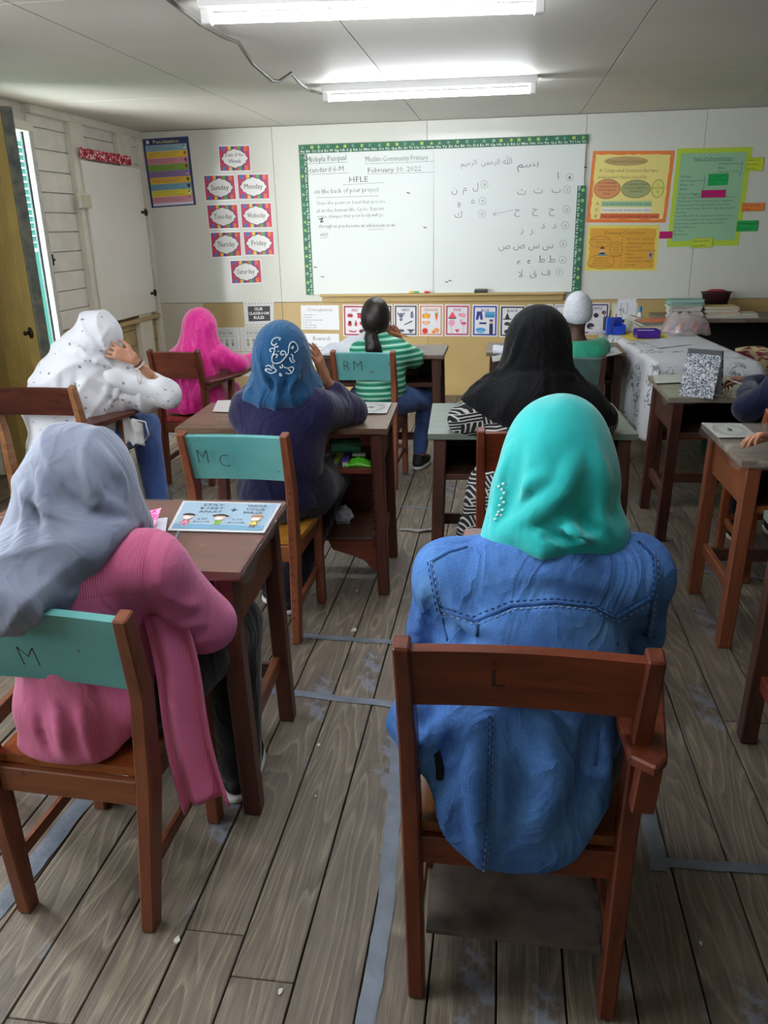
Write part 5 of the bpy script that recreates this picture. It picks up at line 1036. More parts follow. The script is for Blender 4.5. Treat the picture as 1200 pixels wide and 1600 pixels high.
# ================================================================== people: distance-field bodies and clothes
from mathutils.bvhtree import BVHTree
def A3(p): return np.array(p, float)
class Sdf:
    def __init__(s): s.pr = []; s.cuts = []; s.disp = []; s.post = []
    def cap(s, a, b, ra, rb=None, k=.03, sub=False): s.pr.append(('c', A3(a), A3(b), ra, ra if rb is None else rb, k, sub)); return s
    def ell(s, c, r, k=.03, rot=None, sub=False): s.pr.append(('e', A3(c), A3(r), np.array(rot) if rot is not None else None, None, k, sub)); return s
    def chain(s, pts, rs, k=.02, sub=False):
        for i in range(len(pts) - 1): s.cap(pts[i], pts[i + 1], rs[i], rs[i + 1], k if i == 0 else k, sub)
        return s
    def cut(s, f): s.cuts.append(f); return s
    def infl(s, d):
        o = Sdf()
        for q in s.pr:
            if q[0] == 'c': o.pr.append(('c', q[1], q[2], q[3] + d, q[4] + d, *q[5:]))
            else: o.pr.append(('e', q[1], q[2] + d, *q[3:]))
        return o
    @staticmethod
    def _d(q, X, Y, Z):
        if q[0] == 'c':
            a, b = q[1], q[2]; ab = b - a; L2 = max(ab.dot(ab), 1e-12)
            px, py, pz = X - a[0], Y - a[1], Z - a[2]
            h = np.clip((px * ab[0] + py * ab[1] + pz * ab[2]) / L2, 0, 1)
            return np.sqrt((px - ab[0] * h) ** 2 + (py - ab[1] * h) ** 2 + (pz - ab[2] * h) ** 2) - (q[3] + (q[4] - q[3]) * h)
        c, r, R = q[1], q[2], q[3]; px, py, pz = X - c[0], Y - c[1], Z - c[2]
        if R is not None: px, py, pz = (R[0][0] * px + R[0][1] * py + R[0][2] * pz, R[1][0] * px + R[1][1] * py + R[1][2] * pz, R[2][0] * px + R[2][1] * py + R[2][2] * pz)
        k0 = np.sqrt((px / r[0]) ** 2 + (py / r[1]) ** 2 + (pz / r[2]) ** 2); k1 = np.sqrt((px / r[0] ** 2) ** 2 + (py / r[1] ** 2) ** 2 + (pz / r[2] ** 2) ** 2)
        return k0 * (k0 - 1) / (k1 + 1e-9)
    def bounds(s):
        lo = np.full(3, 1e9); hi = -lo
        for q in s.pr:
            if q[6]: continue
            if q[0] == 'c': r = max(q[3], q[4]); pts = [q[1] - r, q[2] - r, q[1] + r, q[2] + r]
            else:
                rr = q[2] if q[3] is None else np.full(3, q[2].max()); pts = [q[1] - rr, q[1] + rr]
            for p in pts: lo = np.minimum(lo, p); hi = np.maximum(hi, p)
        return lo, hi
    def ev(s, P):
        X, Y, Z = P[:, 0], P[:, 1], P[:, 2]; F = np.full(len(P), .5)
        for q in s.pr: F = s._comb(F, s._d(q, X, Y, Z), q[5], q[6])
        for f in s.disp: F = F - f(X, Y, Z)
        for f in s.cuts: F = np.maximum(F, f(X, Y, Z))
        return F
    @staticmethod
    def _comb(F, d, k, sub):
        if sub:
            g_ = -d; h = np.maximum(k - np.abs(F - g_), 0) / k; return np.maximum(F, g_) + h * h * k * .25
        h = np.maximum(k - np.abs(F - d), 0) / k; return np.minimum(F, d) - h * h * k * .25
    def grid(s, cell):
        lo, hi = s.bounds(); lo = lo - cell * 3 - .012; hi = hi + cell * 3 + .012
        n = np.ceil((hi - lo) / cell).astype(int) + 1
        ax = [(lo[i] + cell * np.arange(n[i])).astype(np.float32) for i in range(3)]
        F = np.full(tuple(n), .5, np.float32)
        for q in s.pr:
            if q[0] == 'c': r = max(q[3], q[4]); l_ = np.minimum(q[1], q[2]) - r; h_ = np.maximum(q[1], q[2]) + r
            else:
                rr = q[2] if q[3] is None else np.full(3, q[2].max()); l_ = q[1] - rr; h_ = q[1] + rr
            m = q[5] + cell * 3
            i0 = np.maximum(((l_ - m - lo) / cell).astype(int), 0); i1 = np.minimum(((h_ + m - lo) / cell).astype(int) + 2, n)
            if (i1 <= i0).any(): continue
            sl = tuple(slice(i0[i], i1[i]) for i in range(3))
            X = ax[0][sl[0]][:, None, None]; Y = ax[1][sl[1]][None, :, None]; Z = ax[2][sl[2]][None, None, :]
            F[sl] = s._comb(F[sl], s._d(q, X, Y, Z).astype(np.float32), q[5], q[6])
        X, Y, Z = ax[0][:, None, None], ax[1][None, :, None], ax[2][None, None, :]
        for f in s.disp: F = F - f(X, Y, Z)
        for f in s.cuts: F = np.maximum(F, f(X, Y, Z))
        return F.astype(np.float32), lo, cell
    def mesh(s, cell, smooth=2):
        F, lo, c = s.grid(cell); n = F.shape
        ins = F < 0
        cnt = sum(ins[i:n[0] - 1 + i, j:n[1] - 1 + j, k:n[2] - 1 + k].astype(np.int8) for i in (0, 1) for j in (0, 1) for k in (0, 1))
        act = (cnt > 0) & (cnt < 8); ids = -np.ones(act.shape, np.int64); I = np.argwhere(act); ids[act] = np.arange(len(I))
        acc = np.zeros((len(I), 3)); w = np.zeros(len(I))
        cor = [(i, j, k) for i in (0, 1) for j in (0, 1) for k in (0, 1)]
        for a in cor:
            for b in cor:
                if sum(b) - sum(a) != 1 or any(b[i] < a[i] for i in range(3)): continue
                fa = F[I[:, 0] + a[0], I[:, 1] + a[1], I[:, 2] + a[2]]; fb = F[I[:, 0] + b[0], I[:, 1] + b[1], I[:, 2] + b[2]]
                m = (fa < 0) != (fb < 0); t = np.where(m, fa / np.where(m, fa - fb, 1), 0)
                for ax_ in range(3): acc[:, ax_] += m * (a[ax_] + (b[ax_] - a[ax_]) * t)
                w += m
        V = lo + c * (I + acc / w[:, None])
        Q = []
        for ax_ in range(3):
            sa = [slice(None)] * 3; sb = [slice(None)] * 3; sa[ax_] = slice(0, -1); sb[ax_] = slice(1, None)
            A, B = ins[tuple(sa)], ins[tuple(sb)]; o1, o2 = (ax_ + 1) % 3, (ax_ + 2) % 3
            for fl, M in ((0, A & ~B), (1, ~A & B)):
                E = np.argwhere(M); E = E[(E[:, o1] > 0) & (E[:, o2] > 0) & (E[:, o1] < n[o1] - 1) & (E[:, o2] < n[o2] - 1)]
                if not len(E): continue
                def g_(d1, d2): G = E.copy(); G[:, o1] -= d1; G[:, o2] -= d2; return ids[G[:, 0], G[:, 1], G[:, 2]]
                q = np.stack([g_(1, 1), g_(0, 1), g_(0, 0), g_(1, 0)], 1); Q.append(q if fl == 0 else q[:, ::-1])
        Q = np.concatenate(Q); Q = Q[(Q >= 0).all(1)]
        for it in range(smooth):
            S_ = np.zeros_like(V); C_ = np.zeros(len(V))
            for a, b in ((0, 1), (1, 2), (2, 3), (3, 0)):
                np.add.at(S_, Q[:, a], V[Q[:, b]]); np.add.at(S_, Q[:, b], V[Q[:, a]]); np.add.at(C_, Q[:, a], 1); np.add.at(C_, Q[:, b], 1)
            V = V * .45 + .55 * S_ / np.maximum(C_, 1)[:, None]
        return V, Q
    def trace(s, u, v, tmax=9):
        "first hit of the photo pixel's sight line with the surface, and the outward normal"
        d = _ray(u, v); d = d / np.linalg.norm(d); t = .6
        for _ in range(160):
            p = CAM + d * t; f = s.ev(p[None])[0]
            if f < .0012: break
            t += max(min(f * .7, .08), .001)
            if t > tmax: return None
        e = .004; nn = np.array([s.ev((p + np.eye(3)[i] * e)[None])[0] - s.ev((p - np.eye(3)[i] * e)[None])[0] for i in range(3)]); return p, nn / (np.linalg.norm(nn) + 1e-9)
def from_geo(name, V, Q, mt, parent, smooth=True):
    me = bpy.data.meshes.new(name); o0 = np.array(worldloc(parent)) if parent is not None else 0
    V = V - o0; me.vertices.add(len(V)); me.vertices.foreach_set('co', V.astype(np.float32).ravel())
    me.loops.add(len(Q) * 4); me.loops.foreach_set('vertex_index', Q.astype(np.int32).ravel()); me.polygons.add(len(Q)); me.polygons.foreach_set('loop_start', np.arange(0, len(Q) * 4, 4, dtype=np.int32))
    if smooth: me.polygons.foreach_set('use_smooth', np.ones(len(Q), bool))
    me.update(calc_edges=True); me.validate(); me.materials.append(mt)
    o = bpy.data.objects.new(name, me); COL.objects.link(o)
    if parent is not None: o.parent = parent
    return o
def cloth(name, sd, cell, mt, parent, smooth=2, **k):
    V, Q = sd.mesh(cell, smooth); return from_geo(name, V, Q, mt, parent)
def folds(sd, specs, k=.02):
    "draw raised or sunk folds along photo-pixel polylines traced onto the surface: (points, radius, height) height<0 sinks"
    base = Sdf(); base.pr = list(sd.pr); new = []; k = k * .75
    for pts, r, h in specs:
        hits = []
        for (u0, v0), (u1, v1) in zip(pts, pts[1:]):
            n = max(2, int(math.hypot(u1 - u0, v1 - v0) / 14))
            for i in range(n): hits.append(base.trace(u0 + (u1 - u0) * i / n, v0 + (v1 - v0) * i / n))
        hits.append(base.trace(*pts[-1])); hits = [x for x in hits if x is not None]
        m = len(hits)
        if m < 2: continue
        P = []; R_ = []
        for i, (p, n) in enumerate(hits):
            tp = min(1, .15 + 2.4 * min(i, m - 1 - i) / m) * 1.45
            if h > 0: P.append(p - n * (r - h * tp)); 
            else: P.append(p + n * (r + h * tp))
            R_.append(r)
        for i in range(m - 1):
            if np.linalg.norm(P[i + 1] - P[i]) < .15: new.append(('c', P[i], P[i + 1], R_[i], R_[i + 1], k, h < 0))
    sd.pr += new; return sd
def sinfold(amp, kx, ky, kz, ph=0., zlo=None, zhi=None, warp=.0, p=1):
    def f(X, Y, Z):
        a = np.sin(kx * X + ky * Y + kz * Z + ph + warp * np.sin(9 * Z + 7 * X))
        w = 1.
        if zlo is not None: w = np.clip((zhi - Z) / (zhi - zlo), 0, 1)
        return amp * a * w
    return f
def fan(amp, cx, cz, n, ph=0., warp=1.2, lo=.0, hi=.1, ymax=9.):
    "sharp folds that fan out from a gathered point (seen from behind)"
    def f(X, Y, Z):
        dx, dz = X - cx, Z - cz; r = np.sqrt(dx * dx + dz * dz) + 1e-6; th = np.arctan2(dz, dx)
        w = np.clip((r - lo) / (hi - lo + 1e-6), 0, 1) * np.clip((ymax - Y) / .05, 0, 1)
        q = np.abs(np.sin(n * .5 * th + ph + warp * np.sin(11 * r + 2 * th)))
        return amp * w * ((1 - q) ** 1.6 - .25)
    return f
def radfold(amp, n, cx, cy, ph, zlo, zhi, warp=1.5):
    "folds that run down the sides of a hanging cloth, growing downward"
    def f(X, Y, Z):
        th = np.arctan2(Y - cy, X - cx); w = np.clip((zhi - Z) / (zhi - zlo), 0, 1)
        return amp * w * (np.sin(n * th + ph + warp * np.sin(6 * Z)) * .6 + .4 * np.sin((2 * n + 1) * th - ph + 5 * Z))
    return f
# ---- anatomy
def nrm(v): v = A3(v); return v / (np.linalg.norm(v) + 1e-12)
def hand_prims(sd, w, d, n, side, s=1., curl=(.25, .35, .3), spread=.10, thumb=.8, wrist_r=.023):
    d = nrm(d); n = A3(n); n = nrm(n - d * n.dot(d)); r = np.cross(d, n) * side          # r points to the thumb side
    w = A3(w); L = .088 * s
    for o, rr in ((-.026, .0135), (-.009, .0145), (.009, .0145), (.026, .014)):
        sd.cap(w + r * o * .6 * s, w + d * L + r * o * s, rr * 1.12 * s, rr * .82 * s, .012 * s)
    for i, (o, ln) in enumerate(((-.0285, .060), (-.0098, .076), (.0095, .082), (.028, .072))):
        p = w + d * L * .95 + r * o * s; a = 0; dd = nrm(d + r * spread * (i - 1.5) * .55)
        for j, fr in enumerate((.45, .30, .25)):
            a += curl[j] * (1.15 - .1 * i); v = dd * math.cos(a) + n * math.sin(a); q = p + v * ln * fr * s
            sd.cap(p, q, (.0092 - .0012 * j) * s, (.0088 - .0013 * j) * s, .003 * s); p = q
    p = w + d * .02 * s + r * .022 * s; v = nrm(d * .75 + r * thumb + n * .35); q = p + v * .042 * s; sd.cap(p, q, .015 * s, .0115 * s, .012 * s)
    v = nrm(d * .95 + r * .35 * thumb + n * .4); q2 = q + v * .030 * s; sd.cap(q, q2, .0108 * s, .0098 * s, .004); v = nrm(d + n * .5); sd.cap(q2, q2 + v * .024 * s, .0098 * s, .0078 * s, .004)
    return sd
def pose(x, y, s=1., z=.43, lean=.04, yaw=0., **kw):
    c, sn = math.cos(yaw), math.sin(yaw)
    def W(a, b, h): return A3((x + a * c - b * sn, y + a * sn + b * c, h))
    J = dict(pel=W(0, .02, z + .10), bel=W(0, lean * .4, z + .24 * s), che=W(0, lean * .8, z + .40 * s), nek=W(0, lean, z + .535 * s), hed=W(0, lean + .03, z + .665 * s),
             shL=W(-.158 * s, lean, z + .475 * s), shR=W(.158 * s, lean, z + .475 * s), hiL=W(-.09 * s, .04, z + .085), hiR=W(.09 * s, .04, z + .085),
             knL=W(-.12 * s, .40 * s, z + .06), knR=W(.12 * s, .40 * s, z + .06), anL=W(-.12 * s, .42 * s, .085), anR=W(.12 * s, .42 * s, .085),
             elL=W(-.22 * s, lean + .12, z + .27), elR=W(.22 * s, lean + .12, z + .27), wrL=W(-.10, lean + .36, z + .33), wrR=W(.10, lean + .36, z + .33))
    J['s'] = s; J['f'] = A3((-sn, c, 0)); J['r'] = A3((c, sn, 0)); J['hf'] = J['f']; J['hu'] = A3((0, 0, 1)); J['face'] = J['f']
    for k, v in kw.items(): J[k] = A3(v) if isinstance(v, (tuple, list, np.ndarray)) else v
    return J
def torso_prims(sd, J, d=0., low=True):
    s = J['s']; R = np.array([J['r'], J['f'], (0, 0, 1)])
    sd.ell(J['che'], (.150 * s + d, .105 * s + d, .17 * s + d), .08, R); sd.ell(J['bel'], (.130 * s + d, .105 * s + d, .16 * s + d), .08, R)
    if low: sd.ell(J['pel'], (.165 * s + d, .135 * s + d, .115 * s + d), .08, R)
    sd.cap(J['shL'], J['shR'], .055 * s + d, None, .07); sd.cap(J['shL'] * .55 + J['shR'] * .45, J['nek'], .06 * s + d, .045 * s + d, .05); sd.cap(J['shR'] * .55 + J['shL'] * .45, J['nek'], .06 * s + d, .045 * s + d, .05)
    return sd
def arm_prims(sd, J, e, d=0., fore=1., k=.035, fat=1.):
    s = J['s'] * fat; sh, el, wr = J['sh' + e], J['el' + e], J['wr' + e]
    sd.cap(sh, el, .049 * s + d, .038 * s + d, k)
    if fore: sd.cap(el, el + (wr - el) * fore, .038 * s + d, (.038 - .016 * fore) * s + d, k * .7)
    return sd
def leg_prims(sd, J, e, d=0., k=.04, low=1., fat=1.):
    s = J['s'] * fat; sd.cap(J['hi' + e], J['kn' + e], .082 * s + d, .056 * s + d, k)
    if low: sd.cap(J['kn' + e], J['kn' + e] + (J['an' + e] - J['kn' + e]) * low, .054 * s + d, .037 * s + d, k * .6)
    return sd
def head_prims(sd, J, hair=False):
    s = J['s'] ** .6; c = J['hed']; f = nrm(J['face']); u = nrm(J['hu']); r = nrm(np.cross(f, u)); u = np.cross(r, f); R = np.array([r, f, u])
    P = lambda a, b, h: c + r * a * s + f * b * s + u * h * s
    sd.ell(P(0, -.01, .015), (.074 * s, .093 * s, .098 * s), .02, R); sd.ell(P(0, .03, -.045), (.055 * s, .058 * s, .068 * s), .04, R)
    sd.cap(P(0, .082, .01), P(0, .104, -.022), .008 * s, .013 * s, .012); sd.cap(P(-.03, .08, .022), P(.03, .08, .022), .012 * s, None, .015)
    for a in (-1, 1):
        sd.ell(P(a * .076, -.005, -.005), (.010 * s, .018 * s, .030 * s), .008, R); sd.cap(P(a * .0, .083, -.052), P(a * .018, .078, -.052), .007 * s, .004 * s, .006)
        sd.ell(P(a * .03, .088, .004), (.016 * s, .010 * s, .009 * s), .008, R, True)
    sd.cap(J['nek'] - A3((0, 0, .03)), P(0, -.015, -.06), .050 * s, .048 * s, .03)
    return sd
EYEW = mat('eye_white', '#E9E6E0', .2); EYED = mat('eye_iris', '#2A1A12', .15)
def person(label, J, skin, hands=(), x0=None, cell=.011, shoes=None, barefeet=True, bodyscale=1.):
    t = thing('person', label, 'person', (float(J['pel'][0]), float(J['pel'][1]), 0) if x0 is None else x0, None)
    sd = Sdf(); torso_prims(sd, J, -.012)
    for e in 'LR':
        arm_prims(sd, J, e, -.006); leg_prims(sd, J, e, -.008); a = J['an' + e]; ft = J.get('ft' + e, J['f']); sd.cap(a, a + nrm(ft) * .11 * J['s'] - A3((0, 0, .045)), .034 * J['s'], .024 * J['s'], .03); sd.cap(a, a - nrm(ft) * .02 - A3((0, 0, .04)), .034 * J['s'], .026 * J['s'], .03)
    head_prims(sd, J); V, Q = sd.mesh(cell, 1)
    for e in 'LR':
        h = J.get('hand' + e, {}); w, el = J['wr' + e], J['el' + e]; d = h.get('d', w - el); hs = Sdf(); hs.cap(el + (w - el) * .55, w, .026 * J['s'], .021 * J['s'], .01)
        hand_prims(hs, w, d, h.get('n', (0, 0, -1)), h.get('side', 1 if e == 'R' else -1) , J['s'] ** .7 * .98, h.get('curl', (.3, .4, .3)), h.get('spread', .1)); v2, q2 = hs.mesh(h.get('cell', .0055), 1); Q = np.concatenate([Q, q2 + len(V)]); V = np.concatenate([V, v2])
    from_geo('body', V, Q, skin, t)
    s = J['s'] ** .6; c = J['hed']; f = nrm(J['face']); u = nrm(J['hu']); r = nrm(np.cross(f, u)); u = np.cross(r, f)
    for a in (-1, 1):
        es = Sdf().ell(c + r * a * .030 * s + f * .080 * s + u * .004 * s, (.0115 * s,) * 3); v_, q_ = es.mesh(.004, 1); eb = from_geo('eye', v_, q_, EYEW, t)
        es = Sdf().ell(c + r * a * .030 * s + f * .0885 * s + u * .004 * s, (.0052 * s,) * 3); v_, q_ = es.mesh(.0025, 1); from_geo('iris', v_, q_, EYED, eb)
    return t
def shoe(J, e, t, mt, sole, name='shoe'):
    a = J['an' + e]; f = nrm(J.get('ft' + e, J['f'])); f = nrm(A3((f[0], f[1], 0))); s = J['s']; b = A3((a[0], a[1], 0)); r = A3((f[1], -f[0], 0)); R = np.array([r, f, (0, 0, 1)])
    sd = Sdf().ell(b + f * .055 * s + A3((0, 0, .04)), (.042 * s, .125 * s, .036), .02, R).cap(b - f * .02 + A3((0, 0, .04)), a + A3((0, 0, .005)), .04 * s, .043 * s, .02).cut(lambda X, Y, Z: .016 - Z).cut(lambda X, Y, Z: Z - (a[2] + .02))
    o = cloth(name, sd, .0065, mt, t, 1)
    so = Sdf().ell(b + f * .055 * s + A3((0, 0, .012)), (.045 * s, .130 * s, .04), .02, R).ell(b - f * .02 + A3((0, 0, .012)), (.042 * s, .05 * s, .04), .02, R).cut(lambda X, Y, Z: .002 - Z).cut(lambda X, Y, Z: Z - .022); cloth('sole', so, .0065, sole, o, 1)
    return o
def wrinkle(g, fine_h, wst, wr, wsc=7., stretch=(1, 1, .55)):
    "broad cloth creases (ridged, warped noise) under the weave"
    v = g.coords(stretch, False); n = g.noise(v, wsc, 3, .45, 1.6); r = g.math('ABSOLUTE', g.math('MULTIPLY_ADD', n, 2., -1.)); r = g.math('POWER', g.math('SUBTRACT', 1., r), 3.)
    b = g.n('Bump'); b.inputs['Strength'].default_value = wr; b.inputs['Distance'].default_value = .02; g.l(r, b.inputs['Height'])
    b2 = g.n('Bump'); b2.inputs['Strength'].default_value = wst; b2.inputs['Distance'].default_value = .002; g.l(fine_h, b2.inputs['Height']); g.l(b.outputs[0], b2.inputs['Normal']); g.l(b2.outputs[0], g.b.inputs['Normal'])
def fabric(name, c1, c2=None, rough=.85, weave=260, wst=.25, nscale=6, sheen=.25, mottle=.0, fine=None, wr=.28, wsc=7.):
    g = NG(name, rough); v = g.coords(rnd=False); c2 = c2 or c1
    col = g.mix(g.ramp(g.noise(v, nscale, 4), (.35, 0.), (.65, 1.)), c1, c2)
    wv = g.noise(v, weave, 2)
    if fine: col = g.mix(g.math('MULTIPLY', g.ramp(wv, (.4, 0.), (.62, 1.)), fine[1]), col, fine[0])
    wrinkle(g, wv, wst, wr, wsc); g.b.inputs['Sheen Weight'].default_value = sheen; g.b.inputs['Specular IOR Level'].default_value = .25
    return g.out(col)
SK1 = mat('light_brown_skin', '#B98468', .5, noise_amt=.08, nscale=20); SK2 = mat('tan_skin', '#B07A5C', .5, noise_amt=.08, nscale=20); SK3 = mat('dark_brown_skin', '#4E3226', .5, noise_amt=.1, nscale=20); SK4 = mat('brown_skin', '#8A5C48', .5, noise_amt=.1, nscale=20)
BLK = fabric('black_trouser_cloth', '#131418', '#1B1C22', .9)
M_shoeb = mat('black_canvas', '#17181B', .7); M_shoew = mat('white_rubber', '#D8D8D4', .5)
def beads(name, sd_or_obj, pts, r, mt, parent, col=None):
    "small beads set on a surface at photo pixels, one part"
    mb = MB(); bm = bmesh.new(); bmesh.ops.create_icosphere(bm, subdivisions=1, radius=1); bv = [v.co.copy() for v in bm.verts]; bf = [tuple(v.index for v in f.verts) for f in bm.faces]; bm.free()
    for u, v in pts:
        h = sd_or_obj.trace(u, v)
        if h is None: continue
        p, n = h; c = p + n * r * .4; mb.add([(c[0] + b.x * r, c[1] + b.y * r, c[2] + b.z * r) for b in bv], bf)
    o = mb.build(name, mt, parent, smooth=True); o['kind'] = 'stuff'; return o
def seam(name, sd, pl, r, mt, parent, off=.0, dash=None):
    mb = MB()
    for pts in pl:
        P = []
        for (u0, v0), (u1, v1) in zip(pts, pts[1:]):
            n = max(2, int(math.hypot(u1 - u0, v1 - v0) / 5))
            for i in range(n):
                h = sd.trace(u0 + (u1 - u0) * i / n, v0 + (v1 - v0) * i / n)
                if h: P.append(h[0] + h[1] * off)
        P = [p for i, p in enumerate(P) if i == 0 or np.linalg.norm(p - P[i - 1]) < .05]
        if len(P) > 2:
            if dash:
                for i in range(0, len(P) - 1, 2): mb.tube([P[i], P[i + 1]], r, 4)
            else: mb.tube(P, r, 6)
    if mb.v:
        o = mb.build(name, mt, parent, smooth=True)
        if dash: o['kind'] = 'stuff'
        return o
# ------------------------------------------------------------------ 1. denim shirt, turquoise hijab
J = pose(.065, 1.42, 1.03, .43, .05, hed=(.115, 1.545, 1.105), nek=(.10, 1.49, .97), che=(.09, 1.455, .82), shL=(-.085, 1.47, .885), shR=(.262, 1.47, .905), elL=(-.125, 1.60, .690), elR=(.290, 1.60, .715), wrL=(.0, 1.84, .705), wrR=(.16, 1.86, .705), hu=(.02, .12, 1))
T = person('person in a blue denim shirt and turquoise hijab seated nearest at right', J, SK1)
tr_ = Sdf()
for e in 'LR': leg_prims(tr_, J, e, .026)
tr_.ell(J['pel'], (.19, .165, .125), .08); cloth('trousers', tr_, .012, fabric('dark_jeans', '#141B30', '#1B2440', .9), T)
for e in 'LR': shoe(J, e, T, M_shoeb, M_shoew)
sd = Sdf(); torso_prims(sd, J, .014, False)
sd.ell((.075, 1.425, .66), (.185, .145, .20), .08); sd.ell((.06, 1.41, .54), (.185, .135, .12), .06); sd.ell((.05, 1.268, .455), (.152, .022, .118), .05); sd.ell((.055, 1.30, .56), (.17, .05, .12), .06)
sd.ell((-.135, 1.40, .585), (.062, .10, .095), .05); sd.cap((-.15, 1.36, .66), (-.195, 1.40, .58), .03, .022, .04)
for e in 'LR': arm_prims(sd, J, e, .020, .92, .045)
sd.cap(J['shL'] + A3((.0, 0, -.01)), J['elL'], .060, .056, .04); sd.cap(J['shR'] + A3((-.005, 0, -.01)), J['elR'], .060, .058, .04)
sd = folds(sd, [([(745, 960), (725, 990), (715, 1010)], .02, -.014), ([(700, 930), (735, 975), (770, 985)], .014, .007), ([(985, 990), (1010, 1005), (1012, 1018)], .018, -.014),
                ([(700, 1120), (672, 1170), (640, 1215)], .016, .012), ([(722, 1130), (700, 1200), (690, 1250)], .018, -.012), ([(752, 1130), (742, 1200), (745, 1290), (752, 1355)], .02, .010), ([(930, 1130), (925, 1200), (905, 1270)], .03, -.016), ([(800, 1140), (815, 1230), (800, 1320)], .03, -.006), ([(860, 1130), (870, 1220), (850, 1300)], .03, .007),
                ([(664, 1120), (640, 1150), (615, 1200)], .012, -.008), ([(780, 930), (860, 925), (940, 945)], .03, -.004), ([(1040, 900), (1035, 960), (1020, 1000)], .014, -.006), ([(655, 900), (662, 950), (650, 1000)], .014, .006)], .018)
sd.disp.append(sinfold(.0022, 30, 10, 16, .4, warp=2.)); sd.disp.append(sinfold(.0016, -22, 25, 34, 1.4, warp=2.))
g = NG('washed_denim', .8); v = g.coords(rnd=False); base = g.ramp(g.noise(v, 7, 6, .65), (.3, '#2C5AA6'), (.55, '#3F74BC'), (.75, '#6094CE')); tw = g.noise(g.coords((1, 1, 2.2), False), 420, 2)
base = g.mix(g.math('MULTIPLY', g.ramp(tw, (.42, 0.), (.62, 1.)), .22), base, '#9DBBDC'); wrinkle(g, tw, .25, .36, 6.); g.b.inputs['Specular IOR Level'].default_value = .2; DENIM = g.out(base)
SH = cloth('denim_shirt', sd, .0068, DENIM, T, 2)
DS = fabric('denim_seam', '#3A6CB0', '#24508E', .8); DT = K('9DB6D6', .8); DD = K('1E3F7A', .9)
yoke = [[(672, 878), (682, 935), (690, 965)], [(690, 953), (742, 970), (800, 946), (868, 941), (925, 947), (962, 966), (1022, 932)], [(1000, 845), (1024, 870), (1026, 905), (1022, 935), (1016, 975), (1013, 1000)], [(745, 972), (744, 1000)], [(962, 966), (966, 1012)], [(690, 965), (696, 990), (700, 1006)], [(672, 878), (700, 862), (735, 852)],
        [(768, 1118), (766, 1200), (764, 1290), (756, 1372)], [(935, 1128), (930, 1200)]]
seam('yoke_seam', sd, yoke, .0042, DS, SH, -.0018)
seam('stitching', sd, [[(u - 4, v_ - 6 if abs(pl[0][1] - pl[-1][1]) < 60 else v_) for u, v_ in pl] for pl in yoke[:3] + yoke[7:8]], .0011, DD, SH, .0003, dash=1)
seam('stitching', sd, [[(u + 3, v_ + 6 if abs(pl[0][1] - pl[-1][1]) < 60 else v_) for u, v_ in pl] for pl in yoke[:3] + yoke[7:8]], .0011, DT, SH, .0003, dash=1)
hole = seam('shirt_hole', sd, [[(684, 1176), (688, 1200), (686, 1224)]], .009, K('0A0C12', .9), SH, -.004)
h = Sdf(); h.ell((.115, 1.535, 1.112), (.107, .122, .132), .03); h.ell((.118, 1.525, 1.045), (.109, .112, .10), .06); h.ell((.11, 1.46, .985), (.105, .075, .052), .06); h.cap((.045, 1.56, 1.02), (-.0, 1.475, .958), .05, .03, .06); h.cap((.10, 1.60, 1.0), (.05, 1.62, .86), .09, .07, .06); h.cap((.06, 1.465, .985), (.20, 1.465, .985), .05, .05, .04)
h = folds(h, [(a_, b_, c_ * (1.3 if c_ > 0 else .6)) for a_, b_, c_ in [([(768, 800), (795, 775), (850, 745)], .016, .008), ([(775, 835), (820, 815), (880, 770), (900, 720)], .022, .008), ([(800, 832), (850, 845), (900, 838), (945, 822)], .018, .010), ([(905, 800), (915, 820), (935, 828)], .012, -.014), ([(860, 835), (885, 842), (905, 838)], .008, -.008), ([(795, 700), (783, 760), (770, 830)], .010, .006), ([(930, 700), (945, 760), (940, 810)], .02, .005), ([(815, 700), (805, 760), (790, 800)], .02, -.005), ([(820, 850), (850, 858), (880, 856)], .012, .008)]], .014)
h.disp.append(sinfold(.0014, 14, 10, 22, .4, warp=3.)); h.disp.append(fan(.007, .235, .965, 9, .9, .8, .03, .10, 1.6) if 0 else (lambda X, Y, Z: fan(.008, .235, .965, 9, .9, .8, .03, .10)(X, Y, Z) * np.clip((1.12 - Z) / .1, 0, 1)))
HT = fabric('turquoise_jersey', '#18B2B2', '#1FBFBD', .75, 400, .12, sheen=.4, wr=.12, wsc=5)
HJ = cloth('hijab', h, .0056, HT, T, 2)
beads('pearl_trim', h, [(787, 756), (785, 765), (788, 770), (784, 779), (787, 785), (781, 790), (785, 797), (779, 800), (783, 806), (777, 805), (774, 812), (780, 760)], .0032, mat('pearl', '#E6F4F4', .2), HJ)
# ------------------------------------------------------------------ 2. pink cardigan, grey hijab
J = pose(-.915, 1.53, 1.02, .43, .04, hed=(-.905, 1.575, 1.035), nek=(-.92, 1.52, .93), che=(-.925, 1.495, .78), shL=(-1.08, 1.47, .855), shR=(-.745, 1.50, .865), elL=(-1.12, 1.62, .68), elR=(-.672, 1.60, .68), wrL=(-.98, 1.85, .78), wrR=(-.83, 1.83, .60), knL=(-1.08, 1.92, .50), knR=(-.735, 1.93, .50), anL=(-1.05, 1.90, .085), anR=(-.725, 1.86, .085), face=(.25, 1, -.1), hu=(.05, .1, 1))
J['wrL'] = A3((-1.0, 1.80, .775)); J['handL'] = dict(d=(.3, 1, -.05), n=(0, 0, -1)) 
T = person('person in a pink ribbed cardigan and grey hijab seated nearest at left, seen from behind', J, SK1)
tr_ = Sdf()
for e in 'LR': leg_prims(tr_, J, e, .026, fat=1.08)
tr_.ell(J['pel'], (.17, .14, .10), .05); cloth('trousers', tr_, .012, BLK, T)
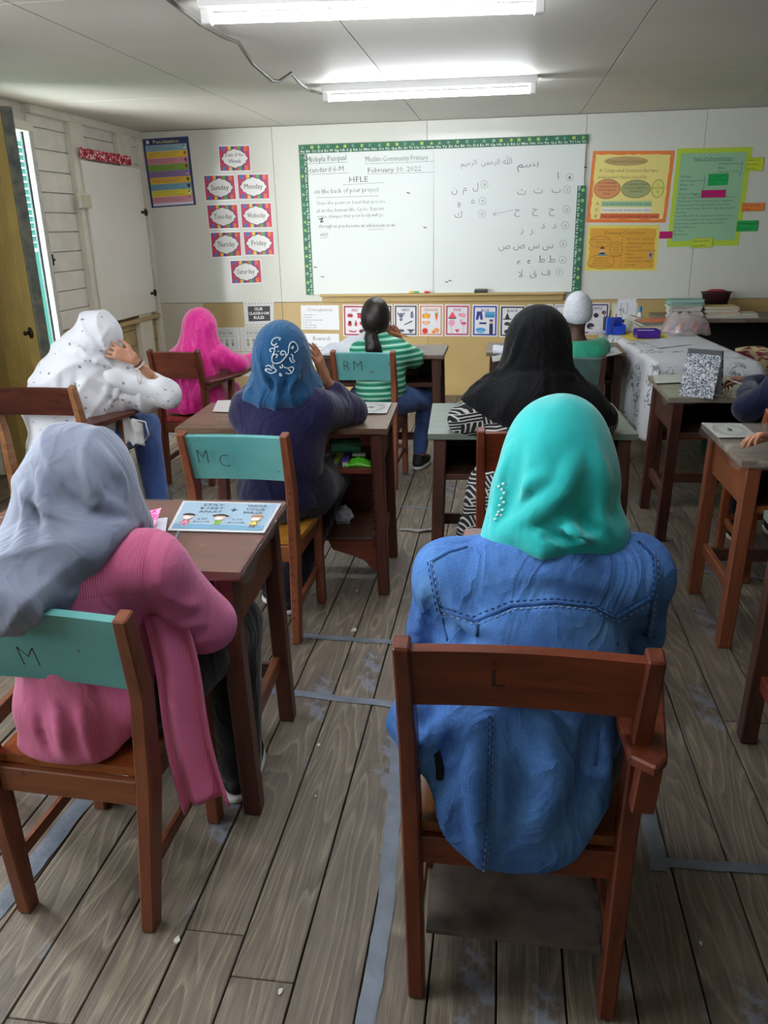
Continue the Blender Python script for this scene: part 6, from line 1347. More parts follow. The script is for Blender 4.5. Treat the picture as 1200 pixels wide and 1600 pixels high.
for e in 'LR': shoe(J, e, T, M_shoeb, M_shoew)
sd = Sdf(); torso_prims(sd, J, .014, False); sd.ell((-.925, 1.50, .64), (.155, .115, .19), .07); sd.ell((-.93, 1.49, .535), (.170, .13, .09), .05); sd.ell((-.955, 1.405, .455), (.118, .045, .035), .04); sd.ell((-.935, 1.43, .51), (.135, .06, .07), .04)
for e in 'LR': arm_prims(sd, J, e, .020, .8, .045)
sd.cap(J['shR'], J['elR'], .062, .058, .04)
sd = folds(sd, [([(240, 935), (232, 1000), (250, 1060)], .02, -.014), ([(255, 960), (285, 975), (318, 975)], .008, .006), ([(250, 990), (290, 1005), (322, 1000)], .009, .006), ([(258, 1015), (290, 1030), (318, 1022)], .009, .006), ([(262, 1040), (285, 1048), (305, 1042)], .009, .006), ([(225, 840), (236, 900), (238, 940)], .012, -.006), ([(260, 930), (290, 945), (312, 945)], .008, .004),
                ([(85, 1100), (95, 1140), (100, 1180)], .014, .008), ([(125, 1100), (135, 1150), (150, 1190)], .014, .007), ([(160, 1110), (165, 1150), (170, 1180)], .012, -.007), ([(60, 1110), (65, 1150), (80, 1180)], .012, -.008)], .014)
sd.disp.append(sinfold(.0015, 25, 10, 26, .4, warp=2.))
g = NG('pink_knit', .9); v = g.coords((1, 1, 1), False); w_ = g.n('TexWave', bands_direction='X'); w_.inputs['Scale'].default_value = 62; w_.inputs['Distortion'].default_value = .4; g.l(v, w_.inputs[0])
sp = g.n('SeparateXYZ'); g.l(v, sp.inputs[0]); rib = g.ramp(sp.outputs[2], (.0, 0.), (1., 1.)); up_ = g.math('MULTIPLY', g.math('GREATER_THAN', sp.outputs[2], .835), g.math('LESS_THAN', sp.outputs[0], .195)); amt = g.math('MULTIPLY_ADD', up_, .38, .10)
col = g.mix(g.math('MULTIPLY', g.ramp(w_.outputs[1], (.3, 1.), (.75, 0.)), amt), g.ramp(g.noise(v, 5, 3), (.3, '#D06490'), (.7, '#DC769E')), '#8E3458'); wrinkle(g, g.math('MULTIPLY', w_.outputs[1], amt), .6, .16, 6.); g.b.inputs['Sheen Weight'].default_value = .15; PK = g.out(col)
CD = cloth('cardigan', sd, .0072, PK, T, 2)
# hanging front flap of the cardigan on the right
def flap(a, b):
    z = .76 - (.76 - (.265 + .05 * a + .03 * math.sin(5 * a))) * b; x = -.765 + .055 * b + a * (.085 + .025 * b) + .006 * math.sin(7 * b); y = 1.47 - .05 * b + .024 * math.sin(a * 10 + .5) * (.45 + .55 * b) + .05 * a
    return (x, y, z)
MB().grid(flap, 40, 30, .006).build('cardigan_flap', PK, CD, smooth=True)
h = Sdf(); h.ell((-.912, 1.565, 1.04), (.118, .125, .128), .03); h.ell((-.93, 1.55, .96), (.135, .12, .12), .06); h.ell((-.965, 1.50, .875), (.125, .115, .10), .07); h.ell((-1.02, 1.48, .84), (.12, .11, .075), .06); h.cap((-.97, 1.44, .86), (-.965, 1.385, .80), .09, .055, .05); h.cap((-.95, 1.60, .98), (-.86, 1.62, .90), .08, .07, .06)
h.cap((-1.14, 1.50, .86), (-1.02, 1.40, .82), .05, .05, .05); h.cap((-.84, 1.55, .955), (-.80, 1.50, .93), .055, .035, .05)
h = folds(h, [(a_, b_, c_ * 1.7) for a_, b_, c_ in [([(60, 740), (85, 830), (100, 900), (70, 935)], .016, .009), ([(95, 790), (118, 850), (150, 850), (200, 818)], .014, .010), ([(120, 700), (150, 780), (200, 800)], .018, .008), ([(90, 830), (60, 900), (75, 940), (130, 915), (190, 840)], .014, .010), ([(28, 870), (60, 930), (110, 950), (160, 905), (200, 840)], .012, .010), ([(5, 880), (30, 930), (60, 950)], .010, .008), ([(150, 690), (190, 750), (200, 790)], .016, .006),
              ([(40, 760), (45, 850), (40, 900)], .015, .007)]], .012)
h.disp.append(sinfold(.0020, 22, 10, 14, .4, warp=3.)); h.cap((-.96, 1.42, .88), (-.84, 1.44, .93), .075, .055, .06); h.ell((-.995, 1.345, .872), (.115, .06, .035), .05); h.ell((-.985, 1.302, .842), (.105, .017, .048), .03); h.disp.append(fan(.010, -.76, .97, 15, .3, .8, .06, .2)); h.cut(lambda X, Y, Z: .762 + 1.45 * np.maximum(0, X + .90) - Z - np.maximum(0, Y - 1.56) * 3)
GH = fabric('grey_jersey', '#8992A6', '#7B849A', .85, 420, .12, sheen=.3, wr=.24, wsc=6.5); cloth('hijab', h, .0056, GH, T, 2)
# ------------------------------------------------------------------ 3. navy sweater, teal hijab with beads
J = pose(-.87, 3.03, 1.0, .44, .05, hed=(-.862, 3.10, 1.075), nek=(-.87, 3.08, .95), che=(-.87, 3.06, .79), shL=(-1.005, 3.07, .86), shR=(-.735, 3.07, .865), elL=(-1.075, 3.26, .815), elR=(-.625, 3.27, .815), wrL=(-1.0, 3.19, .965), wrR=(-.715, 3.19, .965), knL=(-1.05, 3.40, .51), knR=(-.745, 3.38, .51), anL=(-.98, 3.12, .085), anR=(-.875, 3.02, .085), hu=(0, .15, 1))
J['handL'] = dict(d=(.15, -.15, 1), n=(1, .1, -.1), curl=(.15, .2, .2), side=1); J['handR'] = dict(d=(-.18, -.3, 1), n=(-1, .1, 0), curl=(.15, .25, .2), side=-1)
T = person('person in navy sweater and teal blue hijab with beaded scrolls, leaning on both elbows', J, SK2)
tr_ = Sdf()
for e in 'LR': leg_prims(tr_, J, e, .028, fat=1.1)
tr_.ell(J['pel'], (.185, .15, .11), .06); cloth('trousers', tr_, .012, fabric('navy_black_cloth', '#10111E', '#15172A', .9), T)
for e in 'LR': shoe(J, e, T, M_shoeb, M_shoew)
sd = Sdf(); torso_prims(sd, J, .016, False); sd.ell((-.87, 3.02, .66), (.145, .12, .2), .08); sd.ell((-.88, 3.0, .52), (.17, .14, .10), .06)
for e in 'LR': arm_prims(sd, J, e, .022, .62, .05); 
sd.cap(J['shR'], J['elR'], .060, .052, .04); sd.cap(J['shL'], J['elL'], .060, .052, .04)
sd.disp.append(sinfold(.004, 25, 18, 22, .4, warp=2.5)); cloth('sweater', sd, .0085, fabric('navy_knit', '#17143A', '#1C1844', .9, 200, .2), T, 2)
h = Sdf(); h.ell((-.862, 3.09, 1.082), (.112, .122, .135), .03); h.ell((-.862, 3.07, 1.0), (.108, .112, .12), .06); h.ell((-.872, 3.065, .922), (.152, .125, .066), .05); h.cap((-.95, 3.12, .95), (-.78, 3.12, .95), .07, None, .05)
h = folds(h, [([(400, 545), (412, 590), (440, 625)], .012, .008), ([(430, 595), (434, 615), (438, 630)], .010, .008), ([(465, 560), (462, 590), (445, 625)], .012, .008), ([(420, 585), (428, 610)], .010, -.010), ([(450, 590), (446, 612)], .010, -.010), ([(398, 560), (385, 595), (400, 615)], .010, -.007)], .012)
h.disp.append(radfold(.005, 6, -.862, 3.07, .5, .86, 1.02)); h.disp.append(fan(.009, -.86, 1.14, 20, .2, .6, .14, .22)); HB = fabric('teal_blue_jersey', '#175480', '#134871', .8, 420, .12)
HJ = cloth('hijab', h, .0065, HB, T, 2)
def sc(pl, st=1.9):
    o = []
    for _ in range(2): pl = [pl[0]] + [q for a, b in zip(pl, pl[1:]) for q in ((a[0] * .75 + b[0] * .25, a[1] * .75 + b[1] * .25), (a[0] * .25 + b[0] * .75, a[1] * .25 + b[1] * .75))] + [pl[-1]]
    acc = 0
    for a, b in zip(pl, pl[1:]):
        L = math.hypot(b[0] - a[0], b[1] - a[1]); q = -acc
        while q + st <= L: q += st; o.append((a[0] + (b[0] - a[0]) * q / L, a[1] + (b[1] - a[1]) * q / L))
        acc = L - q
    return o
Z8 = lambda pts: [(380 + x / 6.667, 480 + y / 6.667) for x, y in pts]
bp_ = []
for pl in ([(400, 330), (350, 315), (305, 340), (295, 390), (330, 400), (350, 380)], [(330, 400), (335, 440), (300, 425), (275, 450), (295, 465)], [(335, 440), (320, 480), (300, 520), (305, 580), (345, 590), (400, 575), (450, 510), (470, 480)], [(300, 520), (330, 485), (365, 500), (345, 525)], [(445, 510), (440, 460), (400, 455), (388, 490), (415, 505), (420, 485)], [(470, 490), (475, 420), (490, 370), (530, 360), (565, 400), (570, 450), (535, 475)], [(520, 400), (515, 440), (500, 420)], [(490, 490), (520, 500), (510, 540), (540, 570)], [(480, 520), (500, 575), (530, 580)], [(305, 590), (325, 640), (360, 660), (300, 695), (250, 670), (225, 650), (260, 640), (300, 660)], [(230, 620), (275, 600), (310, 640)], [(400, 590), (420, 620), (390, 640), (385, 610)], [(420, 620), (460, 640), (520, 615), (530, 660), (480, 700), (440, 680)], [(390, 690), (405, 715), (380, 715), (385, 685)], [(465, 640), (490, 660), (510, 690)], [(370, 350), (385, 340)], [(340, 420), (370, 410)], [(355, 455), (372, 462)]): bp_ += sc(Z8(pl))
beads('silver_bead_scrolls', h, bp_, .0034, mat('silver_bead', '#DCE6EE', .2, metal=.3), HJ)
# ------------------------------------------------------------------ 4. girl in green stripes with ponytail
J = pose(-.74, 4.86, .92, .44, .03, hed=(-.768, 4.93, 1.025), nek=(-.765, 4.90, .905), che=(-.735, 4.88, .76), shL=(-.86, 4.89, .82), shR=(-.625, 4.89, .825), elL=(-.90, 5.0, .80), elR=(-.525, 4.97, .775), wrL=(-.79, 5.09, .86), wrR=(-.645, 5.10, .865), hiR=(-.66, 4.90, .52), knR=(-.475, 5.13, .50), anR=(-.535, 5.19, .10), knL=(-.92, 5.15, .50), anL=(-.78, 5.10, .085), face=(.45, 1, -.1))
J['handR'] = dict(d=(-.5, .2, .5), n=(-.5, -.6, .2), curl=(.5, .7, .5)); J['ftR'] = A3((.35, 1, 0))
T = person('girl with a black ponytail in a green striped shirt and jeans at the RM chair', J, SK2)
tr_ = Sdf(); leg_prims(tr_, J, 'R', .012, low=.93, fat=1.05); leg_prims(tr_, J, 'L', .012, low=.93, fat=1.05); tr_.ell(J['pel'], (.155, .125, .10), .05); tr_.cap((-.70, 4.87, .53), J['knR'], .09, .065, .04)
tr_.disp.append(sinfold(.003, 30, 24, 40, .4, warp=2.)); cloth('jeans', tr_, .009, fabric('blue_jeans', '#3A5590', '#4C6CA8', .85, 200, .3), T)
for e in 'LR': shoe(J, e, T, M_shoeb, M_shoew)
sd = Sdf(); torso_prims(sd, J, .012, False); sd.ell((-.735, 4.855, .60), (.145, .12, .12), .07)
arm_prims(sd, J, 'L', .018, 0, .04); arm_prims(sd, J, 'R', .018, 0, .04); sd.cap(J['shR'], J['shR'] + (J['elR'] - J['shR']) * .8, .062, .062, .03); sd.disp.append(sinfold(.003, 30, 20, 34, .4, warp=2.))
g = NG('green_striped_jersey', .85); v = g.coords((1, 1, 1), False, rot=(0, .06, 0)); w_ = g.n('TexWave', bands_direction='Z'); w_.inputs['Scale'].default_value = 9.2; w_.inputs['Distortion'].default_value = .25; g.l(v, w_.inputs[0])
w2_ = g.n('TexWave', bands_direction='Z'); w2_.inputs['Scale'].default_value = 4.6; w2_.inputs['Distortion'].default_value = .25; g.l(v, w2_.inputs[0])
cc = g.mix(g.ramp(w2_.outputs[1], (.45, 0.), (.55, 1.)), '#2E9A78', '#4FBE96'); cc = g.mix(g.ramp(w_.outputs[1], (.78, 0.), (.86, 1.)), cc, '#BFE8D6'); cc = g.mix(g.ramp(w_.outputs[1], (.12, 1.), (.2, 0.)), cc, '#1E6E58'); GS = g.out(cc); cloth('striped_shirt', sd, .0075, GS, T, 2)
M_hair = NG('black_hair', .35); hh = M_hair.noise(M_hair.coords((60, 60, 4), False), 3, 4); M_hair.bump(hh, .6, .004); M_hair = M_hair.out(M_hair.ramp(hh, (.3, '#0E0A0A'), (.7, '#2A1E1C')))
hc = J['hed']
hs = Sdf().ell(hc + A3((.0, -.012, .022)), (.088, .104, .105), .03).ell(hc + A3((0, -.035, -.03)), (.075, .078, .085), .04).cut(lambda X, Y, Z: (X * .41 + Y * .91) - (hc[0] * .41 + hc[1] * .91) - .045 + .5 * np.maximum(0, -(Z - hc[2]) - .02))
HR = cloth('hair', hs, .006, M_hair, T, 2)
ps = Sdf().cap((-.785, 4.835, .945), (-.78, 4.80, .925), .028, .034, .02).cap((-.78, 4.795, .925), (-.765, 4.785, .865), .040, .048, .02).cap((-.765, 4.785, .865), (-.735, 4.79, .835), .046, .028, .02); ps.disp.append(sinfold(.002, 120, 80, 10, 0)); cloth('ponytail', ps, .005, M_hair, HR, 1)
MB().tube([(-.765 + .02 * math.cos(a_ / 12 * 2 * PI), 4.822 + .008 * math.sin(a_ / 12 * 2 * PI), .945 + .026 * math.sin(a_ / 12 * 2 * PI)) for a_ in range(13)], .006, 6).build('hair_tie', K('1A1A22'), HR, smooth=True)
t = thing('orange_pencil', 'orange pencil held in the ponytailed girl\'s right hand', 'pencil', (-.66, 5.06, .90)); MB().tube([(-.70, 5.06, .925), (-.59, 5.07, .895)], .005, 6).build('barrel', K('E0862E', .4), t); MB().tube([(-.59, 5.07, .895), (-.572, 5.072, .890)], [.005, .001], 6).build('tip', K('D8B48A'), t)
# ------------------------------------------------------------------ 5. black hijab, maze dress
J = pose(.13, 3.06, 1.06, .43, .04, hed=(.137, 3.19, 1.105), nek=(.13, 3.15, .98), che=(.13, 3.12, .80), shL=(-.05, 3.13, .88), shR=(.31, 3.13, .88), elL=(-.135, 3.24, .79), elR=(.40, 3.24, .80), wrL=(.02, 3.42, .785), wrR=(.24, 3.44, .785), knL=(-.0, 3.42, .50), knR=(.28, 3.42, .50), anL=(-.02, 3.36, .085), anR=(.26, 3.36, .085))
T = person('person in a black hijab and maze patterned dress at the grey green desk', J, SK4)
for e in 'LR': shoe(J, e, T, M_shoeb, M_shoeb)
sd = Sdf(); torso_prims(sd, J, .016, False); sd.ell((.13, 3.08, .64), (.19, .14, .2), .08); sd.ell((.13, 3.06, .53), (.21, .16, .11), .08)
for e in 'LR': arm_prims(sd, J, e, .026, .9, .045); leg_prims(sd, J, e, .03, low=.7)
sd.cap((-.02, 3.08, .52), (-.10, 3.10, .10), .10, .13, .10); sd.cap((.24, 3.10, .52), (.30, 3.12, .10), .11, .13, .10); sd.cap((.02, 3.3, .45), (.02, 3.25, .10), .10, .14, .1); sd.cap((.25, 3.3, .45), (.25, 3.25, .10), .10, .14, .1); sd.cap((.1, 3.1, .4), (.1, 3.1, .1), .12, .15, .08); sd.cap(J['shL'], J['elL'], .078, .066, .04)
sd.disp.append(radfold(.014, 7, .12, 3.18, .3, .1, .6)); sd.disp.append(sinfold(.003, 25, 18, 22, .4, warp=2.5)); sd.cut(lambda X, Y, Z: .03 - Z)
g = NG('maze_pattern', .8); v = g.coords((1, 1, 1), False, rot=(0, .35, 0)); ds = g.n('VectorMath'); ds.operation = 'MULTIPLY_ADD'
nz = g.n('TexNoise'); nz.inputs['Scale'].default_value = 6; g.l(v, nz.inputs[0]); g.l(nz.outputs[1], ds.inputs[0]); ds.inputs[1].default_value = (.03, .03, .03); g.l(v, ds.inputs[2]); sp = g.n('SeparateXYZ'); g.l(ds.outputs[0], sp.inputs[0])
X_, Z_ = g.math('ADD', sp.outputs[0], g.math('MULTIPLY', sp.outputs[1], .5)), sp.outputs[2]
def stripe(c): return g.math('GREATER_THAN', g.math('FRACT', g.math('MULTIPLY', c, 74.)), .66)
cx_ = g.math('FLOOR', g.math('MULTIPLY', X_, 18.5)); cz_ = g.math('FLOOR', g.math('MULTIPLY', g.math('ADD', Z_, g.math('MULTIPLY', cx_, .0135)), 24.)); par = g.math('FRACT', g.math('MULTIPLY', g.math('ADD', cx_, cz_), .5)); chk = g.math('GREATER_THAN', par, .25)
pat = g.math('ADD', g.math('MULTIPLY', stripe(X_), chk), g.math('MULTIPLY', stripe(Z_), g.math('SUBTRACT', 1., chk))); MZ = g.out(g.mix(pat, '#16161A', '#C9C8C4')); cloth('dress', sd, .0088, MZ, T, 2)
h = Sdf(); h.ell((.137, 3.18, 1.118), (.126, .135, .142), .03); h.ell((.135, 3.17, 1.02), (.128, .13, .13), .06); h.ell((.13, 3.13, .90), (.235, .155, .12), .09); h.cap((-.06, 3.13, .87), (-.125, 3.16, .82), .09, .075, .06); h.cap((.32, 3.13, .87), (.375, 3.16, .82), .09, .08, .06); h.cap((.12, 3.06, .88), (.16, 3.02, .78), .12, .08, .08)
h = folds(h, [([(790, 575), (760, 590), (735, 605)], .014, .008), ([(850, 570), (870, 585), (900, 590)], .014, .008), ([(820, 500), (800, 560), (780, 585)], .014, .006), ([(880, 520), (890, 570), (920, 600)], .012, .007), ([(848, 560), (850, 610), (852, 650)], .008, .004), ([(800, 580), (840, 575), (875, 585)], .010, -.008)], .014)
h.disp.append(radfold(.009, 7, .13, 3.14, .9, .78, .98)); h.disp.append(fan(.010, .13, 1.18, 16, .4, .7, .14, .26)); h.cut(lambda X, Y, Z: .76 + .10 * np.abs(X - .20) * 1.8 + np.maximum(0, .10 - X) * .30 - Z + 0 * Y)
cloth('hijab', h, .0075, fabric('black_crepe', '#08090B', '#0C0D10', .9, 420, .12, sheen=.05), T, 2)
# ------------------------------------------------------------------ 6. boy in white cap
J = pose(.455, 5.12, .88, .44, .03, hed=(.458, 5.19, 1.02), nek=(.458, 5.16, .87), che=(.46, 5.14, .73), shL=(.345, 5.15, .79), shR=(.575, 5.15, .79), elL=(.30, 5.25, .80), elR=(.62, 5.25, .80), wrL=(.38, 5.36, .80), wrR=(.55, 5.36, .80))
T = person('boy in a white knitted cap and green shirt at the front, seen from behind', J, SK3)
tr_ = Sdf()
for e in 'LR': leg_prims(tr_, J, e, .026)
tr_.ell(J['pel'], (.14, .12, .10), .05); cloth('trousers', tr_, .013, BLK, T)
for e in 'LR': shoe(J, e, T, M_shoeb, M_shoew)
sd = Sdf(); torso_prims(sd, J, .014, False); sd.ell((.455, 5.11, .60), (.135, .11, .12), .07); arm_prims(sd, J, 'L', .02, .5, .04); arm_prims(sd, J, 'R', .02, .5, .04); sd.disp.append(sinfold(.003, 30, 20, 34, .4, warp=2.)); sd.cut(lambda X, Y, Z: Z - .862); cloth('green_shirt', sd, .009, fabric('green_cotton', '#2E9878', '#37A886', .85), T, 2)
hc = J['hed']; hs = Sdf().ell(hc + A3((0, -.012, .03)), (.086, .104, .105), .02); hs.ell(hc + A3((0, -.02, -.01)), (.083, .096, .07), .03); hs.cut(lambda X, Y, Z: (hc[2] - .025) - Z + .38 * (Y - hc[1])); g = NG('white_knit', .85); v = g.coords((1, 1, 1), False); n_ = g.noise(v, 120, 2); g.bump(n_, .5, .003); CAPM = g.out(g.ramp(n_, (.3, '#C6CBD4'), (.6, '#E4E8EE'))); cloth('knitted_cap', hs, .006, CAPM, T, 2)
hs = Sdf().ell(hc + A3((0, -.02, -.02)), (.075, .084, .045), .02); hs.cut(lambda X, Y, Z: Z - hc[2] + .0); hs.cut(lambda X, Y, Z: Y - hc[1] - .03); cloth('short_hair', hs, .006, mat('short_black_hair', '#16110F', .9, bump=.6, bscale=300), T, 1)
# ------------------------------------------------------------------ 7. pink veiled girl
J = pose(-1.97, 4.93, .86, .44, .04, hed=(-1.925, 5.0, .985), nek=(-1.935, 4.98, .87), che=(-1.95, 4.96, .73), shL=(-2.06, 4.97, .78), shR=(-1.82, 4.98, .79), elL=(-2.12, 5.08, .70), elR=(-1.71, 5.05, .72), wrL=(-1.98, 5.20, .70), wrR=(-1.665, 5.19, .735))
J['handR'] = dict(d=(.2, 1, .2), n=(.1, 0, -1), curl=(.5, .6, .4))
T = person('girl in a bright pink velvet veil and dress at the front left', J, SK4)
for e in 'LR': shoe(J, e, T, M_shoeb, M_shoew)
g = NG('pink_crushed_velvet', .5); v = g.coords((1, 1, .5), False); n_ = g.noise(v, 26, 6, .7, 1.2); n2 = g.noise(v, 9, 3); VEL = g.ramp(n_, (.32, '#D6007E'), (.52, '#F2149C'), (.72, '#FF62C4')); g.bump(n_, .5, .006); g.b.inputs['Sheen Weight'].default_value = .5; VEL = g.out(VEL)
sd = Sdf(); torso_prims(sd, J, .016, False); sd.ell((-1.97, 4.92, .55), (.18, .15, .12), .07)
for e in 'LR': arm_prims(sd, J, e, .026, .9, .045); leg_prims(sd, J, e, .035)
sd.disp.append(sinfold(.004, 30, 20, 24, .4, warp=2.5)); cloth('dress', sd, .010, VEL, T, 2)
h = Sdf(); h.ell((-1.92, 4.99, .985), (.102, .115, .108), .03); h.ell((-1.925, 4.98, .90), (.105, .11, .13), .06); h.ell((-1.95, 4.96, .78), (.135, .12, .14), .08); h.cap((-1.98, 4.92, .72), (-2.0, 4.88, .50), .12, .115, .08); h.cap((-2.05, 4.92, .66), (-2.075, 4.88, .49), .09, .085, .06); h.cap((-1.90, 4.92, .66), (-1.91, 4.89, .50), .085, .08, .06); h.cap((-1.84, 5.0, .80), (-1.76, 5.04, .74), .07, .055, .06)
h = folds(h, [([(300, 505), (297, 560), (296, 640)], .010, -.010), ([(316, 500), (318, 560), (320, 640)], .010, -.008), ([(288, 520), (285, 580), (282, 635)], .009, .008), ([(272, 600), (270, 640)], .009, .007), ([(308, 500), (308, 560), (307, 640)], .008, .007)], .009)
h.disp.append(radfold(.014, 7, -1.97, 4.95, .2, .44, 1.0)); h.cut(lambda X, Y, Z: .445 - Z); cloth('long_veil', h, .0078, VEL, T, 2)
# ------------------------------------------------------------------ 8. white veiled girl leaning on her hand
J = pose(-2.19, 3.82, 1.0, .44, .04, hed=(-2.045, 3.90, 1.045), nek=(-2.10, 3.88, .93), che=(-2.16, 3.86, .78), shL=(-2.31, 3.85, .83), shR=(-1.98, 3.87, .86), elL=(-2.36, 3.98, .68), elR=(-1.71, 3.93, .745), wrL=(-1.84, 4.03, .735), wrR=(-1.845, 3.84, .945), hu=(.25, .1, 1), face=(.2, 1, -.3), knR=(-2.02, 4.24, .50), anR=(-1.93, 4.10, .085), knL=(-2.30, 4.24, .5), hiR=(-2.08, 3.88, .52))
J['handR'] = dict(d=(-.80, -.28, .42), n=(-.25, .9, -.15), curl=(.12, .18, .15), cell=.0045, spread=.28, side=-1)
T = person('person in a white floral veil leaning her head on her right hand at the left', J, SK1)
tr_ = Sdf()
for e in 'LR': leg_prims(tr_, J, e, .026, low=.95, fat=1.06)
tr_.ell(J['pel'], (.165, .14, .10), .05); cloth('jeans', tr_, .010, MATS['blue_jeans'], T)
for e in 'LR': shoe(J, e, T, M_shoeb, M_shoew)
g = NG('white_floral_cotton', .8); v = g.coords(rnd=False); vo = g.n('TexVoronoi'); vo.inputs['Scale'].default_value = 24; g.l(v, vo.inputs[0]); n_ = g.noise(v, 60, 2)
dt = g.math('MULTIPLY', g.ramp(vo.outputs['Distance'], (.16, 1.), (.22, 0.)), g.ramp(n_, (.45, 0.), (.5, 1.))); WF = g.out(g.mix(g.math('MULTIPLY', dt, .85), '#E6E9F0', '#6A7A8E')); g.bump(g.noise(v, 300, 2), .1, .001)
sd = Sdf(); torso_prims(sd, J, .02, False); sd.ell((-2.19, 3.80, .58), (.20, .16, .15), .08); arm_prims(sd, J, 'L', .03, .7, .05); sd.cap(J['shR'], J['elR'], .08, .065, .05); sd.cap(J['elR'] + A3((-.01, -.01, 0)), J['elR'] + A3((-.035, -.02, .045)), .058, .058, .03)
sd.disp.append(sinfold(.005, 24, 18, 20, .4, warp=2.5)); cloth('dress', sd, .009, WF, T, 2)
h = Sdf(); h.ell((-2.04, 3.885, 1.06), (.118, .128, .125), .03); h.ell((-2.11, 3.86, .97), (.14, .13, .12), .07); h.ell((-2.19, 3.84, .86), (.18, .15, .14), .09); h.ell((-2.25, 3.80, .72), (.19, .15, .17), .09); h.cap((-2.26, 3.78, .66), (-2.31, 3.74, .42), .14, .15, .09); h.cap((-2.12, 3.80, .70), (-2.15, 3.76, .50), .12, .10, .08); h.cap((-2.06, 3.86, .86), (-1.83, 3.96, .76), .10, .085, .07); h.cap((-1.83, 3.94, .765), (-1.735, 3.94, .745), .085, .07, .06); h.cap((-2.10, 3.82, .74), (-1.86, 3.93, .72), .09, .06, .06)
h = folds(h, [([(100, 545), (150, 565), (195, 580)], .014, .010), ([(110, 530), (150, 552), (185, 560)], .014, -.012), ([(185, 560), (215, 580), (235, 600)], .012, .008), ([(170, 510), (158, 530), (165, 545), (185, 555)], .008, .006), ([(150, 640), (180, 620), (230, 600)], .012, -.010), ([(195, 575), (180, 620), (160, 650)], .012, .008), ([(150, 590), (170, 600), (165, 630)], .014, .008), ([(90, 580), (85, 640)], .02, .008), ([(120, 580), (115, 640)], .02, -.008)], .016)
h.disp.append(radfold(.010, 6, -2.2, 3.86, .2, .4, .9)); h.disp.append(fan(.014, -1.90, .95, 15, .5, 1.0, .08, .25)); h.disp.append(sinfold(.003, 24, 18, 30, 1.4, warp=2.5)); h.cut(lambda X, Y, Z: .40 - Z)
cloth('long_veil', h, .0078, WF, T, 2)
wr = J['wrR']; dv = nrm(J['wrR'] - J['elR']); aa = nrm(np.cross(dv, (0, 0, 1))); bb_ = np.cross(dv, aa)
def bracelet(off, r, th, mt, lb, nm):
    c = wr - dv * off; t = thing(nm, lb, 'bracelet', tuple(c - A3((0, 0, r)))); MB().tube([tuple(c + (aa * math.cos(q * PI / 10) + bb_ * math.sin(q * PI / 10)) * r) for q in range(21)], th, 6, cap=False).build('band', mt, t, smooth=True); return t, c
bracelet(.030, .0265, .0035, K('1E1A1E'), 'dark braided bracelet on the wrist of the white veiled girl', 'bracelet')
t, c = bracelet(.045, .0275, .0045, K('D8CCC4'), 'pale beige bracelet with a dangling cord loop on the same raised wrist', 'bracelet')
MB().tube([tuple(c + A3((.0 + .012 * math.sin(q / 10 * 2 * PI), -.03, -.025 - .03 + .035 * math.cos(q / 10 * 2 * PI)))) for q in range(9)], .003, 6).build('cord_loop', K('DCD4CC'), t, smooth=True)
q = PY(197, 680, 3.80); t = thing('face_mask', 'white face mask with a black patch hanging under the writing arm at the left', 'mask', (q[0], 3.80, .52))
MB().grid(lambda a, b: (q[0] - .01 + .10 * a, 3.80 + .02 * math.sin(a * 7), .66 - .15 * b + .01 * math.sin(a * 11) - .03 * a * (1 - b)), 18, 12, .004).build('mask_cloth', fabric('white_mask_cloth', '#E0E2E6'), t, smooth=True); MB().grid(lambda a, b: (q[0] + .055 + .03 * a, 3.793 + .012 * a, .60 - .07 * b), 4, 4, .003).build('black_patch', K('16161A'), t)
MB().tube([(q[0] + .04, 3.80, .645), (q[0] + .115, 3.80, .63), (q[0] + .125, 3.80, .56), (q[0] + .09, 3.80, .52), (q[0] + .04, 3.80, .512)], .004, 6).build('ear_loop', K('D8D8D4'), t, smooth=True)
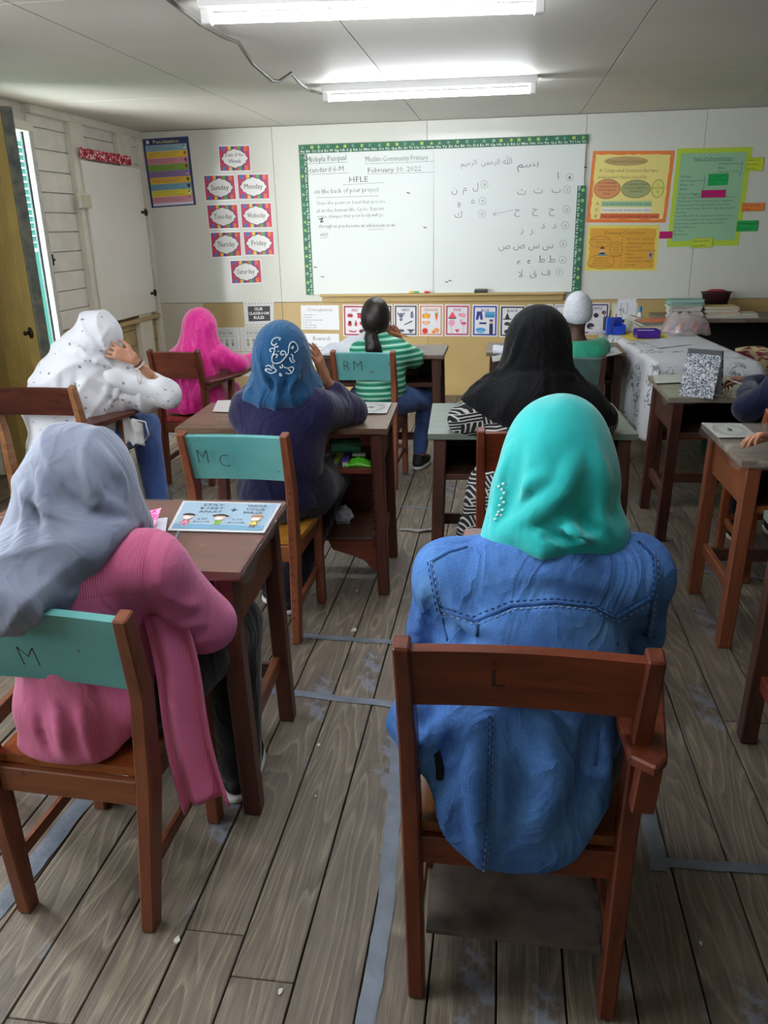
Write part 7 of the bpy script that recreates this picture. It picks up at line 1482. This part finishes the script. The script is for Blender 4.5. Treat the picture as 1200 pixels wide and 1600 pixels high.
# ------------------------------------------------------------------ 9, 10. children at the right edge
hp = PZ(1163, 592, .80)
J = pose(1.37, 3.66, .92, .44, .06, yaw=.12, wrL=(float(hp[0]) + .0, float(hp[1]) - .09, .80), elL=(1.10, 3.72, .75), shL=(1.23, 3.70, .85), wrR=(1.20, 4.08, .81))
J['handL'] = dict(d=(.25, .8, .1), n=(.3, 0, -1), curl=(.8, .9, .6)); J['handR'] = dict(d=(-.6, .4, .0), n=(-.2, 0, -1), curl=(.6, .8, .5))
T = person('child in a navy long sleeved top writing at the right edge of the picture', J, SK4)
nav = fabric('navy_cotton', '#141B38', '#1A2346', .9)
sd = Sdf(); torso_prims(sd, J, .016); 
for e in 'LR': arm_prims(sd, J, e, .022, .88, .045)
sd.cap(J['elL'], J['elL'] + (J['wrL'] - J['elL']) * .6, .048, .04, .03); sd.disp.append(sinfold(.004, 30, 20, 34, .4, warp=2.)); cloth('navy_top', sd, .009, nav, T, 2)
tr_ = Sdf()
for e in 'LR': leg_prims(tr_, J, e, .026)
cloth('trousers', tr_, .013, BLK, T)
for e in 'LR': shoe(J, e, T, M_shoeb, M_shoew)
hs = Sdf().ell(J['hed'] + A3((0, -.015, .02)), (.085, .10, .10), .03); hc2 = J['hed'].copy(); hs.cut(lambda X, Y, Z: Y - hc2[1] - .05); cloth('hair', hs, .009, MATS['short_black_hair'], T, 1)
t = thing('pencil', 'pale pencil held in the navy sleeved child\'s hands', 'pencil', (1.08, 3.98, .81)); MB().tube([(1.06, 4.0, .835), (1.17, 3.93, .80)], .004, 6).build('barrel', K('D8D2C6', .4), t); MB().tube([(1.17, 3.93, .80), (1.18, 3.924, .797)], [.004, .001], 6).build('tip', K('3A3A3A'), t)
hp = PZ(1186, 690, .79)
J = pose(1.36, 2.60, .92, .44, .06, yaw=.1, wrL=(float(hp[0]) + .075, float(hp[1]) + .0, .812), elL=(1.19, 2.82, .82), wrR=(1.26, 2.95, .80))
J['handL'] = dict(d=(-.86, -.12, .05), n=(-.1, -.35, -1), curl=(.35, .5, .35), spread=.32, cell=.004)
T = person('child whose hand rests on the orange brown desk at the right edge', J, SK2)
sd = Sdf(); torso_prims(sd, J, .016)
for e in 'LR': arm_prims(sd, J, e, .022, .8, .045)
cloth('dark_top', sd, .011, fabric('dark_green_cotton', '#22403C', '#28504A', .9), T, 2)
tr_ = Sdf()
for e in 'LR': leg_prims(tr_, J, e, .026)
cloth('trousers', tr_, .013, BLK, T)
for e in 'LR': shoe(J, e, T, M_shoeb, M_shoew)
hs = Sdf().ell(J['hed'] + A3((0, -.015, .02)), (.085, .10, .10), .03); hc3 = J['hed'].copy(); hs.cut(lambda X, Y, Z: Y - hc3[1] - .05); cloth('hair', hs, .009, MATS['short_black_hair'], T, 1)
chair('plain brown chair under the child at the right edge', 1.36, 2.38, d2r(4), .42, .40, .86, .15, WB, WBX, WS)
